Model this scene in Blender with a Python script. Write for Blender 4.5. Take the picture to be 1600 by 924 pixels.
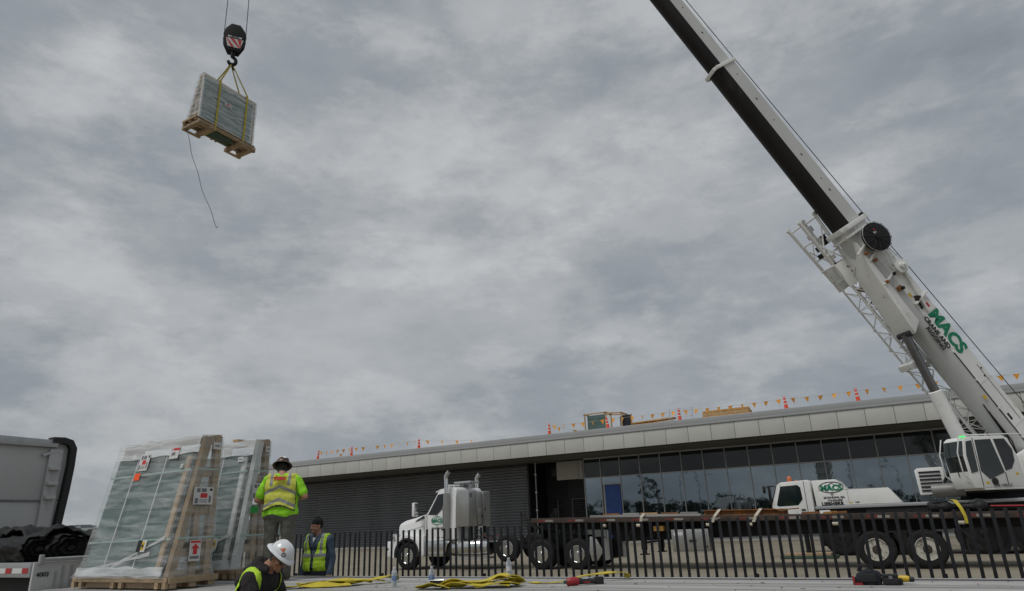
import bpy, bmesh, math, random
import numpy as np
from mathutils import Vector, Matrix, noise

for o in list(bpy.data.objects): bpy.data.objects.remove(o, do_unlink=True)
SC = bpy.context.scene
COL = SC.collection
rnd = random.Random(7)
PI = math.pi
R = math.radians

# ------------------------------------------------------------------ camera
CAM_H, FPX = 1.6, 1048.6
PITCH, ROLL, YAW = R(18.855), R(2.184), R(29.52)
cam_d = bpy.data.cameras.new('camera'); cam = bpy.data.objects.new('camera', cam_d); COL.objects.link(cam)
cam_d.sensor_width = 36.0; cam_d.lens = FPX/1600*36.0; cam_d.clip_start = .1; cam_d.clip_end = 3000
_fh = Vector((-math.sin(YAW), math.cos(YAW), 0)); _r = Vector((math.cos(YAW), math.sin(YAW), 0))
_f = _fh*math.cos(PITCH)+Vector((0,0,1))*math.sin(PITCH); _u = _r.cross(_f)
_r2 = _r*math.cos(ROLL)-_u*math.sin(ROLL); _u2 = _u*math.cos(ROLL)+_r*math.sin(ROLL)
m = Matrix.Identity(4)
for i in range(3): m[i][0], m[i][1], m[i][2] = _r2[i], _u2[i], -_f[i]
m[0][3], m[1][3], m[2][3] = 0, 0, CAM_H
cam.matrix_world = m
SC.camera = cam

# ------------------------------------------------------------------ sky, sun, exposure
SUN_EL, SUN_AZ = R(58), R(200)          # sun high, behind the camera and slightly to its left
W = bpy.data.worlds.new('World'); SC.world = W; W.use_nodes = True
nt = W.node_tree; nt.nodes.clear()
def wn(t, **k):
    n = nt.nodes.new(t)
    for a, b in k.items(): setattr(n, a, b)
    return n
def wmath(op, a, b=None, c=None):
    n = wn('ShaderNodeMath', operation=op)
    for i, v in enumerate((a, b, c)):
        if v is None: continue
        if isinstance(v, (int, float)): n.inputs[i].default_value = v
        else: nt.links.new(v, n.inputs[i])
    return n.outputs[0]
tc = wn('ShaderNodeTexCoord'); sep = wn('ShaderNodeSeparateXYZ'); nt.links.new(tc.outputs['Generated'], sep.inputs[0])
zc = wmath('ADD', wmath('MAXIMUM', sep.outputs['Z'], 0.0), .20)
cx = wmath('DIVIDE', sep.outputs['X'], zc); cy = wmath('DIVIDE', sep.outputs['Y'], zc)
comb = wn('ShaderNodeCombineXYZ'); nt.links.new(cx, comb.inputs[0]); nt.links.new(cy, comb.inputs[1])
def wnoise(scale, detail, rough, dist, off):
    mp = wn('ShaderNodeMapping'); mp.inputs['Location'].default_value = off; mp.inputs['Rotation'].default_value = (0, 0, R(25)); mp.inputs['Scale'].default_value = (1, 1.05, 1)
    nt.links.new(comb.outputs[0], mp.inputs[0])
    n = wn('ShaderNodeTexNoise'); n.inputs['Scale'].default_value = scale; n.inputs['Detail'].default_value = detail
    n.inputs['Roughness'].default_value = rough; n.inputs['Distortion'].default_value = dist
    nt.links.new(mp.outputs[0], n.inputs['Vector']); return n.outputs[0]
def dnoise(scale, detail, rough, dist, off, zs):      # noise on the sky direction, squeezed vertically into banks
    mp = wn('ShaderNodeMapping'); mp.inputs['Location'].default_value = off; mp.inputs['Scale'].default_value = (1, 1, zs)
    nt.links.new(tc.outputs['Generated'], mp.inputs[0])
    n = wn('ShaderNodeTexNoise'); n.inputs['Scale'].default_value = scale; n.inputs['Detail'].default_value = detail
    n.inputs['Roughness'].default_value = rough; n.inputs['Distortion'].default_value = dist
    nt.links.new(mp.outputs[0], n.inputs['Vector']); return n.outputs[0]
def sstep(x, a, b):
    n = wn('ShaderNodeMapRange', interpolation_type='SMOOTHSTEP'); n.inputs[1].default_value = a; n.inputs[2].default_value = b; nt.links.new(x, n.inputs[0]); return n.outputs[0]
n_big = dnoise(1.5, 2, .5, .0, (3.1, 1.7, .4), 1.5); n_mid = dnoise(3.4, 12, .62, .0, (8.3, 2.2, 1.1), 1.7); n_fine = dnoise(8.5, 12, .66, .0, (1.3, 5.2, 2.), 2.2)
n_edge1 = sstep(dnoise(2.6, 13, .60, .0, (5.3, 9.2, 3.1), 2.0), .44, .60); n_edge2 = sstep(dnoise(4.6, 13, .62, .0, (15.3, 4.2, 6.1), 2.6), .46, .58)
v = wmath('ADD', wmath('ADD', wmath('MULTIPLY', n_big, .38), wmath('MULTIPLY', n_mid, .26)), wmath('ADD', wmath('MULTIPLY', n_fine, .16), wmath('ADD', wmath('MULTIPLY', n_edge1, .105), wmath('MULTIPLY', n_edge2, .06))))
v = wmath('ADD', v, wmath('MULTIPLY', wmath('POWER', wmath('SUBTRACT', 1.0, wmath('MAXIMUM', sep.outputs['Z'], 0.0)), 7.0), .05))
ramp = wn('ShaderNodeValToRGB'); nt.links.new(v, ramp.inputs[0])
cr = ramp.color_ramp
cr.elements[0].position = .33; cr.elements[0].color = (.210, .235, .263, 1)
cr.elements[1].position = .66; cr.elements[1].color = (.485, .503, .518, 1)
e = cr.elements.new(.44); e.color = (.280, .304, .330, 1)
e = cr.elements.new(.54); e.color = (.378, .396, .412, 1)
sky = wn('ShaderNodeTexSky', sky_type='NISHITA'); sky.sun_disc = False; sky.sun_elevation = SUN_EL; sky.sun_rotation = SUN_AZ
bg1 = wn('ShaderNodeBackground'); nt.links.new(sky.outputs[0], bg1.inputs[0]); bg1.inputs[1].default_value = .05
bg2 = wn('ShaderNodeBackground'); nt.links.new(ramp.outputs[0], bg2.inputs[0]); bg2.inputs[1].default_value = 1.0
mix = wn('ShaderNodeMixShader'); mix.inputs[0].default_value = .95
nt.links.new(bg1.outputs[0], mix.inputs[1]); nt.links.new(bg2.outputs[0], mix.inputs[2])
wo = wn('ShaderNodeOutputWorld'); nt.links.new(mix.outputs[0], wo.inputs[0])
sd = bpy.data.lights.new('sun', 'SUN'); sd.energy = 1.5; sd.angle = R(25); sd.color = (1, .97, .93)
sun = bpy.data.objects.new('sun', sd); COL.objects.link(sun)
sdir = Vector((math.sin(SUN_AZ)*math.cos(SUN_EL), math.cos(SUN_AZ)*math.cos(SUN_EL), math.sin(SUN_EL)))
sun.rotation_euler = sdir.to_track_quat('Z', 'Y').to_euler()
SC.view_settings.view_transform = 'Standard'; SC.view_settings.look = 'None'
SC.view_settings.exposure = 0.15; SC.view_settings.gamma = 1.0; SC.view_settings.use_curve_mapping = False
SC.render.engine = 'CYCLES'; SC.cycles.max_bounces = 8; SC.cycles.transparent_max_bounces = 24
SC.cycles.use_denoising = True

# ------------------------------------------------------------------ materials
def mat(name, col, rough=.6, metal=0., var=.0, vscale=3., bump=0., bscale=40., spec=.5, col2=None, stretch=None, coat=0., wear=None, ior=None, coord='Object', objvar=0.):
    M = bpy.data.materials.new(name); M.use_nodes = True
    t = M.node_tree; p = t.nodes['Principled BSDF']
    p.inputs['Base Color'].default_value = (*col, 1); p.inputs['Roughness'].default_value = rough; p.inputs['Metallic'].default_value = metal
    p.inputs['Specular IOR Level'].default_value = spec; p.inputs['Coat Weight'].default_value = coat
    if ior: p.inputs['IOR'].default_value = ior
    if var or bump or col2 or wear:
        tcn = t.nodes.new('ShaderNodeTexCoord'); mp = t.nodes.new('ShaderNodeMapping'); t.links.new(tcn.outputs[coord], mp.inputs[0])
        if stretch: mp.inputs['Scale'].default_value = stretch
        if objvar:
            oi = t.nodes.new('ShaderNodeObjectInfo'); om = t.nodes.new('ShaderNodeMath'); om.operation = 'MULTIPLY'; om.inputs[1].default_value = 40.; t.links.new(oi.outputs['Random'], om.inputs[0]); t.links.new(om.outputs[0], mp.inputs['Location'])
    if var or col2:
        n = t.nodes.new('ShaderNodeTexNoise'); n.inputs['Scale'].default_value = vscale; n.inputs['Detail'].default_value = 7; n.inputs['Roughness'].default_value = .62
        t.links.new(mp.outputs[0], n.inputs['Vector'])
        mx = t.nodes.new('ShaderNodeMix'); mx.data_type = 'RGBA'
        rp = t.nodes.new('ShaderNodeMapRange'); rp.inputs[1].default_value = .32; rp.inputs[2].default_value = .68; t.links.new(n.outputs[0], rp.inputs[0]); t.links.new(rp.outputs[0], mx.inputs[0])
        c2 = col2 or tuple(min(1, c*(1+var)) for c in col); c1 = col if col2 else tuple(c*(1-var) for c in col)
        mx.inputs[6].default_value = (*c1, 1); mx.inputs[7].default_value = (*c2, 1)
        out = mx.outputs[2]
        if wear:
            n2 = t.nodes.new('ShaderNodeTexNoise'); n2.inputs['Scale'].default_value = wear[1]; n2.inputs['Detail'].default_value = 10; n2.inputs['Roughness'].default_value = .7
            t.links.new(mp.outputs[0], n2.inputs['Vector'])
            r2 = t.nodes.new('ShaderNodeMapRange'); r2.inputs[1].default_value = wear[2]; r2.inputs[2].default_value = wear[2]+.12; t.links.new(n2.outputs[0], r2.inputs[0])
            m2 = t.nodes.new('ShaderNodeMix'); m2.data_type = 'RGBA'; t.links.new(r2.outputs[0], m2.inputs[0]); t.links.new(out, m2.inputs[6]); m2.inputs[7].default_value = (*wear[0], 1)
            out = m2.outputs[2]
        if objvar:
            orr = t.nodes.new('ShaderNodeMapRange'); orr.inputs[3].default_value = 1-objvar; orr.inputs[4].default_value = 1+objvar; t.links.new(oi.outputs['Random'], orr.inputs[0])
            hs = t.nodes.new('ShaderNodeHueSaturation'); t.links.new(orr.outputs[0], hs.inputs['Value']); t.links.new(out, hs.inputs['Color']); out = hs.outputs[0]
        t.links.new(out, p.inputs['Base Color'])
        rr = t.nodes.new('ShaderNodeMapRange'); rr.inputs[3].default_value = max(.02, rough-.08); rr.inputs[4].default_value = min(1, rough+.1); t.links.new(n.outputs[0], rr.inputs[0]); t.links.new(rr.outputs[0], p.inputs['Roughness'])
    if bump:
        nb = t.nodes.new('ShaderNodeTexNoise'); nb.inputs['Scale'].default_value = bscale; nb.inputs['Detail'].default_value = 5
        t.links.new(mp.outputs[0], nb.inputs['Vector'])
        b = t.nodes.new('ShaderNodeBump'); b.inputs['Strength'].default_value = bump; b.inputs['Distance'].default_value = .02; t.links.new(nb.outputs[0], b.inputs['Height']); t.links.new(b.outputs[0], p.inputs['Normal'])
    return M
M = {}
M['ground'] = mat('sandy_ground', (.21,.185,.142), .95, var=.18, vscale=.35, bump=.5, bscale=6, col2=(.29,.26,.205), wear=((.14,.12,.095), 1.7, .57), spec=.2)
M['bulkwhite'] = mat('shaded_white_panel', (.47,.475,.47), .5, var=.06, vscale=.8, wear=((.30,.29,.27), 1.5, .6))  # white panel with its shade put into the base colour, grime over it
M['white'] = mat('white_paint', (.80,.81,.80), .32, var=.05, vscale=1.2, wear=((.58,.57,.53), 2.2, .62), coat=.25)
M['crane_white'] = mat('crane_white_paint', (.76,.765,.74), .38, var=.06, vscale=.9, wear=((.42,.39,.33), 2.4, .585), coat=.15)
M['boom_grey'] = mat('boom_grey_paint_and_shade', (.55,.56,.55), .4, var=.06, vscale=.5, wear=((.40,.39,.36), 1.1, .62), stretch=(1,1,.25))
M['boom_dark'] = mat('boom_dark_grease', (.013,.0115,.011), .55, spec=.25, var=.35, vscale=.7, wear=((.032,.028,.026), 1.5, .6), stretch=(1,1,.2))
M['fascia'] = mat('fascia_panel', (.47,.47,.44), .55, var=.05, vscale=.6, objvar=.045, wear=((.40,.395,.36), 1.3, .60))
M['coping'] = mat('roof_coping_metal', (.34,.35,.355), .42, metal=.0, var=.05, vscale=.4)
M['soffit'] = mat('soffit_metal', (.12,.115,.10), .6, var=.1, vscale=.8)
M['clad'] = mat('corrugated_dark_metal', (.17,.175,.185), .45, metal=.25, var=.14, vscale=.5, stretch=(1,1,.2), wear=((.115,.115,.115), 1.1, .56))
M['dark'] = mat('dark_metal', (.018,.018,.02), .5, var=.25, vscale=4)
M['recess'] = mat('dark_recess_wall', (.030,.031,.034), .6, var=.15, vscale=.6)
M['mullion'] = mat('mullion_aluminium', (.40,.41,.42), .4, metal=.1, var=.05)
M['beige'] = mat('beige_panel', (.34,.33,.29), .6, var=.05)
M['blue'] = mat('blue_film', (.012,.065,.28), .35, var=.25, vscale=3, bump=.4, bscale=5)
M['roof'] = mat('roof_membrane', (.4,.4,.4), .8, var=.1)
M['orange'] = mat('orange_plastic', (.80,.075,.03), .45, var=.1)
M['flag'] = mat('pennant_orange', (.74,.32,.03), .55, var=.15, vscale=2, objvar=.25)
M['lumber'] = mat('pale_lumber', (.44,.29,.145), .7, var=.2, vscale=5, stretch=(1,1,.3), bump=.15)
M['lumber2'] = mat('orange_lumber', (.46,.25,.07), .65, var=.25, vscale=3, objvar=.2)
M['palletwood'] = mat('pallet_wood', (.36,.265,.165), .75, var=.22, vscale=6, bump=.2, objvar=.15, wear=((.20,.14,.085), 4, .6))
M['tyre'] = mat('tyre_rubber', (.012,.012,.012), .78, spec=.3, var=.3, vscale=5, bump=.2, bscale=30, wear=((.05,.047,.042), 3, .6))
M['chrome'] = mat('polished_aluminium', (.66,.66,.65), .16, metal=1., var=.06, vscale=3)
M['steel'] = mat('brushed_stainless', (.42,.42,.40), .34, metal=.85, var=.08, vscale=4, stretch=(1,1,6))
M['alu'] = mat('trailer_aluminium', (.44,.45,.46), .45, metal=.6, var=.12, vscale=3, stretch=(.1,2,1))
M['glass'] = mat('dark_vehicle_glass', (.012,.014,.016), .04, spec=.6)
M['cabglass'] = mat('tinted_cab_glass', (.010,.018,.018), .05, spec=.7)
M['black'] = mat('black_rubber', (.012,.012,.013), .55, var=.3, vscale=5)
M['fence'] = mat('fence_black_paint', (.011,.012,.015), .5, var=.2, vscale=5, spec=.3, objvar=.3, wear=((.035,.033,.032), 9, .62))
M['frame_black'] = mat('chassis_black', (.011,.011,.012), .6, spec=.3, var=.4, vscale=2, wear=((.05,.043,.036), 2.5, .6))
M['rust'] = mat('rusty_steel', (.14,.065,.03), .75, var=.4, vscale=4, col2=(.30,.125,.03))
M['rustdark'] = mat('dark_rusty_rail', (.042,.028,.022), .7, var=.4, vscale=3, wear=((.11,.09,.075), 3, .6))
M['redtape'] = mat('red_reflective', (.42,.02,.02), .3)
M['redtape_dirty'] = mat('dirty_red_reflective', (.13,.025,.02), .6, var=.3, vscale=4)
M['whitetape_dirty'] = mat('dirty_white_reflective', (.24,.22,.19), .6, var=.3, vscale=4)
M['whitetape'] = mat('white_reflective', (.68,.68,.68), .3)
M['strapwhite'] = mat('pale_strap', (.50,.46,.38), .7, var=.15)
M['sling'] = mat('yellow_webbing', (.54,.44,.035), .75, var=.16, vscale=8, bump=.5, bscale=90, wear=((.30,.24,.05), 7, .58))
M['slingtan'] = mat('tan_webbing', (.42,.34,.06), .75, var=.2, vscale=8, bump=.3, bscale=90)
M['plank'] = mat('weathered_deck_board', (.33,.325,.315), .75, var=.38, vscale=2.5, stretch=(.12,3,1), bump=.3, bscale=14, wear=((.11,.105,.10), 5, .545), objvar=.16)
M['tarp'] = mat('black_tarpaulin', (.013,.013,.014), .58, var=.3, vscale=3, bump=1., bscale=7, spec=.3)
M['red'] = mat('red_plastic', (.30,.015,.02), .4, var=.1)
M['yellow'] = mat('tool_yellow', (.62,.42,.02), .4, var=.1)
M['whiterim'] = mat('cream_wheel_paint', (.46,.45,.39), .5, var=.12, vscale=6, wear=((.13,.10,.075), 7, .52))
M['water'] = mat('water_fill', (.42,.46,.48), .1, spec=.6)
M['labelblue'] = mat('blue_label', (.03,.08,.28), .4, var=.3, vscale=60, col2=(.30,.40,.55))
M['yellowpatch'] = mat('yellow_patch', (.55,.42,.03), .7)
M['stubble'] = mat('stubbled_skin', (.27,.155,.105), .65, var=.15, vscale=40)
M['orangesticker'] = mat('orange_sticker', (.62,.16,.06), .45)
M['green'] = mat('logo_green', (.0,.20,.10), .45)
M['padgreen'] = mat('outrigger_pad_green', (.045,.085,.06), .7, var=.2)
M['ink'] = mat('black_ink', (.012,.012,.012), .5)
M['paper'] = mat('white_paper', (.60,.60,.59), .6, var=.06, vscale=20)
M['inkgrey'] = mat('grey_print', (.16,.16,.18), .6)
M['redink'] = mat('red_print', (.55,.03,.03), .5)
M['orangelabel'] = mat('fluorescent_orange_label', (.95,.10,.01), .5)
M['greentag'] = mat('green_tag', (.01,.35,.05), .5)
M['amber'] = mat('amber_lens', (.55,.13,.03), .25, spec=.7)
M['rope'] = mat('wire_rope', (.045,.05,.065), .5, metal=.5)
M['hookblack'] = mat('hook_block_black', (.010,.010,.010), .55, var=.2, spec=.3)
M['rod'] = mat('cylinder_rod_steel', (.20,.20,.21), .28, metal=.9, var=.1)
M['rod2'] = mat('dull_grey_steel', (.22,.22,.21), .5, metal=.4, var=.15)
M['skin'] = mat('skin_tan', (.36,.19,.12), .55, var=.1, vscale=9, spec=.35)
M['skin2'] = mat('skin_fair', (.42,.215,.15), .55, var=.1, vscale=9, spec=.35)
M['hair'] = mat('dark_hair', (.012,.010,.009), .6, bump=.6, bscale=90)
M['lime'] = mat('lime_shirt', (.30,.72,.02), .8, var=.12, vscale=5, bump=.8, bscale=9)
M['vest'] = mat('hi_vis_vest', (.46,.72,.04), .75, var=.10, vscale=6, bump=.8, bscale=11)
M['vestmesh'] = mat('hi_vis_mesh_vest', (.60,.63,.09), .8, var=.12, vscale=9, bump=.8, bscale=11)
M['band'] = mat('reflective_band', (.26,.27,.26), .45, var=.1)
M['bandtrim'] = mat('dark_vest_trim', (.02,.02,.02), .7)
M['pants'] = mat('grey_work_trousers', (.11,.108,.092), .85, var=.25, vscale=7, bump=.9, bscale=9)
M['bluejacket'] = mat('blue_work_shirt', (.055,.085,.13), .8, var=.2, vscale=6, bump=.9, bscale=10)
M['navy'] = mat('navy_cloth', (.012,.014,.022), .85, var=.3, vscale=6, bump=.8, bscale=9)
M['hoodie'] = mat('black_hoodie', (.020,.017,.018), .9, var=.25, vscale=6, bump=1., bscale=9)
M['glove'] = mat('tan_leather_glove', (.34,.22,.06), .7, var=.25, vscale=12, bump=.4)
M['boot'] = mat('brown_boot', (.07,.045,.028), .6, var=.2)
M['beanie'] = mat('black_knit', (.010,.010,.010), .95, bump=.9, bscale=110)
M['hatbrown'] = mat('brown_hard_hat', (.085,.045,.032), .35, var=.35, vscale=7, wear=((.19,.14,.12), 6, .58))
M['hatwhite'] = mat('white_hard_hat', (.72,.74,.76), .28, var=.04, coat=.3)
M['crategrey'] = mat('grey_roof_frame', (.25,.2,.14), .7, var=.2)
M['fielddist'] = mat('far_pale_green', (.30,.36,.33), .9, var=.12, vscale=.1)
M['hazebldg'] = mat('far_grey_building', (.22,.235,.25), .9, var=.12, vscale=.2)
M['leaf'] = mat('dark_foliage', (.035,.055,.025), .8, var=.4, vscale=.8)
M['bark'] = mat('bark', (.09,.07,.05), .9, var=.3)
M['concrete'] = mat('kerb_concrete', (.36,.345,.31), .85, var=.12, vscale=1.)
M['igu'] = mat('glass_sheet_green', (.075,.135,.12), .10, spec=.7, var=.22, vscale=1.3, stretch=(1,1,3))
M['igu2'] = mat('glass_sheet_pale', (.20,.30,.27), .14, spec=.7, var=.22, vscale=1.2, stretch=(1,1,4))
M['strapwg'] = mat('pale_green_strapping', (.34,.50,.45), .5)
M['whitepost'] = mat('white_edge_board', (.60,.62,.61), .6, var=.08)
# architectural glass: dark coated panes that mirror the sky
M['curtain'] = mat('coated_facade_glass', (.010,.013,.016), .012, spec=.5, ior=3.3, bump=.12, bscale=.9)
M['curtain'].node_tree.nodes['Principled BSDF'].inputs['Specular Tint'].default_value = (.80,.93,1.0,1)
M['spandrel'] = mat('dark_spandrel_glass', (.014,.019,.019), .03, spec=.5, ior=1.5)
def film_material(name, lo, hi):
    Mt = bpy.data.materials.new(name); Mt.use_nodes = True; t = Mt.node_tree; p = t.nodes['Principled BSDF']; out = t.nodes['Material Output']
    p.inputs['Base Color'].default_value = (.78,.80,.81,1); p.inputs['Roughness'].default_value = .14; p.inputs['Specular IOR Level'].default_value = .9
    tr = t.nodes.new('ShaderNodeBsdfTransparent'); tr.inputs[0].default_value = (.96,.97,.97,1)
    mx = t.nodes.new('ShaderNodeMixShader')
    tcn = t.nodes.new('ShaderNodeTexCoord'); mp = t.nodes.new('ShaderNodeMapping'); mp.inputs['Scale'].default_value = (.7,.7,5); mp.inputs['Rotation'].default_value = (R(12), R(15), 0); t.links.new(tcn.outputs['Object'], mp.inputs[0])
    n = t.nodes.new('ShaderNodeTexNoise'); n.inputs['Scale'].default_value = 2.2; n.inputs['Detail'].default_value = 8; n.inputs['Distortion'].default_value = .8; t.links.new(mp.outputs[0], n.inputs['Vector'])
    mr = t.nodes.new('ShaderNodeMapRange'); mr.inputs[1].default_value = .35; mr.inputs[2].default_value = .72; mr.inputs[3].default_value = lo; mr.inputs[4].default_value = hi; t.links.new(n.outputs[0], mr.inputs[0])
    t.links.new(mr.outputs[0], mx.inputs[0]); t.links.new(tr.outputs[0], mx.inputs[1]); t.links.new(p.outputs[0], mx.inputs[2]); t.links.new(mx.outputs[0], out.inputs[0])
    b = t.nodes.new('ShaderNodeBump'); b.inputs['Strength'].default_value = .6; b.inputs['Distance'].default_value = .03; t.links.new(n.outputs[0], b.inputs['Height']); t.links.new(b.outputs[0], p.inputs['Normal'])
    return Mt
M['film'] = film_material('stretch_film', .06, .40)
M['filmhang'] = film_material('stretch_film_hanging', .12, .60)
M['filmthick'] = film_material('stretch_film_folded', .45, .85)
def clear_plastic():
    Mt = bpy.data.materials.new('clear_plastic'); Mt.use_nodes = True; t = Mt.node_tree; p = t.nodes['Principled BSDF']; out = t.nodes['Material Output']
    p.inputs['Base Color'].default_value = (.8,.84,.88,1); p.inputs['Roughness'].default_value = .08
    tr = t.nodes.new('ShaderNodeBsdfTransparent'); tr.inputs[0].default_value = (.92,.95,.97,1); mx = t.nodes.new('ShaderNodeMixShader')
    lw = t.nodes.new('ShaderNodeLayerWeight'); lw.inputs[0].default_value = .35; mr = t.nodes.new('ShaderNodeMapRange'); mr.inputs[3].default_value = .22; mr.inputs[4].default_value = .9
    t.links.new(lw.outputs['Facing'], mr.inputs[0]); t.links.new(mr.outputs[0], mx.inputs[0]); t.links.new(tr.outputs[0], mx.inputs[1]); t.links.new(p.outputs[0], mx.inputs[2]); t.links.new(mx.outputs[0], out.inputs[0])
    return Mt
M['clear'] = clear_plastic()
def emis(name, col, s):
    Mt = bpy.data.materials.new(name); Mt.use_nodes = True; p = Mt.node_tree.nodes['Principled BSDF']
    p.inputs['Base Color'].default_value = (*col, 1); p.inputs['Emission Color'].default_value = (*col, 1); p.inputs['Emission Strength'].default_value = s; return Mt
M['greenlamp'] = emis('green_beacon', (.02,.75,.12), .9)
M['lamp'] = mat('wall_lamp_lens', (.75,.75,.72), .3)

# ------------------------------------------------------------------ helpers
class MB:
    def __init__(s): s.v = []; s.f = []; s.mi = []; s.cur = 0
    def add(s, vs, fs):
        n = len(s.v); s.v += [Vector(a) for a in vs]; s.f += [tuple(n+i for i in f) for f in fs]; s.mi += [s.cur]*len(fs); return s
    def box(s, a, b):
        (x0,y0,z0),(x1,y1,z1) = a, b
        return s.add([(x0,y0,z0),(x1,y0,z0),(x1,y1,z0),(x0,y1,z0),(x0,y0,z1),(x1,y0,z1),(x1,y1,z1),(x0,y1,z1)],
                     [(0,3,2,1),(4,5,6,7),(0,1,5,4),(1,2,6,5),(2,3,7,6),(3,0,4,7)])
    def obox(s, c, ax, ay, az):      # centre and three half-axis vectors
        c, ax, ay, az = map(Vector, (c, ax, ay, az)); vs = []
        for k in (-1, 1):
            for i, j in ((-1,-1),(1,-1),(1,1),(-1,1)): vs.append(c+ax*i+ay*j+az*k)
        return s.add(vs, [(0,3,2,1),(4,5,6,7),(0,1,5,4),(1,2,6,5),(2,3,7,6),(3,0,4,7)])
    def bar(s, p, q, w, h, up=(0,0,1)):    # rectangular bar from p to q
        p, q = Vector(p), Vector(q); d = (q-p); L = d.length; d.normalize(); u = Vector(up)
        sd_ = d.cross(u)
        if sd_.length < 1e-4: sd_ = d.cross(Vector((1,0,0)))
        sd_.normalize(); u = sd_.cross(d)
        return s.obox((p+q)/2, d*L/2, sd_*w/2, u*h/2)
    def prism(s, prof, axis, a, b):     # polygon in the two other axes swept along axis
        def P(u, w, t):
            return {'x': (t,u,w), 'y': (u,t,w), 'z': (u,w,t)}[axis]
        n = len(prof); vs = [P(u,w,a) for u,w in prof]+[P(u,w,b) for u,w in prof]
        fs = [tuple(range(n)), tuple(range(2*n-1, n-1, -1))]+[(i, (i+1)%n+0, (i+1)%n+n, i+n)[::-1] for i in range(n)]
        return s.add(vs, fs)
    def tube(s, pts, r, n=8, cap=True):
        pts = [Vector(p) for p in pts]; rr = r if isinstance(r, (list, tuple)) else [r]*len(pts); vs = []; fs = []
        prev = None
        for i, p in enumerate(pts):
            d = (pts[min(i+1, len(pts)-1)]-pts[max(i-1, 0)]).normalized()
            if prev is None:
                a = d.cross(Vector((0,0,1)));
                if a.length < 1e-3: a = d.cross(Vector((1,0,0)))
            else: a = prev-d*prev.dot(d)
            a.normalize(); prev = a; b = d.cross(a)
            for k in range(n): t = 2*PI*k/n; vs.append(p+(a*math.cos(t)+b*math.sin(t))*rr[i])
        for i in range(len(pts)-1):
            for k in range(n): fs.append((i*n+k, i*n+(k+1)%n, (i+1)*n+(k+1)%n, (i+1)*n+k))
        if cap: fs += [tuple(range(n))[::-1], tuple(range((len(pts)-1)*n, len(pts)*n))]
        return s.add(vs, fs)
    def lathe(s, prof, c, axis, n=24, arc=None):    # prof: (radius, height along axis)
        c = Vector(c); ax = Vector(axis).normalized(); a = ax.cross(Vector((0,0,1)))
        if a.length < 1e-3: a = Vector((1,0,0))
        a.normalize(); b = ax.cross(a); vs = []; fs = []
        for r, h in prof:
            for k in range(n): t = 2*PI*k/n; vs.append(c+ax*h+(a*math.cos(t)+b*math.sin(t))*r)
        for i in range(len(prof)-1):
            for k in range(n): fs.append((i*n+k, i*n+(k+1)%n, (i+1)*n+(k+1)%n, (i+1)*n+k))
        if prof[0][0] > 1e-4: fs.append(tuple(range(n))[::-1])
        if prof[-1][0] > 1e-4: fs.append(tuple(range((len(prof)-1)*n, len(prof)*n)))
        return s.add(vs, fs)
    def ribbon(s, pts, wid, th=.004):     # flat webbing: points, width vectors
        pts = [Vector(p) for p in pts]; n = len(pts); wv = [Vector(w) for w in (wid if isinstance(wid, list) else [wid]*n)]
        vs = []; fs = []
        for i, p in enumerate(pts):
            d = (pts[min(i+1,n-1)]-pts[max(i-1,0)]).normalized(); nn = d.cross(wv[i]).normalized()*th/2; w = wv[i]/2
            vs += [p-w-nn, p+w-nn, p+w+nn, p-w+nn]
        for i in range(n-1):
            for k in range(4): fs.append((i*4+k, i*4+(k+1)%4, i*4+4+(k+1)%4, i*4+4+k))
        fs += [(3,2,1,0), (n*4-4, n*4-3, n*4-2, n*4-1)]
        return s.add(vs, fs)
    def xform(s, fn, start=0):
        for i in range(start, len(s.v)): s.v[i] = Vector(fn(s.v[i]))
        return s
    def mesh(s, name, mats, smooth=None, bevel=0):
        me = bpy.data.meshes.new(name); me.from_pydata([tuple(v) for v in s.v], [], s.f)
        for mm in (mats if isinstance(mats, (list, tuple)) else [mats]): me.materials.append(M[mm] if isinstance(mm, str) else mm)
        bm = bmesh.new(); bm.from_mesh(me)
        for f, i in zip(bm.faces, s.mi): f.material_index = i
        bmesh.ops.recalc_face_normals(bm, faces=bm.faces)
        if bevel:
            bmesh.ops.bevel(bm, geom=[e for e in bm.edges if len(e.link_faces) == 2 and e.calc_face_angle(0) > .5], offset=bevel, segments=2, affect='EDGES', profile=.6, clamp_overlap=True)
        bm.to_mesh(me); bm.free()
        if smooth or bevel:
            for p in me.polygons: p.use_smooth = True
            me.set_sharp_from_angle(angle=R(smooth or 40))
        return me
    def build(s, name, mats, parent=None, smooth=None, bevel=0, local=False):
        return link(name, s.mesh(name, mats, smooth, bevel), parent, local)
def link(name, me, parent=None, local=False):
    o = bpy.data.objects.new(name, me); COL.objects.link(o)
    if parent is not None:
        o.parent = parent
        if not local:
            pm = WM[parent.name] if parent.name in WM else Matrix.Identity(4)
            o.matrix_parent_inverse = pm.inverted()
    return o
WM = {}
def thing(name, label, cat, loc=(0,0,0), rz=0, group=None):
    o = bpy.data.objects.new(name, None); COL.objects.link(o); o.location = loc; o.rotation_euler = (0,0,rz); o.empty_display_size = .2
    WM[o.name] = Matrix.Translation(loc) @ Matrix.Rotation(rz, 4, 'Z')
    return tag(o, label, cat, group)
def tag(o, label, cat=None, group=None):
    o['label'] = label
    if cat: o['category'] = cat
    if group: o['group'] = group
    return o
def struct(o): o['kind'] = 'structure'; return o
def stuff(o): o['kind'] = 'stuff'; return o
def copy_tree(o, parent=None):
    c = o.copy(); COL.objects.link(c)
    if parent is not None: c.parent = parent
    for ch in list(o.children): copy_tree(ch, c)
    return c
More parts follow.
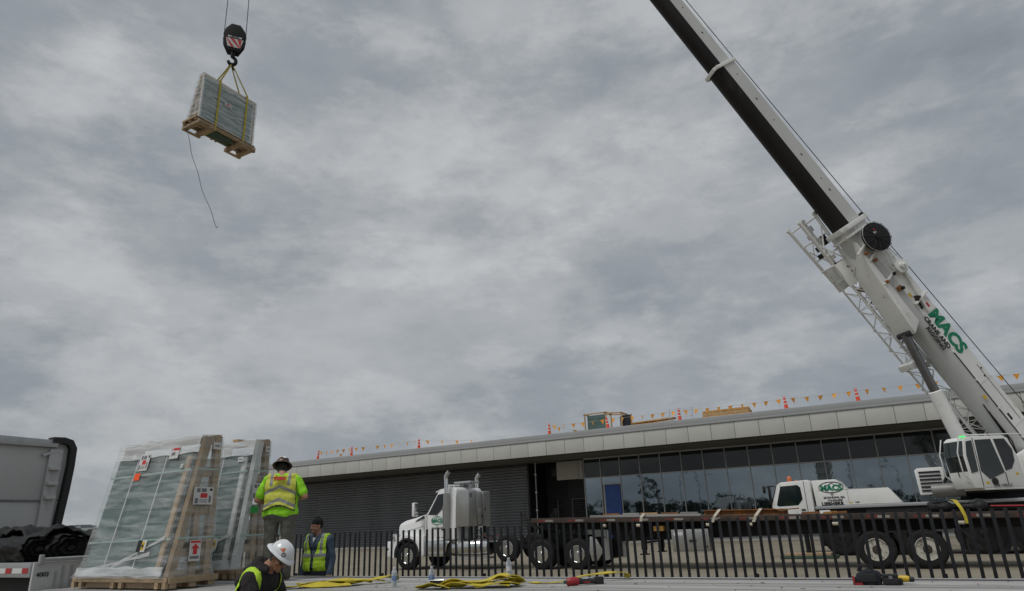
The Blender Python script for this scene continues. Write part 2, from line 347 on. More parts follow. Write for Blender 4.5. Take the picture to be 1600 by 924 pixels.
def text(s, size, mt, parent, mw, bold=.0, ext=.003, local=False, name='lettering', align='CENTER', spacing=1.0):
    cu = bpy.data.curves.new('lettering', 'FONT'); cu.body = s; cu.size = size; cu.extrude = ext; cu.offset = bold; cu.align_x = align; cu.align_y = 'CENTER'; cu.resolution_u = 3; cu.space_character = spacing
    t = bpy.data.objects.new('tmp', cu); COL.objects.link(t)
    me = bpy.data.meshes.new_from_object(t.evaluated_get(bpy.context.evaluated_depsgraph_get())); bpy.data.objects.remove(t)
    me.materials.clear(); me.materials.append(M[mt]); me.transform(mw)
    o = link(name, me, parent, local); o['kind'] = 'stuff'; return o
def frame_mat(o, xdir, ydir):     # matrix with text x along xdir, up along ydir
    x = Vector(xdir).normalized(); y = Vector(ydir); y = (y-x*y.dot(x)).normalized(); z = x.cross(y); mm = Matrix.Identity(4)
    for i in range(3): mm[i][0], mm[i][1], mm[i][2], mm[i][3] = x[i], y[i], z[i], o[i]
    return mm
def ring(mb, c, xd, yd, rx, ry, w, n=40, th=.004):
    c, xd, yd = Vector(c), Vector(xd), Vector(yd); nz = xd.cross(yd)*th; vs = []; fs = []
    for k in range(n):
        t = 2*PI*k/n; ct, st = math.cos(t), math.sin(t)
        vs += [c+xd*rx*ct+yd*ry*st+nz, c+xd*(rx-w)*ct+yd*(ry-w)*st+nz]
    for k in range(n): j = (k+1)%n; fs.append((2*k, 2*j, 2*j+1, 2*k+1))
    return mb.add(vs, fs)
# ------------------------------------------------------------------ ground
g = MB().add([(-900,-700,0),(900,-700,0),(900,1200,0),(-900,1200,0)], [(0,1,2,3)]).build('ground', 'ground'); struct(g); tag(g, 'flat sandy compacted ground of the yard')
kb = MB()
kb.box((-80,48.9,0),(40,50.42,.14)); kbo = kb.build('pavement', 'concrete', bevel=.02); struct(kbo); tag(kbo, 'low concrete pavement along the foot of the building')

# ------------------------------------------------------------------ building
FY, GY = 46.0, 50.5
XL, XR = -56.2, 16.0
bld = thing('commercial_building', 'long low building with pale fascia, dark corrugated wall and glass front', 'building', (-20, 50.5, 0))
pw, px0, i0 = 1.552, -49.98, -4
zp0, zp1 = 6.45, 7.52
pan = MB().box((0.012, FY, zp0), (pw-.012, FY+.06, zp1)).mesh('fascia_panel', 'fascia', bevel=.008)
i = i0; k = 0
while px0+i*pw < XR:
    o = link('fascia_panel', pan, bld); o.location = (px0+i*pw, (k*37 % 5)*.0015, 0); i += 1; k += 1
MB().box((XL, FY+.03, 6.44), (XR, FY+.5, 7.5)).build('fascia_backing', 'dark', bld)
cp = MB(); cp.box((XL-.05, FY-.06, 7.53), (XR, FY+.6, 7.67)); cp.box((XL-.05, FY-.03, 7.675), (XR, FY+.6, 8.0)); cp.build('roof_coping', 'coping', bld, bevel=.015)
MB().box((XL+.2, FY+.55, 7.4), (XR, 72, 7.9)).build('roof', 'roof', bld)
sf = MB()
for k in range(12): sf.box((XL, FY+.5+k*.42, 6.40), (XR, FY+.5+k*.42+.40, 6.46))
sf.build('soffit', 'soffit', bld)
# corrugated wall: real horizontal ribs, one cladding part (ribs are about 3 px apart)
def cladding(x0, x1, y, z0, z1, pitch=.225, d=.11):
    mb = MB(); n = int((z1-z0)/pitch); prof = []
    for k in range(n):
        z = z0+k*pitch; prof += [(y, z), (y-d, z+pitch*.10), (y-d, z+pitch*.45), (y, z+pitch*.80)]
    prof.append((y, z0+n*pitch)); vs = []; fs = []
    for yy, zz in prof: vs += [(x0, yy, zz), (x1, yy, zz)]
    for j in range(len(prof)-1): fs.append((2*j, 2*j+1, 2*j+3, 2*j+2))
    return mb.add(vs, fs)
xw = -27.75
cl = cladding(XL+.3, xw, GY, .15, 6.4).build('corrugated_cladding', 'clad', bld); cl['kind'] = 'stuff'
MB().box((XL+.25, GY+.02, 0), (xw, GY+.3, 6.4)).build('wall', 'dark', bld)
MB().box((xw, GY-.12, .0), (xw+.16, GY+3.0, 6.4)).build('corner_post', 'dark', bld, bevel=.02)
MB().box((XL+.3, GY-.08, .0), (xw, GY+.05, .16)).build('base_flashing', 'concrete', bld)
for xx in (-36.2, -44.6): MB().box((xx, GY-.065, .15), (xx+.05, GY-.05, 6.4)).build('cladding_joint', 'dark', bld)
# entrance recess
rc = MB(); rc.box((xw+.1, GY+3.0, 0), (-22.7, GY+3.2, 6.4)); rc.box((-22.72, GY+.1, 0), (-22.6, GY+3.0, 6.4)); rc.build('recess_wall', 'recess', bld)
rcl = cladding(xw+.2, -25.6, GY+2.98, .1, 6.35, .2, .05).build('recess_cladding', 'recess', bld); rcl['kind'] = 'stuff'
MB().tube([(-27.0, GY-.02, .1), (-27.0, GY-.02, 6.38)], .045, 8).build('downpipe', 'mullion', bld, smooth=50)
for zz in (1.2, 2.6, 4.0, 5.4): MB().box((-27.07, GY-.09, zz), (-26.93, GY+.04, zz+.09)).build('pipe_clip', 'lamp', bld)
MB().box((-25.05, GY-.02, 4.87), (-23.12, GY+.12, 6.3)).build('signage_panel', 'beige', bld, bevel=.01)
MB().box((-23.09, GY-.02, 4.85), (-22.74, GY+.12, 6.3)).build('signage_panel', 'beige', bld, bevel=.01)
wl = MB(); wl.box((-25.65, GY+1.2, 5.35), (-25.32, GY+1.42, 5.85)); wl.build('wall_lamp', 'mullion', bld, bevel=.03)
MB().lathe([(0,.0),(.11,.02),(.14,-.06),(.14,-.1)], (-25.5, GY+1.19, 5.5), (0,-1,0), 12).build('lamp_lens', 'lamp', bld, smooth=40)
MB().box((-26.2, GY+1.3, 5.3), (-25.3, GY+1.5, 5.95)).build('lamp_bracket', 'dark', bld, bevel=.02)
lf = MB(); lf.box((-25.1, GY+2.6, .1), (-24.98, GY+2.75, 3.4)); lf.box((-23.1, GY+2.6, .1), (-22.98, GY+2.75, 3.4)); lf.box((-25.1, GY+2.6, 3.4), (-22.98, GY+2.75, 3.5))
lf.build('louvre_frame', 'soffit', bld, bevel=.01)
lsl = MB().obox((-24.04, GY+2.68, 0), (.93,0,0), (0,.06,-.03), (0,.004,.006)).mesh('louvre_slat', 'clad')
for k in range(22): o = link('louvre_slat', lsl, bld); o.location = (0, 0, .25+k*.145)
MB().box((-26.35, GY+2.4, .1), (-26.25, GY+2.5, 3.5)).build('recess_post', 'soffit', bld)
# curtain wall
mx = [-22.64, -21.21] + [-19.6+1.619*k for k in range(0, 22)]
ZT, ZH, ZB = 4.87, 6.30, .14
for a, b in zip(mx[:-1], mx[1:]):
    door = a == -21.21
    rows = [(ZT+.04, ZH)] + ([(4.36, ZT-.04)] if door else [(ZB+.05, ZT-.04)])
    for (z0, z1) in rows:
        pn = MB().box((a+.03, GY+.02, z0), (b-.03, GY+.05, z1)).build('glass_pane', 'spandrel' if z0 > ZT else 'curtain', bld)
        jt = rnd.uniform(-.0018,.0018); pn.location = (a-a*math.cos(jt)+ (GY+.03)*math.sin(jt), GY+.03-(GY+.03)*math.cos(jt)-a*math.sin(jt), 0); pn.rotation_euler = (0, 0, jt)
for a in mx: MB().box((a-.032, GY-.05, ZB), (a+.032, GY+.12, ZH+.06)).build('mullion', 'mullion', bld, bevel=.006)
for (z0, z1, nm) in ((ZT-.04, ZT+.04, 'transom'), (ZH, ZH+.1, 'head_rail'), (ZB-.02, ZB+.06, 'sill_rail')):
    for a, b in zip(mx[:-1], mx[1:]):
        MB().box((a+.033, GY-.03, z0), (b-.033, GY+.1, z1)).build(nm, 'mullion', bld)
MB().box((-21.21+.033, GY-.03, 4.28), (-19.6-.033, GY+.1, 4.36)).build('door_head', 'mullion', bld)
MB().box((-21.1, GY-.03, .14), (-20.96, GY+.1, 4.28)).build('door_jamb', 'mullion', bld, bevel=.005)
bd = MB(); n = 14
vs = []; fs = []
for j in range(n+1):
    for k in range(9):
        vs.append((-20.93+1.26*k/8, GY-.06+.05*noise.noise(Vector((k*.6, j*.35, 1.3))), .16+4.08*j/n))
for j in range(n):
    for k in range(8): fs.append((j*9+k, j*9+k+1, j*9+10+k, j*9+9+k))
bd.add(vs, fs).build('blue_door_cover', 'blue', bld, smooth=60)
MB().box((-20.95, GY-.0, .14), (-19.64, GY+.05, 4.27)).build('door', 'dark', bld)
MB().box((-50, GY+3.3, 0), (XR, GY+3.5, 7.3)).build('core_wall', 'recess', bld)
MB().box((XR-.2, FY+.6, 0), (XR, 72, 7.35)).build('end_wall', 'clad', bld); MB().box((XL+.25, 50.8, 0), (XL+.5, 72, 7.35)).build('end_wall', 'clad', bld)

# ------------------------------------------------------------------ things on the roof
def delineator(x, lab, h=.95, lean=0.):
    t = thing('roof_delineator', lab, 'safety post', (x, FY+1.0, 7.9), 0, 'orange safety posts along the roof edge')
    mb = MB(); mb.lathe([(.15,.05),(.14,.08),(.075,h*.82),(.075,h*.84)], (0,0,0), (0,0,1), 12); mb.xform(lambda v: (v.x+lean*v.z, v.y, v.z)); mb.build('post', 'orange', t, smooth=40, local=True)
    b = MB(); b.lathe([(.21,0),(.21,.04),(.10,.06),(.09,.07)], (0,0,0), (0,0,1), 8); b.build('base', 'black', t, local=True)
    hd = MB(); hd.tube([(math.cos(a)*.075+lean*h, 0, h*.9+math.sin(a)*.06) for a in [PI*2*k/10 for k in range(11)]], .014, 6); hd.build('loop_handle', 'orange', t, smooth=60, local=True)
    for zz in (h*.45, h*.66):
        r_ = .14-(zz-.08)/(h*.74)*.065; w = MB(); w.lathe([(r_+.004,zz),(r_+.001,zz+.07)], (0,0,0), (0,0,1), 12); w.xform(lambda v: (v.x+lean*v.z, v.y, v.z)); w.build('reflective_collar', 'whitetape', t, smooth=40, local=True)
    return t
dx = [-48.4, -44.15, -36.4, -23.75, -18.85, -13.45, -6.35, -2.1]
dl = ['leaning orange safety post at the far left end of the roof edge', 'second orange safety post from the left end of the roof edge', 'third orange safety post from the left, above the white truck exhausts',
      'orange safety post on the roof edge left of the wooden window crate', 'orange safety post standing right in front of the roof window crate', 'orange safety post between the two low lumber stacks on the roof',
      'orange safety post on the roof right of the larger lumber stack', 'rightmost orange safety post on the roof edge, nearest the crane boom']
for x, l, ln in zip(dx, dl, (.14, .05, 0, 0, -.12, -.03, -.06, -.07)): delineator(x, l, 1.10, ln)
def pennants(x0, x1, y0, y1, zz0, zz1, sag, n, lab):
    t = thing('pennant_line', lab, 'pennant line', (x0, y0, zz0), 0, 'strings of orange pennants on the roof')
    pts = []
    for k in range(n*2+1):
        u = k/(n*2); pts.append(Vector((x0+(x1-x0)*u, y0+(y1-y0)*u, zz0+(zz1-zz0)*u-sag*4*u*(1-u))))
    MB().tube(pts, .008, 4).build('cord', 'strapwhite', t)
    for k in range(n):
        p = pts[2*k+1]; a = rnd.uniform(-.9, .9); w = Vector((math.cos(a), math.sin(a), 0))*.16; dn = Vector((rnd.uniform(-.08,.08), rnd.uniform(-.08,.08), -.34)); nn = Vector((-math.sin(a), math.cos(a), 0))*.004
        mb = MB(); mb.add([p-w-nn, p+w-nn, p+dn-nn, p-w+nn, p+w+nn, p+dn+nn], [(0,1,2),(5,4,3),(0,3,4,1),(1,4,5,2),(2,5,3,0)]); mb.build('pennant', 'flag', t)
zt_ = 8.78
segs = [(-48.3,-44.1,0,.02,6,'short pennant string at the far left end of the roof'), (-44.0,-36.4,0,.05,9,'pennant string between the second and third safety posts'), (-36.3,-32.5,3.5,.05,4,'pennant string running back from the third safety post'),
        (-23.7,-18.9,0,.06,6,'pennant string left of the wooden window crate on the roof'), (-18.8,-13.5,0,.04,7,'pennant string above the left low lumber stack'), (-13.4,-6.4,0,.06,9,'pennant string above the larger lumber stack on the roof'),
        (-6.3,-2.15,0,.06,5,'pennant string between the two rightmost safety posts'), (-2.0,2.6,0,.03,5,'pennant string from the last post to behind the crane boom'), (2.7,9.5,0,.1,9,'pennant string right of the crane boom at the picture edge'),
        (-48.2,-42.0,5.0,.35,6,'low pennant string sagging behind the far left roof post'), (-23.6,-20.5,5.0,.3,4,'low pennant string sagging behind the post left of the window crate')]
for x0, x1, dy, sg, n, lab in segs: pennants(x0, x1, FY+1, FY+1+dy, zt_, zt_, sg, n, lab)
# window crate on the roof
rcx = thing('window_crate', 'open timber crate holding glass panes standing on the roof', 'crate', (-20.2, FY+4, 7.9))
def rbar(p, q, w=.09, h=.09, mt='lumber', nm='crate_rail'): return MB().bar(p, q, w, h).build(nm, mt, rcx)
for xx in (-21.85, -20.05, -18.75):
    for yy in (49.6, 50.7): rbar((xx, yy, 7.9), (xx, yy, 9.72 if xx < -20 else 9.6), nm='crate_post')
for yy in (49.6, 50.7):
    rbar((-21.95, yy, 9.70), (-19.9, yy, 9.72)); rbar((-20.2, yy, 9.66), (-18.65, yy, 9.55)); rbar((-21.9, yy, 8.15), (-18.7, yy, 8.15))
rbar((-21.85, 49.6, 9.70), (-21.85, 50.7, 9.70)); rbar((-18.75, 49.6, 9.55), (-18.75, 50.7, 9.55))
MB().box((-21.75, 49.9, 8.1), (-20.15, 49.96, 9.62)).build('glass_sheet', 'igu', rcx); MB().box((-19.0, 49.9, 8.1), (-18.2, 49.96, 9.3)).build('glass_sheet', 'glass', rcx)
MB().box((-18.75, 49.8, 8.0), (-18.1, 49.85, 9.36)).build('dark_film_sheet', 'navy', rcx); MB().bar((-18.05, 49.85, 7.9), (-18.05, 49.85, 9.4), .08, .08).build('crate_post', 'lumber2', rcx)
ls = thing('lumber_stack', 'low flat timber stack on the roof right of the window crate', 'lumber', (-16.8, FY+5, 7.9), 0, 'timber stacks on the roof')
for j in range(3): MB().obox((-16.8, 51+.3*j, 8.62+.0), (1.75,0,.0), (0,.14,0), (0,0,.10)).build('timber', 'lumber2', ls)
for j in range(3): MB().obox((-16.8, 51+.3*j, 8.86+.02*j), (1.70,0,.05), (0,.14,0), (0,0,.05)).build('timber', 'rust' if j else 'lumber2', ls)
for xx in (-18.0,-16.8,-15.6): MB().box((xx-.06, 50.85, 7.9), (xx+.06, 51.75, 8.52)).build('bearer', 'lumber', ls)
ls2 = thing('lumber_stack', 'larger orange timber stack on the roof left of the crane boom', 'lumber', (-11.1, FY+5, 7.9), 0, 'timber stacks on the roof')
for lv in range(5):
    for j in range(4): MB().box((-12.95+.03*lv+rnd.uniform(-.05,.05), 51+.28*j, 8.2+lv*.19), (-9.35-.05*lv+rnd.uniform(-.05,.1), 51.26+.28*j, 8.38+lv*.19)).build('timber', 'lumber2' if (lv+j)%3 else 'lumber', ls2, bevel=.008)
for xx in (-12.3,-11.1,-10.0): MB().box((xx-.06, 51, 7.9), (xx+.06, 52.1, 8.2)).build('bearer', 'lumber', ls2)
gr = thing('roof_guard_frame', 'thin metal guard frame beside the safety post on the roof', 'guard frame', (-14.3, FY+3.5, 7.9))
for xx in (-14.9,-13.2): MB().tube([(xx,49.5,7.9),(xx,49.5,9.35)], .022, 6).build('upright', 'mullion', gr)
for zz in (8.75, 9.33): MB().tube([(-14.9,49.5,zz),(-13.2,49.5,zz)], .02, 6).build('rail', 'mullion', gr)

# ------------------------------------------------------------------ far left skyline
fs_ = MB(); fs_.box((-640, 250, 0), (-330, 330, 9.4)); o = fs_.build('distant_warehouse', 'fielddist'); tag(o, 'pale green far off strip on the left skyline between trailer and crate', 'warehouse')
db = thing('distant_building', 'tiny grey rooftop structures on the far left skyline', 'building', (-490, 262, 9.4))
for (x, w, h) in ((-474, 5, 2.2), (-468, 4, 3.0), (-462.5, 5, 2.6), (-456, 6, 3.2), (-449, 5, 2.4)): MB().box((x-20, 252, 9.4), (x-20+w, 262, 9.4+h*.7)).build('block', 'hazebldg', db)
# ------------------------------------------------------------------ picket fence
FNY = 11.5
fen = thing('picket_fence', 'black steel picket fence between the trailer deck and the white truck', 'fence', (-5, FNY, 0))
pk = MB().box((-.0225, -.009, .12), (.0225, .009, 1.58)); pkm = pk.mesh('picket', 'fence', bevel=.003)
x = -15.0; k = 0
while x < 3.0:
    o = link('picket', pkm, fen); o.location = (x, FNY+rnd.uniform(-.004,.004), rnd.uniform(-.008,.008)); o.rotation_euler = (rnd.uniform(-.008,.008), rnd.uniform(-.009,.009), rnd.uniform(-.08,.08)); x += .1465; k += 1
MB().box((-15.1, FNY+.012, .2), (3.1, FNY+.05, .25)).build('bottom_rail', 'fence', fen); MB().box((-15.1, FNY+.012, .62), (3.1, FNY+.05, .66)).build('middle_rail', 'fence', fen)
for xx in (-14.9,-12.4,-9.9,-7.4,-4.9,-2.4,.1,2.6): MB().box((xx-.03, FNY+.05, 0), (xx+.03, FNY+.11, .75)).build('post', 'fence', fen)

# ------------------------------------------------------------------ wheels
def wheel(parent, c, r=.53, w=.28, rim='chrome', side=-1, rimr=.29, deep=.0, holes=10):
    c = Vector(c); ax = Vector((0, side, 0))
    mb = MB(); sh = r
    mb.lathe([(rimr,-w/2+.02),(sh*.80,-w/2),(sh*.93,-w/2+.015),(sh,-w/2+.05),(sh,-w*.2),(sh*.985,-w*.19),(sh*.985,-w*.15),(sh,-w*.14),(sh,w*.14),(sh*.985,w*.15),(sh*.985,w*.19),(sh,w*.2),(sh,w/2-.05),(sh*.93,w/2-.015),(sh*.80,w/2),(rimr*1.02,w/2-.02),(rimr*.98,w/2-.05)], c, ax, 40)
    t = mb.build('wheel', 'tyre', parent, smooth=35); tag(t, 'black tyre'); 
    rm = MB(); rm.lathe([(rimr*1.0,w/2-.045),(rimr*1.02,w/2-.01),(rimr*.97,w/2-.005),(rimr*.93,w/2-.03),(rimr*.90,w/2-.075-deep),(rimr*.80,w/2-.085-deep),(rimr*.62,w/2-.07-deep),(rimr*.50,w/2-.06-deep),(rimr*.36,w/2-.055-deep),(rimr*.36,w/2-.0-deep*.5),(rimr*.28,w/2+.02-deep*.5),(0,w/2+.028-deep*.5)], c, ax, 40)
    rm.build('rim', rim, t, smooth=35)
    if rim == 'whiterim': MB().lathe([(rimr*.60,w/2-.066-deep),(rimr*.56,w/2-.052-deep),(rimr*.40,w/2-.05-deep),(rimr*.38,w/2+.004-deep*.5),(rimr*.30,w/2+.026-deep*.5),(0,w/2+.034-deep*.5)], c, ax, 24).build('hub', 'rustdark', t, smooth=35)
    a0 = ax.cross(Vector((0,0,1))).normalized(); b0 = ax.cross(a0)
    hm = MB()
    for k in range(holes):
        a = 2*PI*k/holes+.2; d = a0*math.cos(a)+b0*math.sin(a); q = c+ax*(w/2-.079-deep)+d*rimr*.76
        hr = rimr*(.10 if holes > 8 else .17)
        hm.lathe([(hr,-.004),(hr,.004),(0,.005)], q, ax, 8)
    hm.build('hand_holes', 'black', t)
    lg = MB()
    for k in range(10):
        a = 2*PI*k/10; d = a0*math.cos(a)+b0*math.sin(a); q = c+ax*(w/2-.06-deep)+d*rimr*.50
        lg.lathe([(rimr*.055,0),(rimr*.055,.035),(rimr*.03,.045),(0,.046)], q, ax, 6)
    lg.build('lug_nuts', 'chrome' if rim == 'chrome' else 'rustdark', t)
    return t

# ------------------------------------------------------------------ white day-cab tractor (faces -X)
TY = 24.65; NY = TY-1.22   # centre line and near side
tr = thing('truck_tractor', 'white day cab truck tractor with chrome exhaust stacks parked behind the fence', 'truck', (-15, TY, 0))
FWX = -18.72
def sides(mb_fn):           # mirror helper: near and far
    for s_ in (-1, 1): mb_fn(s_)
# frame rails
fr = MB(); fr.box((-19.3, TY-.45, .72), (-10.2, TY-.35, .98)); fr.box((-19.3, TY+.35, .72), (-10.2, TY+.45, .98)); 
for xx in (-17.5,-15.5,-13.2,-11.7,-10.3): fr.box((xx-.05, TY-.36, .75), (xx+.05, TY+.36, .95))
fr.build('chassis', 'frame_black', tr)
# cab body: loft of side profile with narrowing
cab = MB()
prof = [(-17.92,1.08),(-17.92,2.10),(-17.78,2.22),(-17.30,3.02),(-17.15,3.12),(-16.95,3.17),(-16.5,3.17),(-16.38,3.08),(-16.36,2.2),(-16.36,1.12)]
cab.prism(prof, 'y', TY-1.08, TY+1.08)
def taper(v):
    k = max(0, (v.z-2.1)/1.1); return (v.x, TY+(v.y-TY)*(1-.12*k), v.z)
cab.xform(taper); cabo = cab.build('cab', 'white', tr, bevel=.07, smooth=50)
# hood
hd = MB(); secs = []
for (x, hw, zt, zb, top) in ((-19.62,.66,1.66,1.02,.55),(-19.55,.72,1.84,.98,.60),(-19.2,.78,1.96,.98,.66),(-18.6,.86,2.06,1.0,.72),(-17.93,.98,2.20,1.05,.82)):
    secs.append([(x,TY-hw,zb),(x,TY-hw,zt-.26),(x,TY-hw*.97,zt-.14),(x,TY-top,zt-.03),(x,TY-top*.5,zt),(x,TY+top*.5,zt),(x,TY+top,zt-.03),(x,TY+hw*.97,zt-.14),(x,TY+hw,zt-.26),(x,TY+hw,zb)])
vs = [p for s_ in secs for p in s_]; n = 10; fs = []
for i in range(len(secs)-1):
    for k in range(n-1): fs.append((i*n+k, i*n+k+1, (i+1)*n+k+1, (i+1)*n+k))
    fs.append((i*n+n-1, i*n, (i+1)*n, (i+1)*n+n-1))
fs += [tuple(range(n)), tuple(range((len(secs)-1)*n, len(secs)*n))]
hood = hd.add(vs, fs).build('hood', 'white', tr, smooth=32)
MB().box((-19.70, TY-.5, .95), (-19.58, TY+.5, 1.62)).build('grille', 'chrome', tr, bevel=.03)
def fender(s_):
    yo, yi = TY+s_*1.24, TY+s_*.66; mb = MB(); n = 16; vs = []; fs = []
    for k in range(n+1):
        a = PI*(-.06+1.10*k/n); ro, ri = .80, .64
        X, Z = math.cos(a), math.sin(a)
        for (rr, yy) in ((ri,yo),(ro-.05,yo),(ro,yo-s_*.06),(ro+.02,yi),(ri,yi)): vs.append((FWX-X*rr*(1.05 if X > 0 else 1.0), yy, .60+Z*rr))
    for k in range(n):
        for j in range(5): fs.append((k*5+j, k*5+(j+1)%5, k*5+5+(j+1)%5, k*5+5+j))
    fs += [tuple(range(5)), tuple(range(n*5, n*5+5))]
    f = mb.add(vs, fs).build('fender', 'white', tr, smooth=35)
    lin = MB(); vs = []; fs = []
    for k in range(n+1):
        a = PI*(-.06+1.1*k/n); X, Z = math.cos(a), math.sin(a)
        for rr, yy in ((.645,yo-s_*.004+s_*.012),(.565,yo+s_*.012),(.565,yi),(.645,yi)): vs.append((FWX-X*rr, yy, .60+Z*rr))
    for k in range(n):
        for j in range(4): fs.append((k*4+j, k*4+(j+1)%4, k*4+4+(j+1)%4, k*4+4+j))
    lin.add(vs, fs).build('wheel_arch_trim', 'black', f, smooth=35)
sides(fender)
for s_ in (-1, 1): MB().prism([(-18.05,1.30),(-17.86,1.30),(-17.86,.55),(-17.98,.55)], 'y', TY+s_*1.0, TY+s_*1.22).build('fender_skirt', 'white', tr, bevel=.02)
bp = MB(); bp.prism([(-19.82,.50),(-19.86,.80),(-19.80,1.12),(-19.55,1.12),(-19.55,.50)], 'y', TY-1.22, TY+1.22); bp.build('bumper', 'white', tr, bevel=.05)
for s_ in (-1, 1):
    h = MB(); h.obox((-19.56, TY+s_*.92, 1.28), (.10,0,0), (0,.17,0), (0,0,.13)); h.build('headlight', 'chrome', tr, bevel=.05)
    MB().box((-19.84, TY+s_*1.2-.03, .78), (-19.70, TY+s_*1.2+.04, .86)).build('marker_light', 'black', tr)
# side window, door line, vent, windscreen
def sidewin(s_):
    y = TY+s_*1.075
    def Y_(z): return TY+s_*(1.08*(1-.12*max(0,(z-2.1)/1.1))+.006)
    w = [(-17.74,2.12),(-17.30,2.90),(-16.80,2.96),(-16.80,2.42),(-17.06,2.34),(-17.32,2.10)]
    mb = MB(); vs = [(a,Y_(b),b) for a,b in w]+[(a,Y_(b)-s_*.03,b) for a,b in w]; n = len(w)
    mb.add(vs, [tuple(range(n)), tuple(range(2*n-1,n-1,-1))]+[(i,(i+1)%n,(i+1)%n+n,i+n) for i in range(n)]).build('side_window', 'glass', tr)
    for (a, b) in (((-17.80,1.14),(-17.80,2.14)), ((-16.84,1.14),(-16.84,2.95))):
        MB().bar((a[0],Y_(a[1]),a[1]), (b[0],Y_(b[1]),b[1]), .012, .012).build('door_seam', 'black', tr)
    MB().box((-17.06, Y_(1.7)-.02, 1.50), (-16.92, Y_(1.7)+.02, 1.55)).build('door_handle', 'black', tr)
    v = MB(); hy = TY+s_*.93
    v.add([(-18.6,TY+s_*.865,1.86),(-18.45,TY+s_*.86,1.96),(-18.0,TY+s_*.95,2.12),(-18.02,TY+s_*.975,2.0),(-18.3,TY+s_*.925,1.93)], [(0,1,2,3,4)]); v.xform(lambda p: (p.x, p.y+s_*.012, p.z)); v.build('hood_vent', 'black', tr)
sides(sidewin)
ws = MB(); ws.add([(-17.84,TY-.93,2.27),(-17.84,TY+.93,2.27),(-17.36,TY+.82,2.98),(-17.36,TY-.82,2.98)], [(0,1,2,3)]); ws.xform(lambda p: (p.x-.022, p.y, p.z+.012)); ws.build('windscreen', 'glass', tr)
vz = MB(); vz.obox((-17.38, TY, 3.06), (.14,0,.05), (0,.86,0), (0,0,.02)); vz.build('sun_visor', 'white', tr, bevel=.015)
# mirrors
def mirror(s_):
    y = TY+s_*1.34; mb = MB(); mb.box((-18.30, y-.13, 2.06), (-18.16, y+.13, 2.62)); mo = mb.build('mirror', 'white', tr, bevel=.05)
    MB().box((-18.155, y-.11, 2.10), (-18.145, y+.11, 2.58)).build('mirror_glass', 'chrome', mo)
    MB().tube([(-18.2,y,2.15),(-17.85,TY+s_*1.08,2.18)], .022, 6).build('mirror_arm', 'black', mo); MB().tube([(-18.2,y,2.3),(-17.85,TY+s_*1.08,2.28)], .022, 6).build('mirror_arm', 'black', mo)
sides(mirror)
# roof lights and horns
for k in range(5): MB().lathe([(.05,0),(.05,.03),(.02,.06),(0,.062)], (-17.05+abs(k-2)*.02, TY-.7+k*.35, 3.14), (0,0,1), 8).build('roof_marker_light', 'amber', tr)
for yy in (TY-.35, TY+.1): MB().tube([(-17.25,yy,3.27),(-16.75,yy,3.27),(-16.62,yy,3.27)], [.055,.03,.04], 8).build('air_horn', 'chrome', tr, smooth=40)
MB().tube([(-17.25,TY-.35,3.2),(-17.2,TY+.1,3.2)], .03, 6).build('horn_bracket', 'chrome', tr)
lb = MB(); lb.box((-16.95, TY-.35, 3.33), (-16.1, TY+.35, 3.41)); lbo = lb.build('roof_light_bar', 'alu', tr, bevel=.03)
for xx in (-16.75,-16.3): MB().prism([(xx-.16,3.33),(xx+.16,3.33),(xx+.06,3.16),(xx-.06,3.16)], 'y', TY-.1, TY+.1).build('light_bar_foot', 'alu', lbo)
# exhaust stacks
def stack(s_):
    y = TY+s_*1.16; x = -16.76
    t = MB(); t.tube([(x,y,2.9),(x,y,3.45),(x-.01,y,3.58),(x+.05,y,3.70),(x+.13,y,3.78)], [.085,.085,.085,.08,.078], 14); so = t.build('exhaust_stack', 'chrome', tr, smooth=50)
    MB().tube([(x+.128,y,3.776),(x+.135,y,3.784)], .066, 12).build('stack_mouth', 'black', so)
    MB().tube([(x,y,1.15),(x,y,2.92)], .125, 16).build('heat_shield', 'steel', so, smooth=50)
    g_ = MB(); g_.tube([(x-.17,y,1.55),(x-.17,y,2.42),(x-.10,y,2.5)], .018, 6); g_.build('grab_handle', 'chrome', so, smooth=50)
sides(stack)
# stainless cabinets behind the cab
c1 = MB(); c1.prism([(-16.32,1.60),(-16.32,2.80),(-16.22,2.98),(-15.68,2.98),(-15.68,1.60)], 'y', TY-1.12, TY-.55); cb1 = c1.build('headache_rack_cabinet', 'steel', tr, bevel=.03)
c2 = MB(); c2.box((-16.25, TY-.53, 1.66), (-15.70, TY-.12, 2.94)); c2.build('headache_rack_cabinet', 'steel', tr, bevel=.02)
c3 = MB(); c3.box((-16.25, TY-.10, 1.60), (-15.64, TY+.42, 2.97)); cb3 = c3.build('headache_rack_cabinet', 'steel', tr, bevel=.02)
MB().box((-15.695, TY-.50, 1.70), (-15.672, TY-.15, 2.30)).build('cabinet_door', 'steel', cb3, bevel=.008); MB().box((-15.638, TY-.06, 1.66), (-15.618, TY+.38, 2.92)).build('cabinet_door', 'steel', cb3)
MB().box((-15.67, TY-.2, 1.95), (-15.65, TY-.17, 2.05)).build('latch', 'black', cb3)
MB().box((-15.616, TY-.02, 2.2), (-15.6, TY+.01, 2.32)).build('latch', 'black', cb3)
MB().box((-15.676, TY-1.05, 2.72), (-15.664, TY-.9, 2.88)).build('cabinet_badge', 'inkgrey', cb3)
for xx in (-16.2,-15.8):
    for yy in (TY-.8, TY+.2): MB().box((xx-.05, yy-.05, .98), (xx+.05, yy+.05, 1.63)).build('cabinet_support', 'frame_black', tr)
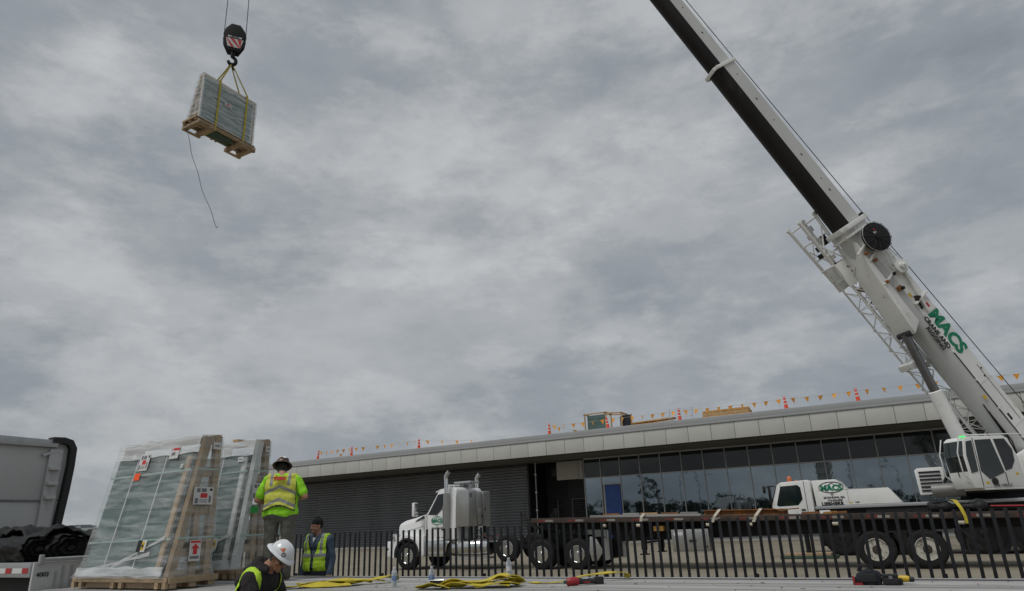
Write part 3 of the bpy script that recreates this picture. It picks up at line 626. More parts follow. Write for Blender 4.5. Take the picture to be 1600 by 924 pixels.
# steps, tank, fairing
MB().prism([(-17.72,1.10),(-16.66,1.10),(-16.82,.50),(-17.64,.50)], 'y', NY+.02, NY+.55).build('step_box', 'chrome', tr, bevel=.02)
for zz in (.62,.86): MB().box((-17.62, NY-.015, zz), (-16.84, NY+.016, zz+.05)).build('step_tread', 'alu', tr)
MB().tube([(-16.62,NY+.36,.82),(-16.58,NY+.36,.82),(-15.22,NY+.36,.82),(-15.18,NY+.36,.82)], [.29,.315,.315,.29], 28).build('fuel_tank', 'chrome', tr, smooth=40)
for xx in (-16.25,-15.5): MB().tube([(xx-.03,NY+.36,.82),(xx+.03,NY+.36,.82)], .322, 28).build('tank_strap', 'steel', tr, smooth=40)
MB().prism([(-16.4,.40),(-14.8,.40),(-14.8,.47),(-16.4,.47)], 'y', NY+.1, NY+.5).build('tank_step', 'alu', tr)
MB().tube([(-15.1,NY+.36,.82),(-14.86,NY+.36,.82)], .3, 24).build('air_tank', 'chrome', tr, smooth=40)
MB().box((-16.45, TY+.65, .5), (-14.8, TY+1.2, 1.12)).build('fuel_tank', 'chrome', tr, bevel=.1)
# air hose stand with coiled hoses
def hose(a, b, sag, r=.018, coils=14, cr=.05):
    pts = []
    for k in range(coils*8+1):
        u = k/(coils*8); p = Vector(a).lerp(Vector(b), u); p.z -= sag*4*u*(1-u); t = u*coils*2*PI; pts.append(p+Vector((math.cos(t)*.3, math.cos(t), math.sin(t)))*cr)
    return MB().tube(pts, r*.6, 5)
MB().tube([(-13.75,TY-.3,.98),(-13.75,TY-.3,2.1)], .03, 6).build('hose_stand', 'black', tr); MB().tube([(-12.2,TY-.3,.98),(-12.2,TY-.3,2.15)], .02, 6).build('hose_stand', 'black', tr)
for dy in (-.4,-.25,-.1): hose((-13.75,TY+dy,2.05), (-12.7,TY+dy,1.5), .25).build('air_hose', 'black', tr, smooth=60)
for dy in (-.35,-.15): hose((-12.2,TY+dy,2.1), (-13.0,TY+dy,1.45), .2).build('air_hose', 'black', tr, smooth=60)
MB().tube([(-15.6,TY-.7,1.5),(-14.9,TY-.7,1.12),(-13.6,TY-.7,1.35),(-13.5,TY-.5,1.0)], .03, 6).build('air_hose', 'black', tr, smooth=60)
# wheels: steer, lifted pusher axle, two drive axles (dual tyres)
for s_ in (-1, 1):
    wheel(tr, (FWX, TY+s_*1.06, .535), .535, .32, 'chrome', s_, .30)
    wheel(tr, (-13.95, TY+s_*1.05, .76), .50, .30, 'chrome', s_, .28)
    for ax_ in (-12.47, -11.0):
        wheel(tr, (ax_, TY+s_*1.07, .525), .525, .27, 'chrome', s_, .285, .05); 
        MB().lathe([(.29,-.13),(.42,-.135),(.51,-.09),(.525,-.05),(.525,.05),(.51,.09),(.42,.135),(.29,.13)], (ax_, TY+s_*.76, .525), (0,s_,0), 32).build('inner_tyre', 'tyre', tr, smooth=35)
for ax_ in (FWX, -13.95, -12.47, -11.0): MB().tube([(ax_,TY-.95,.55 if ax_ != -13.95 else .76),(ax_,TY+.95,.55 if ax_ != -13.95 else .76)], .08, 10).build('axle', 'frame_black', tr)
for ax_ in (-12.47,-11.0): MB().box((ax_-.35, TY-.6, .62), (ax_+.35, TY+.6, .9)).build('suspension', 'frame_black', tr)
MB().prism([(-12.7,1.0),(-11.2,1.0),(-11.0,1.14),(-12.4,1.22)], 'y', TY-.42, TY+.42).build('fifth_wheel', 'frame_black', tr)
for s_ in (-1,1):
    mf = MB(); mf.obox((-10.32, TY+s_*.95, .68), (.012,0,0), (0,.30,0), (0,0,.40)); mf.build('mud_flap', 'black', tr)
    mp = MB(); mp.prism([(-10.45,1.12),(-10.20,1.02),(-9.97,.60),(-10.2,.30),(-10.42,.28),(-10.5,.6)], 'y', TY+s_*1.22, TY+s_*1.18); mp.build('quarter_fender', 'steel', tr, bevel=.008)
    MB().box((-9.99, TY+s_*.95-.29, .3), (-9.96, TY+s_*.95+.29, 1.05)).build('mud_flap', 'white', tr)
for s_ in (-1, 1):
    y_ = TY+s_*.992
    MB().bar((-17.935,y_,1.1),(-17.935,TY+s_*.985,2.05), .010, .03).build('hood_gap', 'black', tr)
    MB().bar((-19.45,TY+s_*.735,1.45),(-18.05,TY+s_*.975,1.68), .008, .012).build('hood_crease', 'inkgrey', tr)
    for xx in (-17.3,-17.05): MB().box((xx, TY+s_*1.088-.006, 1.2), (xx+.16, TY+s_*1.088+.006, 1.235)).build('cab_decal', 'inkgrey', tr)
    MB().tube([(-17.86,TY+s_*1.12,1.25),(-17.86,TY+s_*1.15,1.6),(-17.86,TY+s_*1.12,1.95)], .014, 6).build('grab_handle', 'chrome', tr, smooth=50)
for k, yy in enumerate((TY-.9,TY-.5,TY-.1,TY+.3)): MB().tube([(-15.6,yy,1.35),(-15.2,yy+.1,1.1),(-14.8,yy,1.25),(-14.5,yy+.15,1.02)], .028, 6).build('air_line', ('black','redtape_dirty','black','inkgrey')[k], tr, smooth=50)
MB().box((-15.6,TY-.9,.99),(-14.3,TY+.9,1.03)).build('deck_plate', 'steel', tr)
# door logo
dy_ = TY-1.088
lg = MB(); ring(lg, (-17.28, dy_, 1.88), (1,0,0), (0,0,1), .30, .17, .022, 32, .0); lg.xform(lambda p: (p.x, dy_-.004, p.z)); lg.build('logo_oval', 'green', tr)
text('MACS', .19, 'green', tr, frame_mat((-17.28, dy_-.004, 1.865), (1,0,0), (0,0,1)), bold=.008, ext=.002)
MB().bar((-17.41, dy_-.004, 1.95), (-17.16, dy_-.004, 2.04), .006, .018).build('logo_boom', 'green', tr)
MB().tube([(-17.28, dy_-.004, 1.71),(-17.28, dy_-.004, 1.63)], .012, 6).build('logo_hook', 'green', tr)
text('912.234.MACS', .085, 'ink', tr, frame_mat((-17.28, dy_-.004, 1.58), (1,0,0), (0,0,1)), bold=.003, ext=.002)

# ------------------------------------------------------------------ flatbed trailer behind the tractor
fb = thing('flatbed_trailer', 'long dark flatbed trailer coupled to the white truck in front of the crane', 'trailer', (-4, TY, 0))
def zd(x): return 1.46+(2.0-x)*.0225
FX0, FX1 = -12.75, 4.2
def warp(v): return (v.x, v.y, v.z+zd(v.x))
nb = 17
def segbox(mb, x0, x1, y0, y1, z0, z1, n=10):
    for k in range(n): a = x0+(x1-x0)*k/n; b = x0+(x1-x0)*(k+1)/n; mb.box((a,y0,z0),(b,y1,z1))
    return mb
for k in range(nb):
    y = TY-1.22+k*(2.44/nb); b = MB(); b.box((FX0,y,-.04),(FX1,y+2.44/nb-.008,0)); b.xform(warp); b.build('deck_board', 'rustdark', fb)
for s_ in (-1,1):
    b = MB(); b.box((FX0,TY+s_*1.30-.03,-.16),(FX1,TY+s_*1.30+.03,.012)); b.xform(warp); b.build('side_rail', 'rustdark', fb, bevel=.006)
    b = MB()
    b.box((FX0,TY+s_*.5-.04,-.62 if False else -.42),(FX1,TY+s_*.5+.04,-.05)); b.xform(warp); b.build('main_beam', 'frame_black', fb)
    b = MB(); b.add([(-9.6,TY+s_*.5-.05,.62),(-9.6,TY+s_*.5+.05,.62),(1.6,TY+s_*.5+.05,.78),(1.6,TY+s_*.5-.05,.78),(-10.4,TY+s_*.5-.05,1.35),(-10.4,TY+s_*.5+.05,1.35),(4.0,TY+s_*.5+.05,1.12),(4.0,TY+s_*.5-.05,1.12)], [(0,3,2,1),(4,5,6,7),(0,1,5,4),(1,2,6,5),(2,3,7,6),(3,0,4,7)])
    b.xform(lambda v: (v.x, v.y, v.z+.28)); b.build('main_beam', 'frame_black', fb)
for k in range(24):
    x = FX0+.5+k*.7; b = MB(); b.box((x,TY-1.25,-.16),(x+.08,TY+1.25,-.05)); b.xform(warp); b.build('cross_member', 'frame_black', fb)
for k, x in enumerate([FX0+.3+1.22*j for j in range(14)]):
    b = MB(); b.box((x,TY-1.336,-.12),(x+.3,TY-1.331,-.05)); b.xform(warp); b.build('reflective_tape', 'redtape_dirty', fb)
    b = MB(); b.box((x+.3,TY-1.336,-.12),(x+.62,TY-1.331,-.05)); b.xform(warp); b.build('reflective_tape', 'whitetape_dirty', fb)
for x in (-9.9,-8.6,-6.2,-4.9,-2.4,.8):
    b = MB(); b.box((x,TY-1.36,-.26),(x+.14,TY-1.24,-.16)); b.xform(warp); b.build('strap_winch', 'frame_black', fb)
    b = MB(); b.tube([(x-.01,TY-1.33,-.27),(x+.15,TY-1.33,-.27)], .055, 10); b.xform(warp); b.build('strap_roll', 'strapwhite', fb, smooth=50)
# landing gear, tool box, air lines
for s_ in (-1,1):
    b = MB(); b.box((-8.62,TY+s_*.95-.08,.62),(-8.46,TY+s_*.95+.08,1.5)); b.box((-8.60,TY+s_*.95-.06,.50),(-8.48,TY+s_*.95+.06,.62)); b.box((-8.68,TY+s_*.95-.14,.46),(-8.40,TY+s_*.95+.14,.50)); b.build('landing_leg', 'frame_black', fb)
    MB().bar((-8.54,TY+s_*.95,.95),(-7.6,TY+s_*.5,1.35), .05, .05).build('leg_brace', 'frame_black', fb)
MB().bar((-8.54,TY-.95,.85),(-8.54,TY+.95,.85), .06, .06).build('leg_crossbar', 'frame_black', fb)
tb = MB(); tb.box((-7.45,TY-1.24,.55),(-6.20,TY-.62,1.25)); tbo = tb.build('tool_box', 'steel', fb, bevel=.015)
MB().box((-7.38,TY-1.262,.60),(-6.27,TY-1.242,1.2)).build('tool_box_door', 'steel', tbo, bevel=.006); MB().box((-6.85,TY-1.29,.85),(-6.62,TY-1.26,.92)).build('tool_box_latch', 'black', tbo); MB().box((-7.36,TY-1.27,1.06),(-7.05,TY-1.263,1.17)).build('tool_box_sticker', 'paper', tbo)
MB().box((-6.35,TY-1.27,.68),(-6.25,TY-1.262,.72)).build('tool_box_badge', 'black', tbo)
MB().box((-8.1,TY-1.1,1.22),(-7.75,TY-.9,1.38)).build('document_box', 'lumber2', fb)
MB().tube([(-9.3,TY-1.25,1.45),(-9.25,TY-1.25,.95),(-9.05,TY-1.25,.75),(-8.85,TY-1.2,1.3)], .015, 5).build('loose_strap', 'black', fb, smooth=60)
for ax_ in (-1.37,-.08):
    for s_ in (-1,1):
        wheel(fb, (ax_, TY+s_*1.07, .53), .53, .27, 'whiterim', s_, .31, .06, 5); MB().lathe([(.29,-.13),(.42,-.135),(.51,-.09),(.525,-.05),(.525,.05),(.51,.09),(.42,.135),(.29,.13)], (ax_, TY+s_*.76, .525), (0,s_,0), 32).build('inner_tyre', 'tyre', fb, smooth=35)
    MB().tube([(ax_,TY-.95,.53),(ax_,TY+.95,.53)], .07, 10).build('axle', 'frame_black', fb)
    MB().box((ax_-.45, TY-.62, .6), (ax_+.45, TY+.62, .95)).build('suspension', 'frame_black', fb)
MB().box((.9,TY-1.2,.42),(.93,TY-.6,1.1)).build('mud_flap', 'black', fb); MB().box((.9,TY+.6,.42),(.93,TY+1.2,1.1)).build('mud_flap', 'black', fb)
MB().tube([(.75,TY-1.25,1.25),(.85,TY-1.28,1.0),(1.05,TY-1.28,.75),(1.2,TY-1.26,.5)], .03, 6).build('drooping_hose', 'black', fb, smooth=60)
# load on the flatbed
def onbed(mb): mb.xform(warp); return mb
bn = thing('timber_dunnage', 'grey flat timber dunnage lying along the flatbed above the landing legs', 'dunnage', (-8.4, TY-1.0, zd(-8.4)))
for k in range(5): onbed(MB().box((-10.4+.1*k,TY-1.2+k*.16,.006),(-6.4-.15*k,TY-1.06+k*.16,.085))).build('board', 'rustdark' if k%3==1 else 'plank', bn)
for k in range(5): onbed(MB().box((-9.9+.7*k,TY-1.15+.1*(k%2),.09),(-9.3+.7*k,TY-1.05+.1*(k%2),.14))).build('offcut', ('rust','plank','lumber')[k%3], bn)
rbm = thing('rusty_beams', 'orange rusty steel beams strapped on the flatbed beside the crane cab', 'steel beams', (-5.0, TY-.9, zd(-5)))
for k in range(3):
    onbed(MB().box((-6.3+.1*k,TY-1.15+.3*k,.012),(-3.9+.07*k,TY-.93+.3*k,.04))).build('beam_flange', 'rust', rbm); onbed(MB().box((-6.3+.1*k,TY-1.06+.3*k,.04),(-3.9+.07*k,TY-1.02+.3*k,.16))).build('beam_web', 'rust', rbm); onbed(MB().box((-6.3+.1*k,TY-1.15+.3*k,.16),(-3.9+.07*k,TY-.93+.3*k,.188))).build('beam_flange', 'rust', rbm)
onbed(MB().tube([(-4.1,TY-1.2,.2),(-3.8,TY-1.25,.12),(-3.6,TY-1.25,.17),(-3.3,TY-1.2,.19)], .02, 6)).build('loose_chain', 'rust', rbm, smooth=50)
def cargo_strap(x, h, lab, dxx=.25):
    mb = MB(); mb.ribbon([(x-dxx,TY-1.345,-.2),(x-dxx*.6,TY-1.345,.0),(x,TY-1.18,h+.012),(x+.02,TY-.3,h+.014),(x+.05,TY+.9,.03)], [(.10,0,0)]*5, .006); onbed(mb); o = mb.build('cargo_strap', 'strapwhite'); tag(o, lab, 'strap', 'pale straps over the flatbed load')
cargo_strap(-8.35, .10, 'pale cargo strap over the grey dunnage on the flatbed', .1); cargo_strap(-5.75, .195, 'left of two pale cargo straps over the orange beams'); cargo_strap(-4.45, .195, 'right of two pale cargo straps over the orange beams')
sc = thing('scrap_offcuts', 'small rusty offcuts on the flatbed below the crane lettering', 'scrap', (-2.6, TY-1.0, zd(-2.6)))
for (x, w) in ((-3.0,.5),(-2.45,.35),(-2.2,.4)): onbed(MB().obox((x,TY-1.1,.05),(w/2,.04,.01),(-.02,.06,0),(0,0,.03))).build('offcut', 'rust' if w > .38 else 'lumber2', sc)
tpb = thing('rolled_tarp', 'black rolled tarp bundle lying on the right end of the flatbed', 'tarp', (.9, TY-1.0, zd(.9)))
mb = MB(); n = 14; vs = []; fs = []
for k in range(n+1):
    u = k/n; X = .15+1.45*u; rr = .13+.05*math.sin(u*9)+.03*math.sin(u*23)
    for j in range(14):
        a = 2*PI*j/14; vs.append((X, TY-1.0+math.cos(a)*rr*1.5, .14+math.sin(a)*rr*(1+.1*math.sin(3*a+u*7))-.0))
for k in range(n):
    for j in range(14): fs.append((k*14+j, k*14+(j+1)%14, k*14+14+(j+1)%14, k*14+14+j))
fs += [tuple(range(14)), tuple(range(n*14, n*14+14))]
mb.add(vs, fs); onbed(mb); mb.build('tarp_roll', 'tarp', tpb, smooth=60)
onbed(MB().ribbon([(.2,TY-1.24,.05),(.3,TY-1.2,.28),(.7,TY-1.05,.32),(1.1,TY-1.1,.24),(1.35,TY-1.05,.34),(1.75,TY-1.1,.30)], [(.02,.09,.02)]*6, .012)).build('tie_strap', 'black', tpb)
onbed(MB().ribbon([(.78,TY-.9,.345),(.85,TY-1.25,.32),(.95,TY-1.36,.1),(1.0,TY-1.38,-.12),(1.0,TY-1.37,-.30)], [(.11,0,0),(.11,0,0),(.10,0,-.03),(.08,.02,-.03),(.07,.02,0)], .005)).build('hanging_strap', 'sling', tpb)
rp = onbed(MB().tube([(1.65,TY-1.2,.15),(4.1,TY-1.1,.13)], .024, 8)).build('red_pipe', 'red', None, smooth=50); tag(rp, 'thin red pipe lying on the flatbed beside the black tarp bundle', 'pipe')
# ------------------------------------------------------------------ mobile crane
P0 = Vector((3.87, 33.2, 3.58)); TIP = Vector((-20.08, 13.1, 54.62))
BD = (TIP-P0).normalized(); BL = (TIP-P0).length
HD = Vector((BD.x, BD.y, 0)).normalized(); LS = Vector((-HD.y, HD.x, 0)); BN = LS.cross(BD)*-1
if BN.z < 0: BN = -BN
def B(t, s=0, n=0): return P0+BD*t+LS*s+BN*n
def SU(a, s, z): return Vector((P0.x, P0.y, 0))+HD*a+LS*s+Vector((0,0,z))     # superstructure frame: forward, left, up
cr_ = thing('mobile_crane', 'white all terrain mobile crane with raised telescopic boom in front of the building', 'crane', (1.5, 31.9, 0))
CY0, CY1 = 30.5, 33.25
# carrier
ch = MB(); ch.box((-3.7, CY0+.35, 1.0), (8.5, CY1-.35, 1.55)); ch.build('chassis', 'frame_black', cr_, bevel=.03)
dk = MB(); dk.box((-3.68, CY0-.02, 1.74), (8.6, CY1+.02, 1.86)); dk.build('deck_edge', 'alu', cr_, bevel=.02)
MB().box((-3.6, CY0+.15, 1.5), (8.5, CY1-.15, 1.75)).build('underdeck', 'frame_black', cr_)
cp_ = [(-5.28,1.02),(-5.36,1.55),(-5.30,2.02),(-5.02,2.76),(-4.86,2.86),(-3.80,2.90),(-3.72,2.84),(-3.72,1.25),(-4.05,1.02)]
cc = MB(); cc.prism(cp_, 'y', CY0, CY1); cco = cc.build('carrier_cab', 'crane_white', cr_, bevel=.06, smooth=45)
def pane(nm, pts, parent, mt, off, th=.015):
    off = Vector(off); mb = MB(); n = len(pts); vs = [Vector(p)+off for p in pts]+[Vector(p)-off.normalized()*th for p in pts]
    return mb.add(vs, [tuple(range(n)), tuple(range(2*n-1,n-1,-1))]+[(i,(i+1)%n,(i+1)%n+n,i+n) for i in range(n)]).build(nm, mt, parent)
for yy, s_ in ((CY0,-1),(CY1,1)):
    pane('cab_side_window', [(-5.12,yy,1.98),(-4.88,yy,2.70),(-4.22,yy,2.72),(-4.12,yy,2.62),(-4.10,yy,2.16),(-4.30,yy,1.94),(-5.06,yy,1.92)], cco, 'cabglass', (0,s_*.012,0))
    MB().box((-3.98, yy-.006 if s_<0 else yy, 1.2), (-3.96, yy if s_<0 else yy+.006, 2.86)).build('door_seam', 'black', cco)
    MB().box((-4.2, yy-.03 if s_<0 else yy, 1.72), (-4.05, yy if s_<0 else yy+.03, 1.78)).build('door_handle', 'black', cco)
pane('cab_windscreen', [(-5.36,CY0+.15,1.98),(-5.36,CY1-.15,1.98),(-5.07,CY1-.2,2.72),(-5.07,CY0+.2,2.72)], cco, 'glass', (-.02,0,.01))
MB().box((-5.40, CY0+.0, 2.0), (-5.28, CY0+.05, 2.74)).build('windscreen_trim', 'black', cco, bevel=.02)
MB().tube([(-5.1,CY0-.05,2.72),(-5.35,CY0-.22,2.72),(-5.45,CY0-.25,2.65)], .025, 6).build('mirror_arm', 'black', cr_, smooth=50)
MB().lathe([(0,-.05),(.14,-.04),(.17,0),(.15,.05),(0,.07)], (-5.5,CY0-.25,2.60), (1,.3,0), 14).build('mirror', 'black', cr_, smooth=50)
MB().lathe([(.10,0),(.10,.10),(.07,.19),(.0,.22)], (-4.55,CY0+.45,2.90), (0,0,1), 12).build('amber_beacon', 'amber', cr_, smooth=50)
MB().lathe([(.09,0),(.09,.07),(.05,.11),(0,.12)], (-4.55,CY1-.4,2.90), (0,0,1), 12).build('amber_beacon', 'amber', cr_, smooth=50)
hb = MB(); hb.prism([(-3.62,1.87),(-3.66,2.86),(-2.78,2.86),(-2.50,2.47),(-.98,2.46),(-.58,1.87)], 'y', CY0+.03, CY1-.03); hbo = hb.build('engine_cover', 'crane_white', cr_, bevel=.015, smooth=22)
MB().box((-3.5, CY0+.024, 2.455), (-.98, CY0+.029, 2.463)).build('cover_seam', 'inkgrey', hbo)
for xx in (-2.42,): MB().box((xx, CY0+.022, 1.9), (xx+.008, CY0+.029, 2.45)).build('cover_seam', 'inkgrey', hbo)
# lettering on the engine cover
ly = CY0+.024
lo = MB(); ring(lo, (-2.98, ly-.004, 2.56), (1,0,0), (0,0,1), .46, .22, .03, 40, 0); lo.build('logo_oval', 'ink', hbo)
text('MACS', .30, 'green', hbo, frame_mat((-2.98, ly-.004, 2.53), (1,0,0), (0,0,1)), bold=.016, ext=.002)
MB().bar((-3.2, ly-.004, 2.60), (-2.92, ly-.004, 2.73), .006, .022).build('logo_boom', 'ink', hbo); MB().bar((-2.92, ly-.004, 2.73), (-2.82, ly-.004, 2.63), .006, .012).build('logo_boom', 'ink', hbo)
lh = MB(); ring(lh, (-2.98, ly-.004, 2.30), (1,0,0), (0,0,1), .055, .055, .025, 16, 0); lh.build('logo_hook', 'ink', hbo)
text('SAVANNAH, GA.', .105, 'ink', hbo, frame_mat((-2.92, ly-.004, 2.17), (1,0,0), (0,0,1)), bold=.004, ext=.002)
text('912-234-6227', .095, 'ink', hbo, frame_mat((-2.90, ly-.004, 2.06), (1,0,0), (0,0,1)), bold=.004, ext=.002)
text('LIEBHERR', .175, 'ink', hbo, frame_mat((-3.02, ly-.006, 1.93), (1,0,0), (0,0,1)), bold=.010, ext=.002, spacing=1.1)
MB().box((-2.42, ly-.004, 1.93), (-2.3, ly-.001, 1.97)).build('decal', 'yellow', hbo); MB().box((-2.2, ly-.004, 1.93), (-2.05, ly-.001, 1.98)).build('decal', 'inkgrey', hbo)
MB().box((-3.55, CY0-.02, 1.52), (-3.15, CY0+.2, 1.70)).build('side_locker', 'crane_white', cr_, bevel=.02)
for x0, x1 in ((-1.9,.9),(6.0,8.4)): MB().box((x0, CY0+.05, .95), (x1, CY0+.4, 1.72)).build('side_locker', 'frame_black', cr_, bevel=.03)
for ax_ in (-2.9,-1.2,1.75,3.4,5.1):
    for yy, s_ in ((CY0+.28,-1),(CY1-.28,1)): wheel(cr_, (ax_, yy, .70), .70, .46, 'frame_black', s_, .36, .06, 10)
    MB().tube([(ax_,CY0+.5,.7),(ax_,CY1-.5,.7)], .12, 10).build('axle', 'frame_black', cr_)
for ax_ in (1.75,3.4,5.1): MB().lathe([(.86,-.2),(.88,-.2),(.88,.2),(.86,.2)], (ax_,CY0+.3,.72), (0,-1,0), 32).build('wheel_arch', 'frame_black', cr_, smooth=40)
# outriggers resting on pads
for xx in (-4.0, 7.6):
    MB().box((xx-.18, CY0-1.5, .95), (xx+.18, CY1+1.5, 1.25)).build('outrigger_beam', 'frame_black', cr_, bevel=.02)
    for yy in (CY0-1.35, CY1+1.35): MB().tube([(xx,yy,.20),(xx,yy,1.3)], .09, 12).build('outrigger_jack', 'frame_black', cr_, smooth=50)
for xx, yy, lab in ((-4.0,CY0-1.35,'dark green outrigger pad under the crane beside the trailer wheels'),):
    pd = thing('outrigger_pad', lab, 'pad', (xx, yy, 0))
    for k, (w, d_, mt) in enumerate(((.98,.55,'padgreen'),(.80,.42,'palletwood'))): MB().box((xx-w, yy-d_, .004+.1*k), (xx+w, yy+d_, .10+.1*k)).build('plate', mt, pd, bevel=.01)
# turntable and superstructure
c0 = SU(1.9,0,0)
MB().lathe([(1.05,1.86),(1.05,2.12),(1.0,2.14)], (c0.x,c0.y,0), (0,0,1), 40).build('slewing_ring', 'frame_black', cr_, smooth=40)
def sbox(nm, a0, a1, s0, s1, z0, z1, mt, bevel=.03, parent=cr_):
    mb = MB(); mb.box((a0,s0,z0),(a1,s1,z1)); mb.xform(lambda v: SU(v.x, v.y, v.z)); return mb.build(nm, mt, parent, bevel=bevel)
sbox('slewing_platform', -3.6, 3.55, -1.25, 1.30, 2.08, 2.22, 'frame_black')
for s_ in (-.62,.62):
    mb = MB(); mb.prism([(-1.6,2.2),(-1.2,3.9),(-.2,4.1),(.4,3.7),(2.6,2.75),(3.3,2.2)], 'y', s_-.09, s_+.09); mb.xform(lambda v: SU(v.x, v.y, v.z)); mb.build('boom_side_plate', 'crane_white', cr_, bevel=.03)
sbox('machinery_housing', -3.4, .95, .72, 1.42, 2.24, 3.45, 'crane_white', .06); sbox('machinery_housing', -3.4, .95, -1.42, -.72, 2.24, 3.45, 'crane_white', .06)
sbox('service_panel', .3, .9, 1.42, 1.50, 2.3, 3.05, 'crane_white', .04); sbox('service_panel', -1.4, .1, 1.42, 1.52, 2.26, 3.1, 'crane_white', .12)
for k in range(4): sbox('panel_vent', -1.1, -.2, 1.515, 1.53, 2.45+.13*k, 2.51+.13*k, 'inkgrey', 0)
sbox('counterweight', -5.0, -3.3, -1.4, 1.4, 2.2, 4.2, 'crane_white', .06)
sbox('ballast_beam', .5,.9,1.0,1.1,3.1,3.35,'inkgrey',.02)
# operator cab: side profile (forward a, height z), swept across
cprof = [(3.36,2.28),(3.46,2.62),(3.52,3.4),(3.40,3.98),(3.25,4.08),(1.75,4.10),(1.55,4.00),(1.30,3.3),(1.25,2.30)]
def cabpt(a, s, z): return SU(a+.75, s, z-.06)
oc = MB(); oc.prism(cprof, 'y', .72, 1.66); oc.xform(lambda v: cabpt(v.x, v.y, v.z)); oco = oc.build('operator_cab', 'crane_white', cr_, bevel=.05, smooth=45)
def cp2(nm, pts, s, mt, o=.014):
    q = [cabpt(a, s, z) for a, z in pts]; return pane(nm, q, oco, mt, LS*o)
cp2('door_window', [(3.0,2.86),(2.96,3.95),(2.30,3.97),(2.05,2.80),(2.72,2.58)][::-1], 1.66, 'cabglass')
cp2('rear_side_window', [(2.18,3.97),(1.72,3.98),(1.50,3.6),(1.52,3.2),(1.72,2.92),(1.98,2.86)], 1.66, 'glass')
cp2('front_quarter_window', [(3.40,2.80),(3.44,3.4),(3.34,3.90),(3.10,3.94),(3.12,2.86)], 1.66, 'cabglass')
for (a, z0, z1) in ((3.05,2.34,4.02),(2.02,2.4,2.8)): MB().bar(cabpt(a,1.668,z0), cabpt(a,1.668,z1), .012, .02, up=LS).build('door_seam', 'black', oco)
fw = [cabpt(3.44,.78,2.68),cabpt(3.44,1.60,2.68),cabpt(3.53,1.60,3.4),cabpt(3.53,.78,3.4)]; fw2 = [cabpt(3.53,.78,3.42),cabpt(3.53,1.60,3.42),cabpt(3.42,1.60,3.93),cabpt(3.42,.78,3.93)]
pane('front_window', fw, oco, 'cabglass', HD*.016); pane('front_window', fw2, oco, 'cabglass', HD*.016)
MB().lathe([(0,.0),(.12,.005),(.13,.03),(0,.04)], cabpt(2.55,1.665,2.50), LS, 16).build('horn_grille', 'black', oco)
text('LTM 1100-5.2', .13, 'inkgrey', oco, frame_mat(cabpt(2.25,1.672,2.36), -HD, (0,0,1)), bold=.005, ext=.002)
for s_ in (.80, 1.62): MB().tube([cabpt(3.50,s_,2.6),cabpt(3.70,s_,2.75),cabpt(3.74,s_,3.5),cabpt(3.55,s_,4.05)], .022, 6).build('cab_guard_rail', 'crane_white', oco, smooth=50)
MB().tube([cabpt(3.2,1.5,4.14),cabpt(1.7,1.5,4.16),cabpt(-.5,1.5,4.16),cabpt(-2.4,1.5,4.1)], .022, 6).build('handrail', 'crane_white', cr_, smooth=50)
for a in (.6,-.6,-1.9): MB().tube([cabpt(a,1.5,3.4),cabpt(a,1.5,4.15)], .02, 6).build('handrail_post', 'crane_white', cr_)
gl = MB(); gl.box((3.28,1.5,4.07),(3.44,1.64,4.10)); gl.xform(lambda v: cabpt(v.x,v.y,v.z)); gl.build('green_beacon', 'greenlamp', oco, bevel=.015)
MB().tube([cabpt(3.5,1.2,2.7),cabpt(3.56,1.2,3.2)], .015, 5).build('wiper', 'black', oco)
sbox('cab_base', 1.75, 3.75, .72, 1.64, 2.16, 2.26, 'crane_white', .02)
# louvred cooler housing beside the cab
lvx = [(.05,2.12),(.02,3.02),(.12,3.10),(.98,3.10),(.98,2.12)]
lv = MB(); lv.prism(lvx, 'y', 30.9, 31.9); lvo = lv.build('cooler_housing', 'crane_white', cr_, bevel=.04)
for k in range(6): MB().obox((.50, 30.89, 2.26+.135*k), (.36,0,0), (0,.02,0), (0,0,.034)).build('louvre', 'black', lvo)
MB().tube([(.45,30.62,2.24),(1.5,30.62,2.24)], .25, 18).build('muffler', 'rod2', cr_, smooth=40)
MB().tube([(.9,30.8,2.5),(1.2,30.8,3.0),(1.3,30.9,3.1)], .05, 8).build('hydraulic_hose', 'frame_black', cr_, smooth=50)
for k in range(4): MB().tube([SU(3.6,.3-.12*k,2.3),SU(3.2,.25-.1*k,2.9),SU(2.2,.2-.1*k,3.3)], .025, 6).build('hydraulic_hose', 'frame_black', cr_, smooth=50)

# telescopic boom
def boom_section(nm, t0, t1, w, h, mats, k=1.0, parent=cr_):
    # oval-bottomed box: flat top and sides, rounded underside
    pr = [(w/2,h/2-.06),(w/2-.06,h/2),(-w/2+.06,h/2),(-w/2,h/2-.06),(-w/2,-h*.10)]
    for j in range(1, 8): a = PI*j/8; pr.append((-w/2*math.cos(a), -h*.10-h*.40*math.sin(a)))
    pr.append((w/2,-h*.10)); n = len(pr); mb = MB(); vs = []; fs = []; mi = []
    L = [t0+(t1-t0)*j/6 for j in range(7)]
    for t in L:
        for s_, n_ in pr: vs.append(B(t, s_, n_))
    mb.add(vs, [])
    for i in range(6):
        for j in range(n):
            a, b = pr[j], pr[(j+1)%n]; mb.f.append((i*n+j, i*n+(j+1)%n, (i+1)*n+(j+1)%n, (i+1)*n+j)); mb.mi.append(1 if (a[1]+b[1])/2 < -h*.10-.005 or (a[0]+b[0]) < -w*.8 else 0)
    mb.f += [tuple(range(n)), tuple(range(6*n, 7*n))]; mb.mi += [0, 0]
    return mb.build(nm, mats, parent, smooth=30)
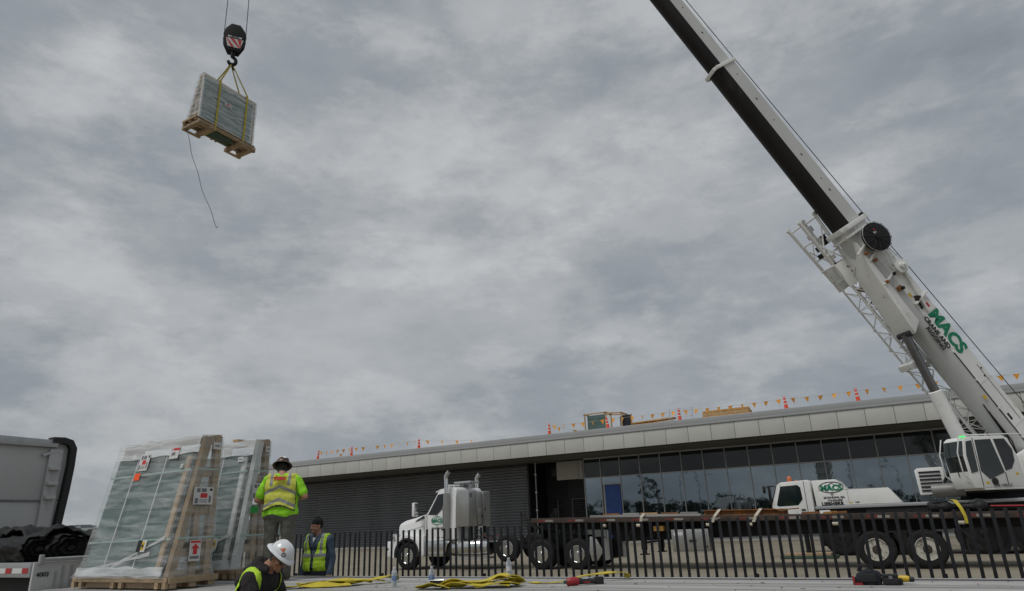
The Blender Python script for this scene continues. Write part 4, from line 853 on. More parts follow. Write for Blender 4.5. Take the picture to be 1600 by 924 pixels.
def collar(t, w, h, th=.16, ex=.09, mt='crane_white'):
    mb = MB(); ww, hh = w/2+ex, h/2+ex
    for (s0,s1,n0,n1) in ((-ww,ww,hh-.1,hh),(-ww,-ww+.1,-hh*.75,hh-.102),(ww-.1,ww,-hh*.75,hh-.102),(-ww*.8,ww*.8,-hh,-hh+.1)):
        mb.obox(B(t,(s0+s1)/2,(n0+n1)/2), BD*th/2, LS*(s1-s0)/2, BN*(n1-n0)/2)
    for s_ in (-1,1): mb.obox(B(t,s_*ww*.89,-hh*.84), BD*th/2, (LS*s_*-.09+BN*-.12)*ww*1.2, (LS*.05*s_-BN*-.04))
    o = mb.build('boom_collar', mt, cr_, bevel=.015); o['kind'] = 'stuff'; return o
S1, S2, S3 = (1.02,1.30), (.90,1.14), (.79,1.00)
TC1, TC2, TC3 = 10.9, 19.7, 33.0
boom_section('main_boom', -1.0, TC1, *S1, ['crane_white','boom_grey'])  # white section; the grey underside is its shadow painted in
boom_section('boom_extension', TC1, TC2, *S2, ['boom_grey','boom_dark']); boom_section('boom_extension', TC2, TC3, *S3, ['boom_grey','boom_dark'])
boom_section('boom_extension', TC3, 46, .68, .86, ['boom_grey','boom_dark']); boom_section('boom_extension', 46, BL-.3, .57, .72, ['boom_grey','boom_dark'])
collar(TC1, *S1, .22); collar(TC1-.35, *S1, .10, .06); collar(TC2, *S2, .16, .05); collar(TC3, *S3, .16, .05); collar(46, .68, .86, .16, .05)
for t in (13.2, 16.4, 19.0, 23.0): MB().lathe([(0,.0),(.03,.001),(.03,-.005)], B(t,.45+.002 if t < TC2 else .398,.2), LS, 8).build('boom_pin', 'black', cr_)
# boom head with sheaves
hdm = MB(); hdm.obox(B(BL,0,-.2), BD*.6, LS*.35, BN*.5); hdm.build('boom_head', 'crane_white', cr_, bevel=.08)
for s_ in (-.12,.12): MB().lathe([(.36,-.03),(.30,0),(.36,.03),(.36,.05),(.1,.05),(.1,-.05),(.36,-.05)], B(BL+.2,s_,-.55), LS, 24).build('sheave', 'dark', cr_, smooth=40)
# casting under the boom carrying the luffing cylinder
mb = MB(); pr = [(10.3,-.50),(9.0,-.78),(6.5,-1.02),(6.0,-1.04),(6.3,-.50)]
for s_ in (-.56,.56): pass
n = len(pr); vs = [B(t,-.50,q) for t,q in pr]+[B(t,.54,q) for t,q in pr]
mb.add(vs, [tuple(range(n)), tuple(range(2*n-1,n-1,-1))]+[(i,(i+1)%n,(i+1)%n+n,i+n) for i in range(n)]); mb.build('cylinder_bracket', 'crane_white', cr_, bevel=.07, smooth=50)
ctop, cbot = B(6.10,0,-1.0), SU(2.40,0,3.05)
cd_ = (cbot-ctop); MB().tube([ctop, ctop+cd_*.46], .165, 18).build('luffing_rod', 'rod', cr_, smooth=50)
MB().tube([ctop+cd_*.44, ctop+cd_*.445, ctop+cd_], [.22,.26,.26], 22).build('luffing_cylinder', 'crane_white', cr_, smooth=40)
MB().tube([ctop+LS*-.35, ctop+LS*.35], .13, 14).build('cylinder_pin', 'dark', cr_, smooth=40)
# cable reel, drum, ribs on the left side of the boom
rl = B(TC1-.95, .92, .12)
ro = MB().lathe([(.0,-.16),(.60,-.16),(.62,-.12),(.62,.0),(.57,.02),(.16,.05),(.14,.10),(0,.11)], rl, LS, 36).build('cable_reel', 'hookblack', cr_, smooth=35)
for k in range(12):
    a = 2*PI*k/12; d = BD*math.cos(a)+BN*math.sin(a); MB().bar(rl+d*.16+LS*.058, rl+d*.66+LS*.02, .022, .02, up=LS).build('reel_spoke', 'dark', ro)
MB().tube([rl+(BD*math.cos(2*PI*k/40)+BN*math.sin(2*PI*k/40))*.65 for k in range(41)], .010, 6, cap=False).build('reel_guard', 'boom_grey', ro, smooth=60)
MB().obox(rl+BD*.16+BN*.02+LS*.045, BD*.05, BN*.025, LS*.025).build('reel_marking', 'paper', ro); MB().obox(rl+BD*.17-BN*.06+LS*.045, BD*.07, BN*.02, LS*.025).build('reel_marking', 'paper', ro); MB().obox(rl+BD*.30+BN*.04+LS*.04, BD*.05, BN*.02, LS*.02).build('reel_marking', 'redink', ro)
MB().tube([B(TC1-.95,.5,.12), rl], .10, 10).build('reel_hub', 'crane_white', cr_)
dr = B(8.45,.70,.32); do = MB().lathe([(0,-.2),(.30,-.2),(.30,-.14),(.26,-.13),(.26,.02),(.30,.03),(.30,.07),(.14,.08),(.14,.2),(.06,.21),(.06,.27),(0,.28)], dr, LS, 28).build('guide_drum', 'crane_white', cr_, smooth=35)
for t, s0, s1, n_ in ((9.75,-.62,.62,-.48),(9.3,-.60,.62,-.2),(8.2,-.6,.64,-.35)): MB().bar(B(t,.54,n_-.42), B(t+.28,.56,n_+.55), .09, .10, up=LS).build('bracket_arm', 'crane_white', cr_, bevel=.015)
for t, n_ in ((9.9,-.2),(9.62,-.55),(9.2,-.4),(8.25,-.62),(8.35,-.1),(7.7,-.2)): MB().lathe([(.07,-.05),(.07,.06),(0,.07)], B(t,.60,n_), LS, 10).build('bracket_pin', 'rust' if n_ < -.3 else 'frame_black', cr_)
MB().obox(B(7.75,.53,-.25), BD*.1, BN*.12, LS*.04).build('rusty_lug', 'rust', cr_, bevel=.02)
for a_, b_ in (((9.4,.62,.5),(8.5,.72,.55)),((9.4,.62,.30),(8.6,.72,.1)),((9.2,.62,.0),(8.4,.66,-.0))): MB().tube([B(*a_),B(*b_)], .022, 6).build('guide_rope', 'crane_white', cr_)
MB().bar(B(8.2,.56,.42), B(6.4,.56,.10), .10, .12, up=LS).build('bracket_arm', 'crane_white', cr_, bevel=.015); MB().bar(B(6.9,.58,-.2), B(7.05,.58,.66), .09, .10, up=LS).build('bracket_arm', 'crane_white', cr_, bevel=.015)
MB().lathe([(.05,0),(.07,.2),(.13,.3),(.13,.34),(0,.35)], B(6.85,.54,-.06), (BN*.5+BD*.9+LS*.3), 12).build('work_lamp', 'rustdark', cr_, smooth=40)
MB().tube([B(6.95,.54,.0),B(6.8,.56,.02),B(6.6,.54,-.02)], .04, 6).build('lamp_cable', 'frame_black', cr_, smooth=40)
for t in (4.6,3.3,2.0,.7): MB().box((-.03,-.03,-.03),(.03,.03,.03)).xform(lambda v, t=t: B(t+v.x, .525+v.y, -.14+v.z)).build('pipe_clip', 'crane_white', cr_)
MB().tube([B(4.6,.53,-.14),B(-.6,.53,-.14)], .018, 6).build('side_pipe', 'frame_black', cr_, smooth=50); MB().tube([B(3.7,.52,.38),B(1.2,.52,.38)], .008, 5).build('side_wire', 'frame_black', cr_)
# company name on the side of the main boom, reading down the boom
text('MACS', .74, 'green', cr_, frame_mat(B(5.35,.517,.28), -BD, BN), bold=.035, ext=.003, spacing=1.0)
text('CRANE AND', .26, 'ink', cr_, frame_mat(B(5.55,.517,-.16), -BD, BN), bold=.010, ext=.003); text('RIGGING', .26, 'ink', cr_, frame_mat(B(5.40,.517,-.40), -BD, BN), bold=.010, ext=.003)
for t, n_ in ((3.5,.45),(3.2,.33)): MB().lathe([(.04,0),(.03,.02),(0,.021)], B(t,.51,n_), LS, 8).build('boom_pin', 'black', cr_)
# stowed lattice jib on the far side of the boom
JS = -.84
def J(t, s, n): return B(t, JS+s, -.50-.36*max(0,min(1,t/5.))+n)
jt0, jt1 = -1.2, 9.2; hw = .30
for (s_, n_) in ((-hw,-hw),(hw,-hw),(-hw,hw),(hw,hw)): MB().tube([J(jt0,s_,n_), J(jt1+.4,s_,n_)], .042, 8).build('jib_chord', 'crane_white', cr_, smooth=50)
nseg = 21
for k in range(nseg):
    ta, tb_ = jt0+(jt1-jt0)*k/nseg, jt0+(jt1-jt0)*(k+1)/nseg; sg = 1 if k%2 else -1
    for pa, pb in (((sg*hw,-hw),(-sg*hw,-hw)), ((sg*hw,hw),(-sg*hw,hw)), ((-hw,sg*hw),(-hw,-sg*hw)), ((hw,sg*hw),(hw,-sg*hw))):
        MB().tube([J(ta,*pa), J(tb_,*pb)], .020, 5, cap=False).build('jib_brace', 'crane_white', cr_)
for s_ in (-.36,.36):
    for n_ in (-.42,.34): MB().bar(J(9.3,s_*.9,n_*.9), J(12.1,s_*1.15,n_*1.2), .05, .16, up=LS).build('jib_head_beam', 'crane_white', cr_, bevel=.01)
    MB().obox(J(9.35,s_,-.05), BD*.55, LS*.02, BN*.36).build('jib_gusset', 'crane_white', cr_, bevel=.01); MB().bar(J(10.4,s_,-.42), J(10.4,s_,.36), .05, .08).build('jib_head_strut', 'crane_white', cr_)
    MB().bar(J(10.5,s_,-.40), J(11.6,s_,.38), .03, .05).build('jib_head_strut', 'crane_white', cr_); MB().bar(J(9.9,s_,.30), J(10.9,s_,-.36), .03, .05).build('jib_head_strut', 'crane_white', cr_)
for t in (9.9,11.2,12.0):
    for n_ in (-.46,.38): MB().tube([J(t,-.42,n_), J(t,.42,n_)], .035, 8).build('jib_crossbar', 'crane_white', cr_)
for s_ in (-.42,.42):
    for n_ in (-.50,.42): MB().lathe([(.09,-.05),(.09,.05),(.05,.06),(0,.061)], J(12.15,s_,n_), LS, 12).build('jib_pin_lug', 'crane_white', cr_, smooth=40)
MB().obox(J(11.0,.1,.25), BD*.22, LS*.16, BN*.06).build('jib_plate', 'frame_black', cr_)
for t in (9.0, 7.4, 4.5): MB().bar(J(t,.25,.25), B(t+.25,-.45,-.35), .12, .12).build('jib_bracket', 'crane_white', cr_)
MB().obox(J(4.9,.1,-.1), BD*.14, LS*.42, BN*.40).build('jib_support', 'crane_white', cr_, bevel=.05)
for k in range(12): MB().tube([B(9.4-k*.33,-.35+.05*(k%3),-.62-.04*(k%2)), B(9.1-k*.33,-.6,-.85)], .03, 5).build('jib_hose', ('crane_white','frame_black','rust')[k%3], cr_)
# hoist rope along the boom and to the rear winch
ra = B(TC1+.1,.40,.82); 
MB().tube([B(BL,.12,.35), B(TC2,.40,.66), ra, B(8.9,.45,.86), Vector((5.95,35.50,2.52))], .017, 6).build('hoist_rope', 'rope', cr_)
MB().lathe([(.12,-.05),(.08,0),(.12,.05)], B(TC1+.1,.40,.70), LS, 14).build('rope_guide', 'frame_black', cr_); MB().bar(B(8.9,.4,.6), B(8.9,.4,.84), .06, .06).build('rope_guide', 'crane_white', cr_)

# ------------------------------------------------------------------ hook block, slings, hanging crate
HX, HYc = -18.95, 13.05
CZT, CZB = 17.0, 15.05
HK = Vector((-18.98, 13.05, 18.55))
hk = thing('hook_block', 'black crane hook block with red and white hazard plate hanging from ropes', 'hook block', HK)
ud = (Vector((0,0,CAM_H))-HK); ud.z = 0; ud.normalize(); us = Vector((-ud.y, ud.x, 0))      # block turned flat side to the yard
def K(u, d, z): return HK+us*u+ud*d+Vector((0,0,z))
pr = [(-.30,1.05),(-.14,1.30),(.14,1.30),(.30,1.05),(.36,.80),(.33,.50),(.17,.12),(-.17,.12),(-.33,.50),(-.36,.80)]
pr = [(a*1.12,b) for a,b in pr]
for d0, d1 in ((-.17,-.12),(.12,.17)):
    mb = MB(); n = len(pr); mb.add([K(a,d0,b) for a,b in pr]+[K(a,d1,b) for a,b in pr], [tuple(range(n)), tuple(range(2*n-1,n-1,-1))]+[(i,(i+1)%n,(i+1)%n+n,i+n) for i in range(n)]); mb.build('cheek_plate', 'hookblack', hk, bevel=.012)
MB().lathe([(.37,-.10),(.31,-.02),(.31,.02),(.37,.10),(.08,.10),(.08,-.10),(.37,-.10)], K(0,0,.82), ud, 28).build('sheave', 'hookblack', hk, smooth=40)
hz = MB(); hp = [(-.31,.64),(.31,.64),(.22,.26),(-.22,.26)]; hz.add([K(a,.176,b) for a,b in hp], [(0,1,2,3)]); hz.build('hazard_plate', 'paper', hk)
for k in range(3):
    def clip(b, x): w = .22+(.09)*(b-.26)/.38; return max(-w, min(w, x))
    z0, z1 = .27, .63; xb = -.22+.26*k+.02; mb = MB(); q = [(clip(z0,xb+.10),z0),(clip(z0,xb+.22),z0),(clip(z1,xb-.08),z1),(clip(z1,xb-.22),z1)]
    mb.add([K(a,.180,b) for a,b in q], [(0,1,2,3)]); mb.build('hazard_stripe', 'redink', hk)
MB().add([K(a,.179,b) for a,b in ((-.24,.68),(.24,.68),(.24,.75),(-.24,.75))], [(0,1,2,3)]).build('maker_plate', 'paper', hk)
text('LIEBHERR', .075, 'ink', hk, frame_mat(K(0,.182,.714), us, (0,0,1)), bold=.002, ext=.001)
MB().tube([K(0,0,.14),K(0,0,-.05)], .08, 12).build('hook_swivel', 'hookblack', hk, smooth=40)
hkp = [K(0,0,-.02)]+[K(math.sin(a)*.13, 0, -.24+math.cos(a)*.16) for a in [PI*(.0+1.45*k/12) for k in range(13)]]
MB().tube(hkp, [.06]+[.055+.015*math.sin(PI*k/12) for k in range(13)], 10).build('hook', 'hookblack', hk, smooth=60)
for u, lab in ((-.42,'left'),(.42,'right')): 
    MB().tube([K(u*.9,0,.8), Vector((TIP.x,TIP.y,TIP.z-.6))+us*u*.5], .016, 6).build('fall_rope', 'rope', hk)

for (t, n_, w_, h_, mt) in ((7.3,-.05,.10,.06,'yellow'),(2.6,-.32,.09,.06,'yellow'),(1.5,.05,.14,.05,'ink'),(10.2,.3,.08,.08,'yellow'),(6.6,.35,.10,.05,'redink')):
    MB().obox(B(t,.515,n_), BD*w_, BN*h_, LS*.003).build('warning_decal', mt, cr_)
for t in (1.1, 3.05, 6.35, 8.9):
    MB().obox(B(t,.513,.0+.2), BD*.008, BN*.42, LS*.003).build('weld_seam', 'boom_grey', cr_)
for t in (12.6,14.5,17.6,21.5,24.0,26.0): MB().obox(B(t,(S2 if t < TC2 else S3)[0]/2+.001,.18), BD*.05, BN*.03, LS*.003).build('warning_decal', 'ink', cr_)
for (a, z_) in ((2.9,2.42),(1.6,2.7)): pane('warning_decal', [cabpt(a,1.66,z_),cabpt(a-.12,1.66,z_),cabpt(a-.12,1.66,z_+.08),cabpt(a,1.66,z_+.08)], oco, 'yellow', LS*.006)

for k in range(3): MB().tube([B(2.4-.3*k,.40,-.50), B(1.2-.2*k,.42+.05*k,-.62), B(.2,.35,-.70), SU(1.4,.45,2.9)], .022, 6).build('hydraulic_hose', 'frame_black', cr_, smooth=50)

rj = random.Random(11)
for k in range(34):
    t_ = rj.uniform(4.8,9.6); a_ = J(t_, rj.uniform(-.1,.3), rj.uniform(-.1,.36)); b_ = B(t_+rj.uniform(-.5,.5), rj.uniform(-.5,-.1), rj.uniform(-.75,-.5)); m_ = a_.lerp(b_, .5)+BD*rj.uniform(-.2,.2)
    MB().tube([a_, m_, b_], rj.uniform(.012,.035), 5).build('jib_fitting', rj.choice(('crane_white','crane_white','frame_black','rust','boom_grey')), cr_, smooth=50)
for k in range(8): MB().obox(J(9.6+.3*k, rj.uniform(-.3,.3), rj.uniform(-.3,.3)), BD*rj.uniform(.05,.14), LS*rj.uniform(.03,.10), BN*rj.uniform(.03,.1)).build('jib_head_fitting', rj.choice(('crane_white','frame_black','boom_grey')), cr_)
for k in range(nseg+1):
    ta = jt0+(jt1-jt0)*k/nseg
    if k % 3 == 0:
        for sx_ in (-hw, hw): MB().tube([J(ta,sx_,-hw), J(ta,sx_,hw)], .016, 5, cap=False).build('jib_brace', 'crane_white', cr_)
        for nx_ in (-hw, hw): MB().tube([J(ta,-hw,nx_), J(ta,hw,nx_)], .016, 5, cap=False).build('jib_brace', 'crane_white', cr_)
# ------------------------------------------------------------------ foreground step-deck trailer
DZ = .97; NYD, FYD = 5.40, 8.00
st = thing('step_deck_trailer', 'grey boarded step deck trailer in the foreground with white front bulkhead', 'trailer', (-5, 6.7, 0))
SX0, SX1 = -11.0, 4.5
nbd = 15; bw = (FYD-NYD-.30)/nbd
for k in range(nbd):
    y = NYD+.15+k*bw; mb = MB(); segs_ = 8
    for j in range(segs_):
        a = SX0+.02+(SX1-SX0-.02)*j/segs_; b = SX0+.02+(SX1-SX0-.02)*(j+1)/segs_-.0
    mb.box((SX0+.02, y, DZ-.045), (SX1, y+bw-.007, DZ+rnd.uniform(-.004,.004))); mb.build('deck_board', 'plank', st, bevel=.004)
for (y0, y1) in ((NYD, NYD+.14), (FYD-.14, FYD)):
    MB().box((SX0+.02, y0, DZ-.16), (SX1, y1, DZ-.004)).build('side_rail', 'alu', st, bevel=.012)
MB().box((SX0+.02, FYD-.03, DZ-.02), (SX1, FYD+.012, DZ+.004)).build('rail_lip', 'alu', st, bevel=.006)
MB().box((SX0+.02, FYD-.20, DZ-.02), (SX1, FYD-.145, DZ+.006)).build('track_strip', 'rustdark', st)
for s_ in (6.2, 7.2): MB().box((SX0, s_-.06, .55), (SX1, s_+.06, DZ-.05)).build('main_beam', 'frame_black', st)
for k in range(20): x = SX0+.4+k*.78; MB().box((x, NYD+.1, DZ-.14), (x+.07, FYD-.1, DZ-.05)).build('cross_member', 'frame_black', st)
for ax_ in (1.6, 3.0):
    for yy, s_ in ((NYD+.16,-1),(FYD-.16,1)): wheel(st, (ax_, yy, .40), .40, .26, 'chrome', s_, .23)
# upper deck with riser, rails, tape, bulkhead
UZ = 1.34; UX0 = -15.7
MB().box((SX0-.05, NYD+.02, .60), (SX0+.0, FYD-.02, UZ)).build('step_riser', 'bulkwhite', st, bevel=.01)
MB().tube([(SX0+.02, NYD+.1, UZ+.03), (SX0+.02, FYD-.05, UZ+.03)], .028, 8).build('riser_rail', 'alu', st, smooth=50)
for yy in (NYD+.40, NYD+.52): MB().box((SX0+.0, yy, .95), (SX0+.012, yy+.035, 1.28)).build('riser_bracket', 'alu', st)
MB().box((SX0+.0, NYD+.06, UZ-.03), (SX0+.05, NYD+.12, UZ+.10)).build('rail_stop', 'alu', st, bevel=.01)
for j in range(3): MB().box((SX0+.001, NYD+.31+.0*j, 1.0), (SX0+.013, NYD+.34, 1.2)).build('riser_slot', 'alu', st) if j == 0 else None
text('4003', .085, 'ink', st, frame_mat((SX0+.006, NYD+.15, 1.17), (0,1,0), (0,0,1)), bold=.002, ext=.002)
MB().box((UX0, NYD, UZ-.20), (SX0-.055, NYD+.06, UZ-.0)).build('upper_side_rail', 'alu', st, bevel=.01); MB().box((UX0, FYD-.06, UZ-.20), (SX0-.055, FYD, UZ)).build('upper_side_rail', 'alu', st, bevel=.01)
MB().box((UX0, NYD+.065, UZ-.06), (SX0-.055, FYD-.065, UZ-.004)).build('upper_deck', 'plank', st)
MB().box((UX0, NYD+.1, .62), (SX0-.055, FYD-.1, UZ-.21)).build('gooseneck_frame', 'frame_black', st)
for k in range(8):
    x = SX0-.10-.46*k; MB().box((x-.15, NYD-.006, UZ-.145), (x, NYD-.001, UZ-.075)).build('reflective_tape', 'redtape', st); MB().box((x-.42, NYD-.006, UZ-.145), (x-.155, NYD-.001, UZ-.075)).build('reflective_tape', 'whitetape', st)
BX = -15.62; BT = 3.62
bw_ = MB(); vs = []; fs = []; nz_, ny_ = 12, 10
for j in range(nz_+1):
    z = UZ+(BT-UZ)*j/nz_; bow = .10*math.sin(PI*j/nz_)
    for k in range(ny_+1):
        y = NYD-.25+(FYD+.02-NYD+.25)*k/ny_; vs.append((BX-.02+.05*math.sin(PI*k/ny_)*0+.0, y, z))
n_ = ny_+1
for j in range(nz_):
    for k in range(ny_): fs.append((j*n_+k, j*n_+k+1, (j+1)*n_+k+1, (j+1)*n_+k))
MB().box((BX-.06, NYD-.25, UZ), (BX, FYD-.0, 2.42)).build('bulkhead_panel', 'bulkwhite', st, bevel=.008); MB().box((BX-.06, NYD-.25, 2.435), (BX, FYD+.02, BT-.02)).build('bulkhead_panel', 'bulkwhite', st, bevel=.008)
MB().prism([(NYD-.25,BT-.13),(FYD-.30,BT-.13),(FYD-.30,BT+.02),(NYD-.25,BT+.06)], 'x', BX-.10, BX+.10).build('top_rail', 'alu', st, bevel=.012)
# black rubber seal: sweeps along the top corner and down the far edge
sp = [(FYD-.42,BT+.05),(FYD-.20,BT+.06),(FYD-.04,BT+.02),(FYD+.05,BT-.12),(FYD+.06,BT-.5),(FYD+.04,2.6),(FYD+.0,2.0),(FYD-.03,UZ)]
mb = MB(); vs = []; fs = []; n = len(sp)
for i, (y, z) in enumerate(sp):
    a = Vector((0,*sp[max(i-1,0)])); b = Vector((0,*sp[min(i+1,n-1)])); d = (b-a).normalized(); nn = Vector((0,-d.z,d.y))
    w = .09 if i < 2 else .10
    for dx_, q in ((-.10,.03),(.12,.03),(.13,-w),(-.10,-w)): p = Vector((BX+dx_,y,z))+nn*q; vs.append(p)
for i in range(n-1):
    for k in range(4): fs.append((i*4+k, i*4+(k+1)%4, i*4+4+(k+1)%4, i*4+4+k))
fs += [(0,1,2,3), (n*4-1,n*4-2,n*4-3,n*4-4)]
mb.add(vs, fs).build('bulkhead_seal', 'black', st, smooth=50)
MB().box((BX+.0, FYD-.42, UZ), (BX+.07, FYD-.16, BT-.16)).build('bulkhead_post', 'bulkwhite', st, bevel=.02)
for zz in (3.02, 2.72, 2.44): 
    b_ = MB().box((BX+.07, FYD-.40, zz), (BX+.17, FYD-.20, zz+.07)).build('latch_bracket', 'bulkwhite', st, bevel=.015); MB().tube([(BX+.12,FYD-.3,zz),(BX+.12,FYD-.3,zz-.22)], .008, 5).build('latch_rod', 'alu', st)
MB().box((BX+.005, NYD-.25, 2.40), (BX+.03, FYD-.2, 2.43)).build('bulkhead_seam', 'inkgrey', st); MB().lathe([(0,.03),(.06,.025),(.075,.0)], (BX, 6.42, 2.25), (1,0,0), 16).build('rope_ring', 'rustdark', st, smooth=40)
MB().bar((BX+.06, FYD-.55, 3.32), (BX+.06, FYD-.25, 3.45), .04, .05).build('corner_brace', 'alu', st)
# black tarpaulin rolls on the upper deck
tp = thing('tarpaulin_pile', 'black crumpled tarpaulin rolls heaped on the upper trailer deck', 'tarp', (-12.8, 6.4, UZ))
def roll(cx_, cz_, r, y0, y1, seed, tail=0):
    n, m_ = 60, 48; vs = []; fs = []
    for i in range(n+1):
        u = i/n; y = y0+(y1-y0)*u
        for j in range(m_):
            a = 2*PI*j/m_; q = Vector((math.cos(a)*1.6, math.sin(a)*1.6, u*10+seed)); d = 1+.32*noise.noise(q)+.20*abs(noise.noise(q*2.7))+.12*abs(noise.noise(q*6))
            rx, rz = r*1.28*d, r*.92*d
            vs.append((y+.05*noise.noise(q*2), cx_-math.cos(a)*rx+.12*noise.noise(Vector((u*2,seed,0))), max(UZ+.005, cz_+math.sin(a)*rz)))
    for i in range(n):
        for j in range(m_): fs.append((i*m_+j, i*m_+(j+1)%m_, (i+1)*m_+(j+1)%m_, (i+1)*m_+j))
    # spiral front face: rings stepping in and out
    base = 0; prev = list(range(m_)); c = Vector((y0, cx_, cz_))
    for k in range(1, 7):
        f = 1-(k+(2*((-k)%2)-1)*.25)/7; cur = []
        for j in range(m_):
            p = Vector(vs[j]); a = 2*PI*j/m_; q = c+(p-c)*(f+.04*math.sin(a+k)); q.x = y0-(.05 if k%2 else -.01)+.03*noise.noise(Vector((a*.8,k,seed))); vs.append(tuple(q)); cur.append(len(vs)-1)
        for j in range(m_): fs.append((prev[(j+1)%m_], prev[j], cur[j], cur[(j+1)%m_]))
        prev = cur
    fs.append(tuple(prev)); fs.append(tuple(range(n*m_, n*m_+m_))[::-1])
    return MB().add(vs, fs).build('tarp_roll', 'tarp', tp, smooth=70)
roll(5.62, UZ+.17, .19, -11.35, -15.2, 1.0); roll(6.02, UZ+.17, .20, -11.22, -15.2, 4.2); roll(6.62, UZ+.19, .22, -11.3, -15.2, 9.1); roll(7.25, UZ+.2, .24, -11.3, -15.2, 13.0)
n, m_ = 48, 36; vs = []; fs = []
for i in range(n+1):
    for j in range(m_+1):
        x = -13.6+2.25*i/n; y = 5.62+2.0*j/m_; q = Vector((x*1.7,y*1.7,3)); vs.append((x, y, UZ+.33+.07*math.sin(j*.35+.4)+.02*math.sin(i*.18)+.06+.20*noise.noise(q)-.16*abs(noise.noise(q*2.2))+.06*noise.noise(q*5)+ (.08 if i > 40 and j > 16 else 0)))
for i in range(n):
    for j in range(m_): a = i*(m_+1)+j; fs.append((a, a+1, a+m_+2, a+m_+1))
dr_ = MB().add(vs, fs).build('tarp_drape', 'tarp', tp, smooth=80); sm = dr_.modifiers.new('thick', 'SOLIDIFY'); sm.thickness = .02

# ------------------------------------------------------------------ glass crates
def crate(label, FR, ang, L, D, d, H, zb, flip=False, variant=0, group=None):
    ex = Vector((math.cos(ang), math.sin(ang), 0)); ey = Vector((-math.sin(ang), math.cos(ang), 0))
    t = thing('glass_crate', label, 'glass crate', Vector((FR[0],FR[1],zb))-ex*L/2+ey*D/2, ang, group)
    lean = (D-d)/H                      # front face leans back by lean per metre
    hp = .15                            # pallet height
    def fy(z): return -D/2+lean*(z-hp)  # local front plane
    b = lambda nm, p, q, w, h, mt='palletwood', up=(0,0,1): MB().bar(p, q, w, h, up).build(nm, mt, t, local=True)
    # pallet: bearers, boards
    for yy in (-D/2+.03, 0, D/2-.03): MB().box((-L/2-.10, yy-.05, 0), (L/2+.10, yy+.05, .10)).build('bearer', 'palletwood', t, local=True, bevel=.006)
    nb_ = 9
    for k in range(nb_):
        x = -L/2-.10+(L+.20-.12)*k/(nb_-1); MB().box((x, -D/2-.05, .102), (x+.12, D/2+.05, .125)).build('pallet_board', 'palletwood', t, local=True)
    MB().box((-L/2-.1, -D/2-.075, .075), (L/2+.1, -D/2-.052, .135)).build('pallet_edge', 'palletwood', t, local=True, bevel=.004); MB().box((L/2+.102, -D/2-.05, .06), (L/2+.124, D/2+.05, .135)).build('pallet_edge', 'palletwood', t, local=True, bevel=.004)
    for xx in (-L/2-.08, -L/2+.10, -.10, .08, L/2-.10, L/2+.05): MB().box((xx-.035, -D/2-.073, -.0), (xx+.035, -D/2-.03, .074)).build('pallet_block', 'palletwood', t, local=True)
    # end frames
    for sx in (-1, 1):
        x = sx*(L/2-.05); mt = 'whitepost' if (variant == 1 and sx > 0) else 'palletwood'
        b('frame_post', (x, D/2-.05, .13), (x, D/2-.05, H+.02), .09, .09); b('sloped_post', (x, fy(.15)+.06, .13), (x, fy(H)+.06, H), .09, .10, mt)
        for z in (.42, .95, 1.45, H-.04):
            if z < H: b('cross_rail', (x, fy(z)+.1, z), (x, D/2-.1, z), .04, .10)
        b('brace_post', (x+sx*.0, fy(.5)+.30, .13), (x, fy(.5)+.28, H*.52), .06, .09)
    b('frame_post', (0, D/2-.05, .13), (0, D/2-.05, H), .09, .09); b('top_rail', (-L/2, D/2-.05, H+.0), (L/2, D/2-.05, H+.0), .06, .08); b('top_rail', (-L/2+.1, fy(H)+.06, H-.02), (L/2-.1, fy(H)+.06, H-.02), .06, .06)
    for z in (.5, 1.0, 1.5): b('back_rail', (-L/2, D/2-.02, z), (L/2, D/2-.02, z), .04, .10)
    # sheets of glass stacked against the sloping frame
    for k in range(3):
        off = -.012-.032*k; mb = MB(); z0, z1 = .17, H-.20; x0, x1 = -L/2+.03, L/2-.16
        mb.add([(x0,fy(z0)+off+.05,z0),(x1,fy(z0)+off+.05,z0),(x1,fy(z1)+off+.05,z1),(x0,fy(z1)+off+.05,z1),(x0,fy(z0)+off+.075,z0),(x1,fy(z0)+off+.075,z0),(x1,fy(z1)+off+.075,z1),(x0,fy(z1)+off+.075,z1)], [(0,1,2,3),(7,6,5,4),(0,4,5,1),(1,5,6,2),(2,6,7,3),(3,7,4,0)])
        mb.build('glass_sheet', 'igu' if not flip else 'igu2', t, local=True)
    for sx, wz in ((L/2-.20,.05),): b('edge_board', (sx, fy(.2)-.03, .18), (sx, fy(H-.25)-.03, H-.25), .09, .03, 'whitepost' if variant == 1 else 'palletwood', (0,-1,0))
    if flip:
        MB().box((-L/2+.16, D/2+.012, .22), (L/2-.06, D/2+.03, H-.14)).build('glass_sheet', 'igu2', t, local=True)
        for xx in (-L/2+.13, L/2-.02): b('edge_board', (xx, D/2+.02, .16), (xx, D/2+.02, H-.02), .07, .03, 'whitepost', (0,1,0))
        for (z, hh) in ((.16,.04),(H-.10,.05)): b('edge_board', (-L/2+.12, D/2+.02, z), (L/2, D/2+.02, z), .03, hh, 'whitepost')
        for zz in [.35+.16*k for k in range(9)]:
            if zz < H-.2: MB().box((-L/2+.18, D/2+.032, zz), (L/2-.08, D/2+.036, zz+.05)).build('glass_spacer', 'igu', t, local=True)
    # strapping
    yo = -.055
    for xx in (-L*.22, L*.13): MB().bar((xx, fy(.16)+yo, .16), (xx+.02, fy(H-.2)+yo, H-.2), .018, .004, (0,-1,0)).build('strapping', 'whitetape', t, local=True)
    for z in (.58, H*.76):
        MB().bar((-L/2, fy(z)+yo-.004, z), (L/2-.06, fy(z)+yo-.004, z+.02), .004, .022).build('strapping', 'strapwg', t, local=True); MB().bar((L/2+.004, fy(z)+.0, z+.02), (L/2+.004, D/2, z+.03), .004, .022).build('strapping', 'strapwg', t, local=True)
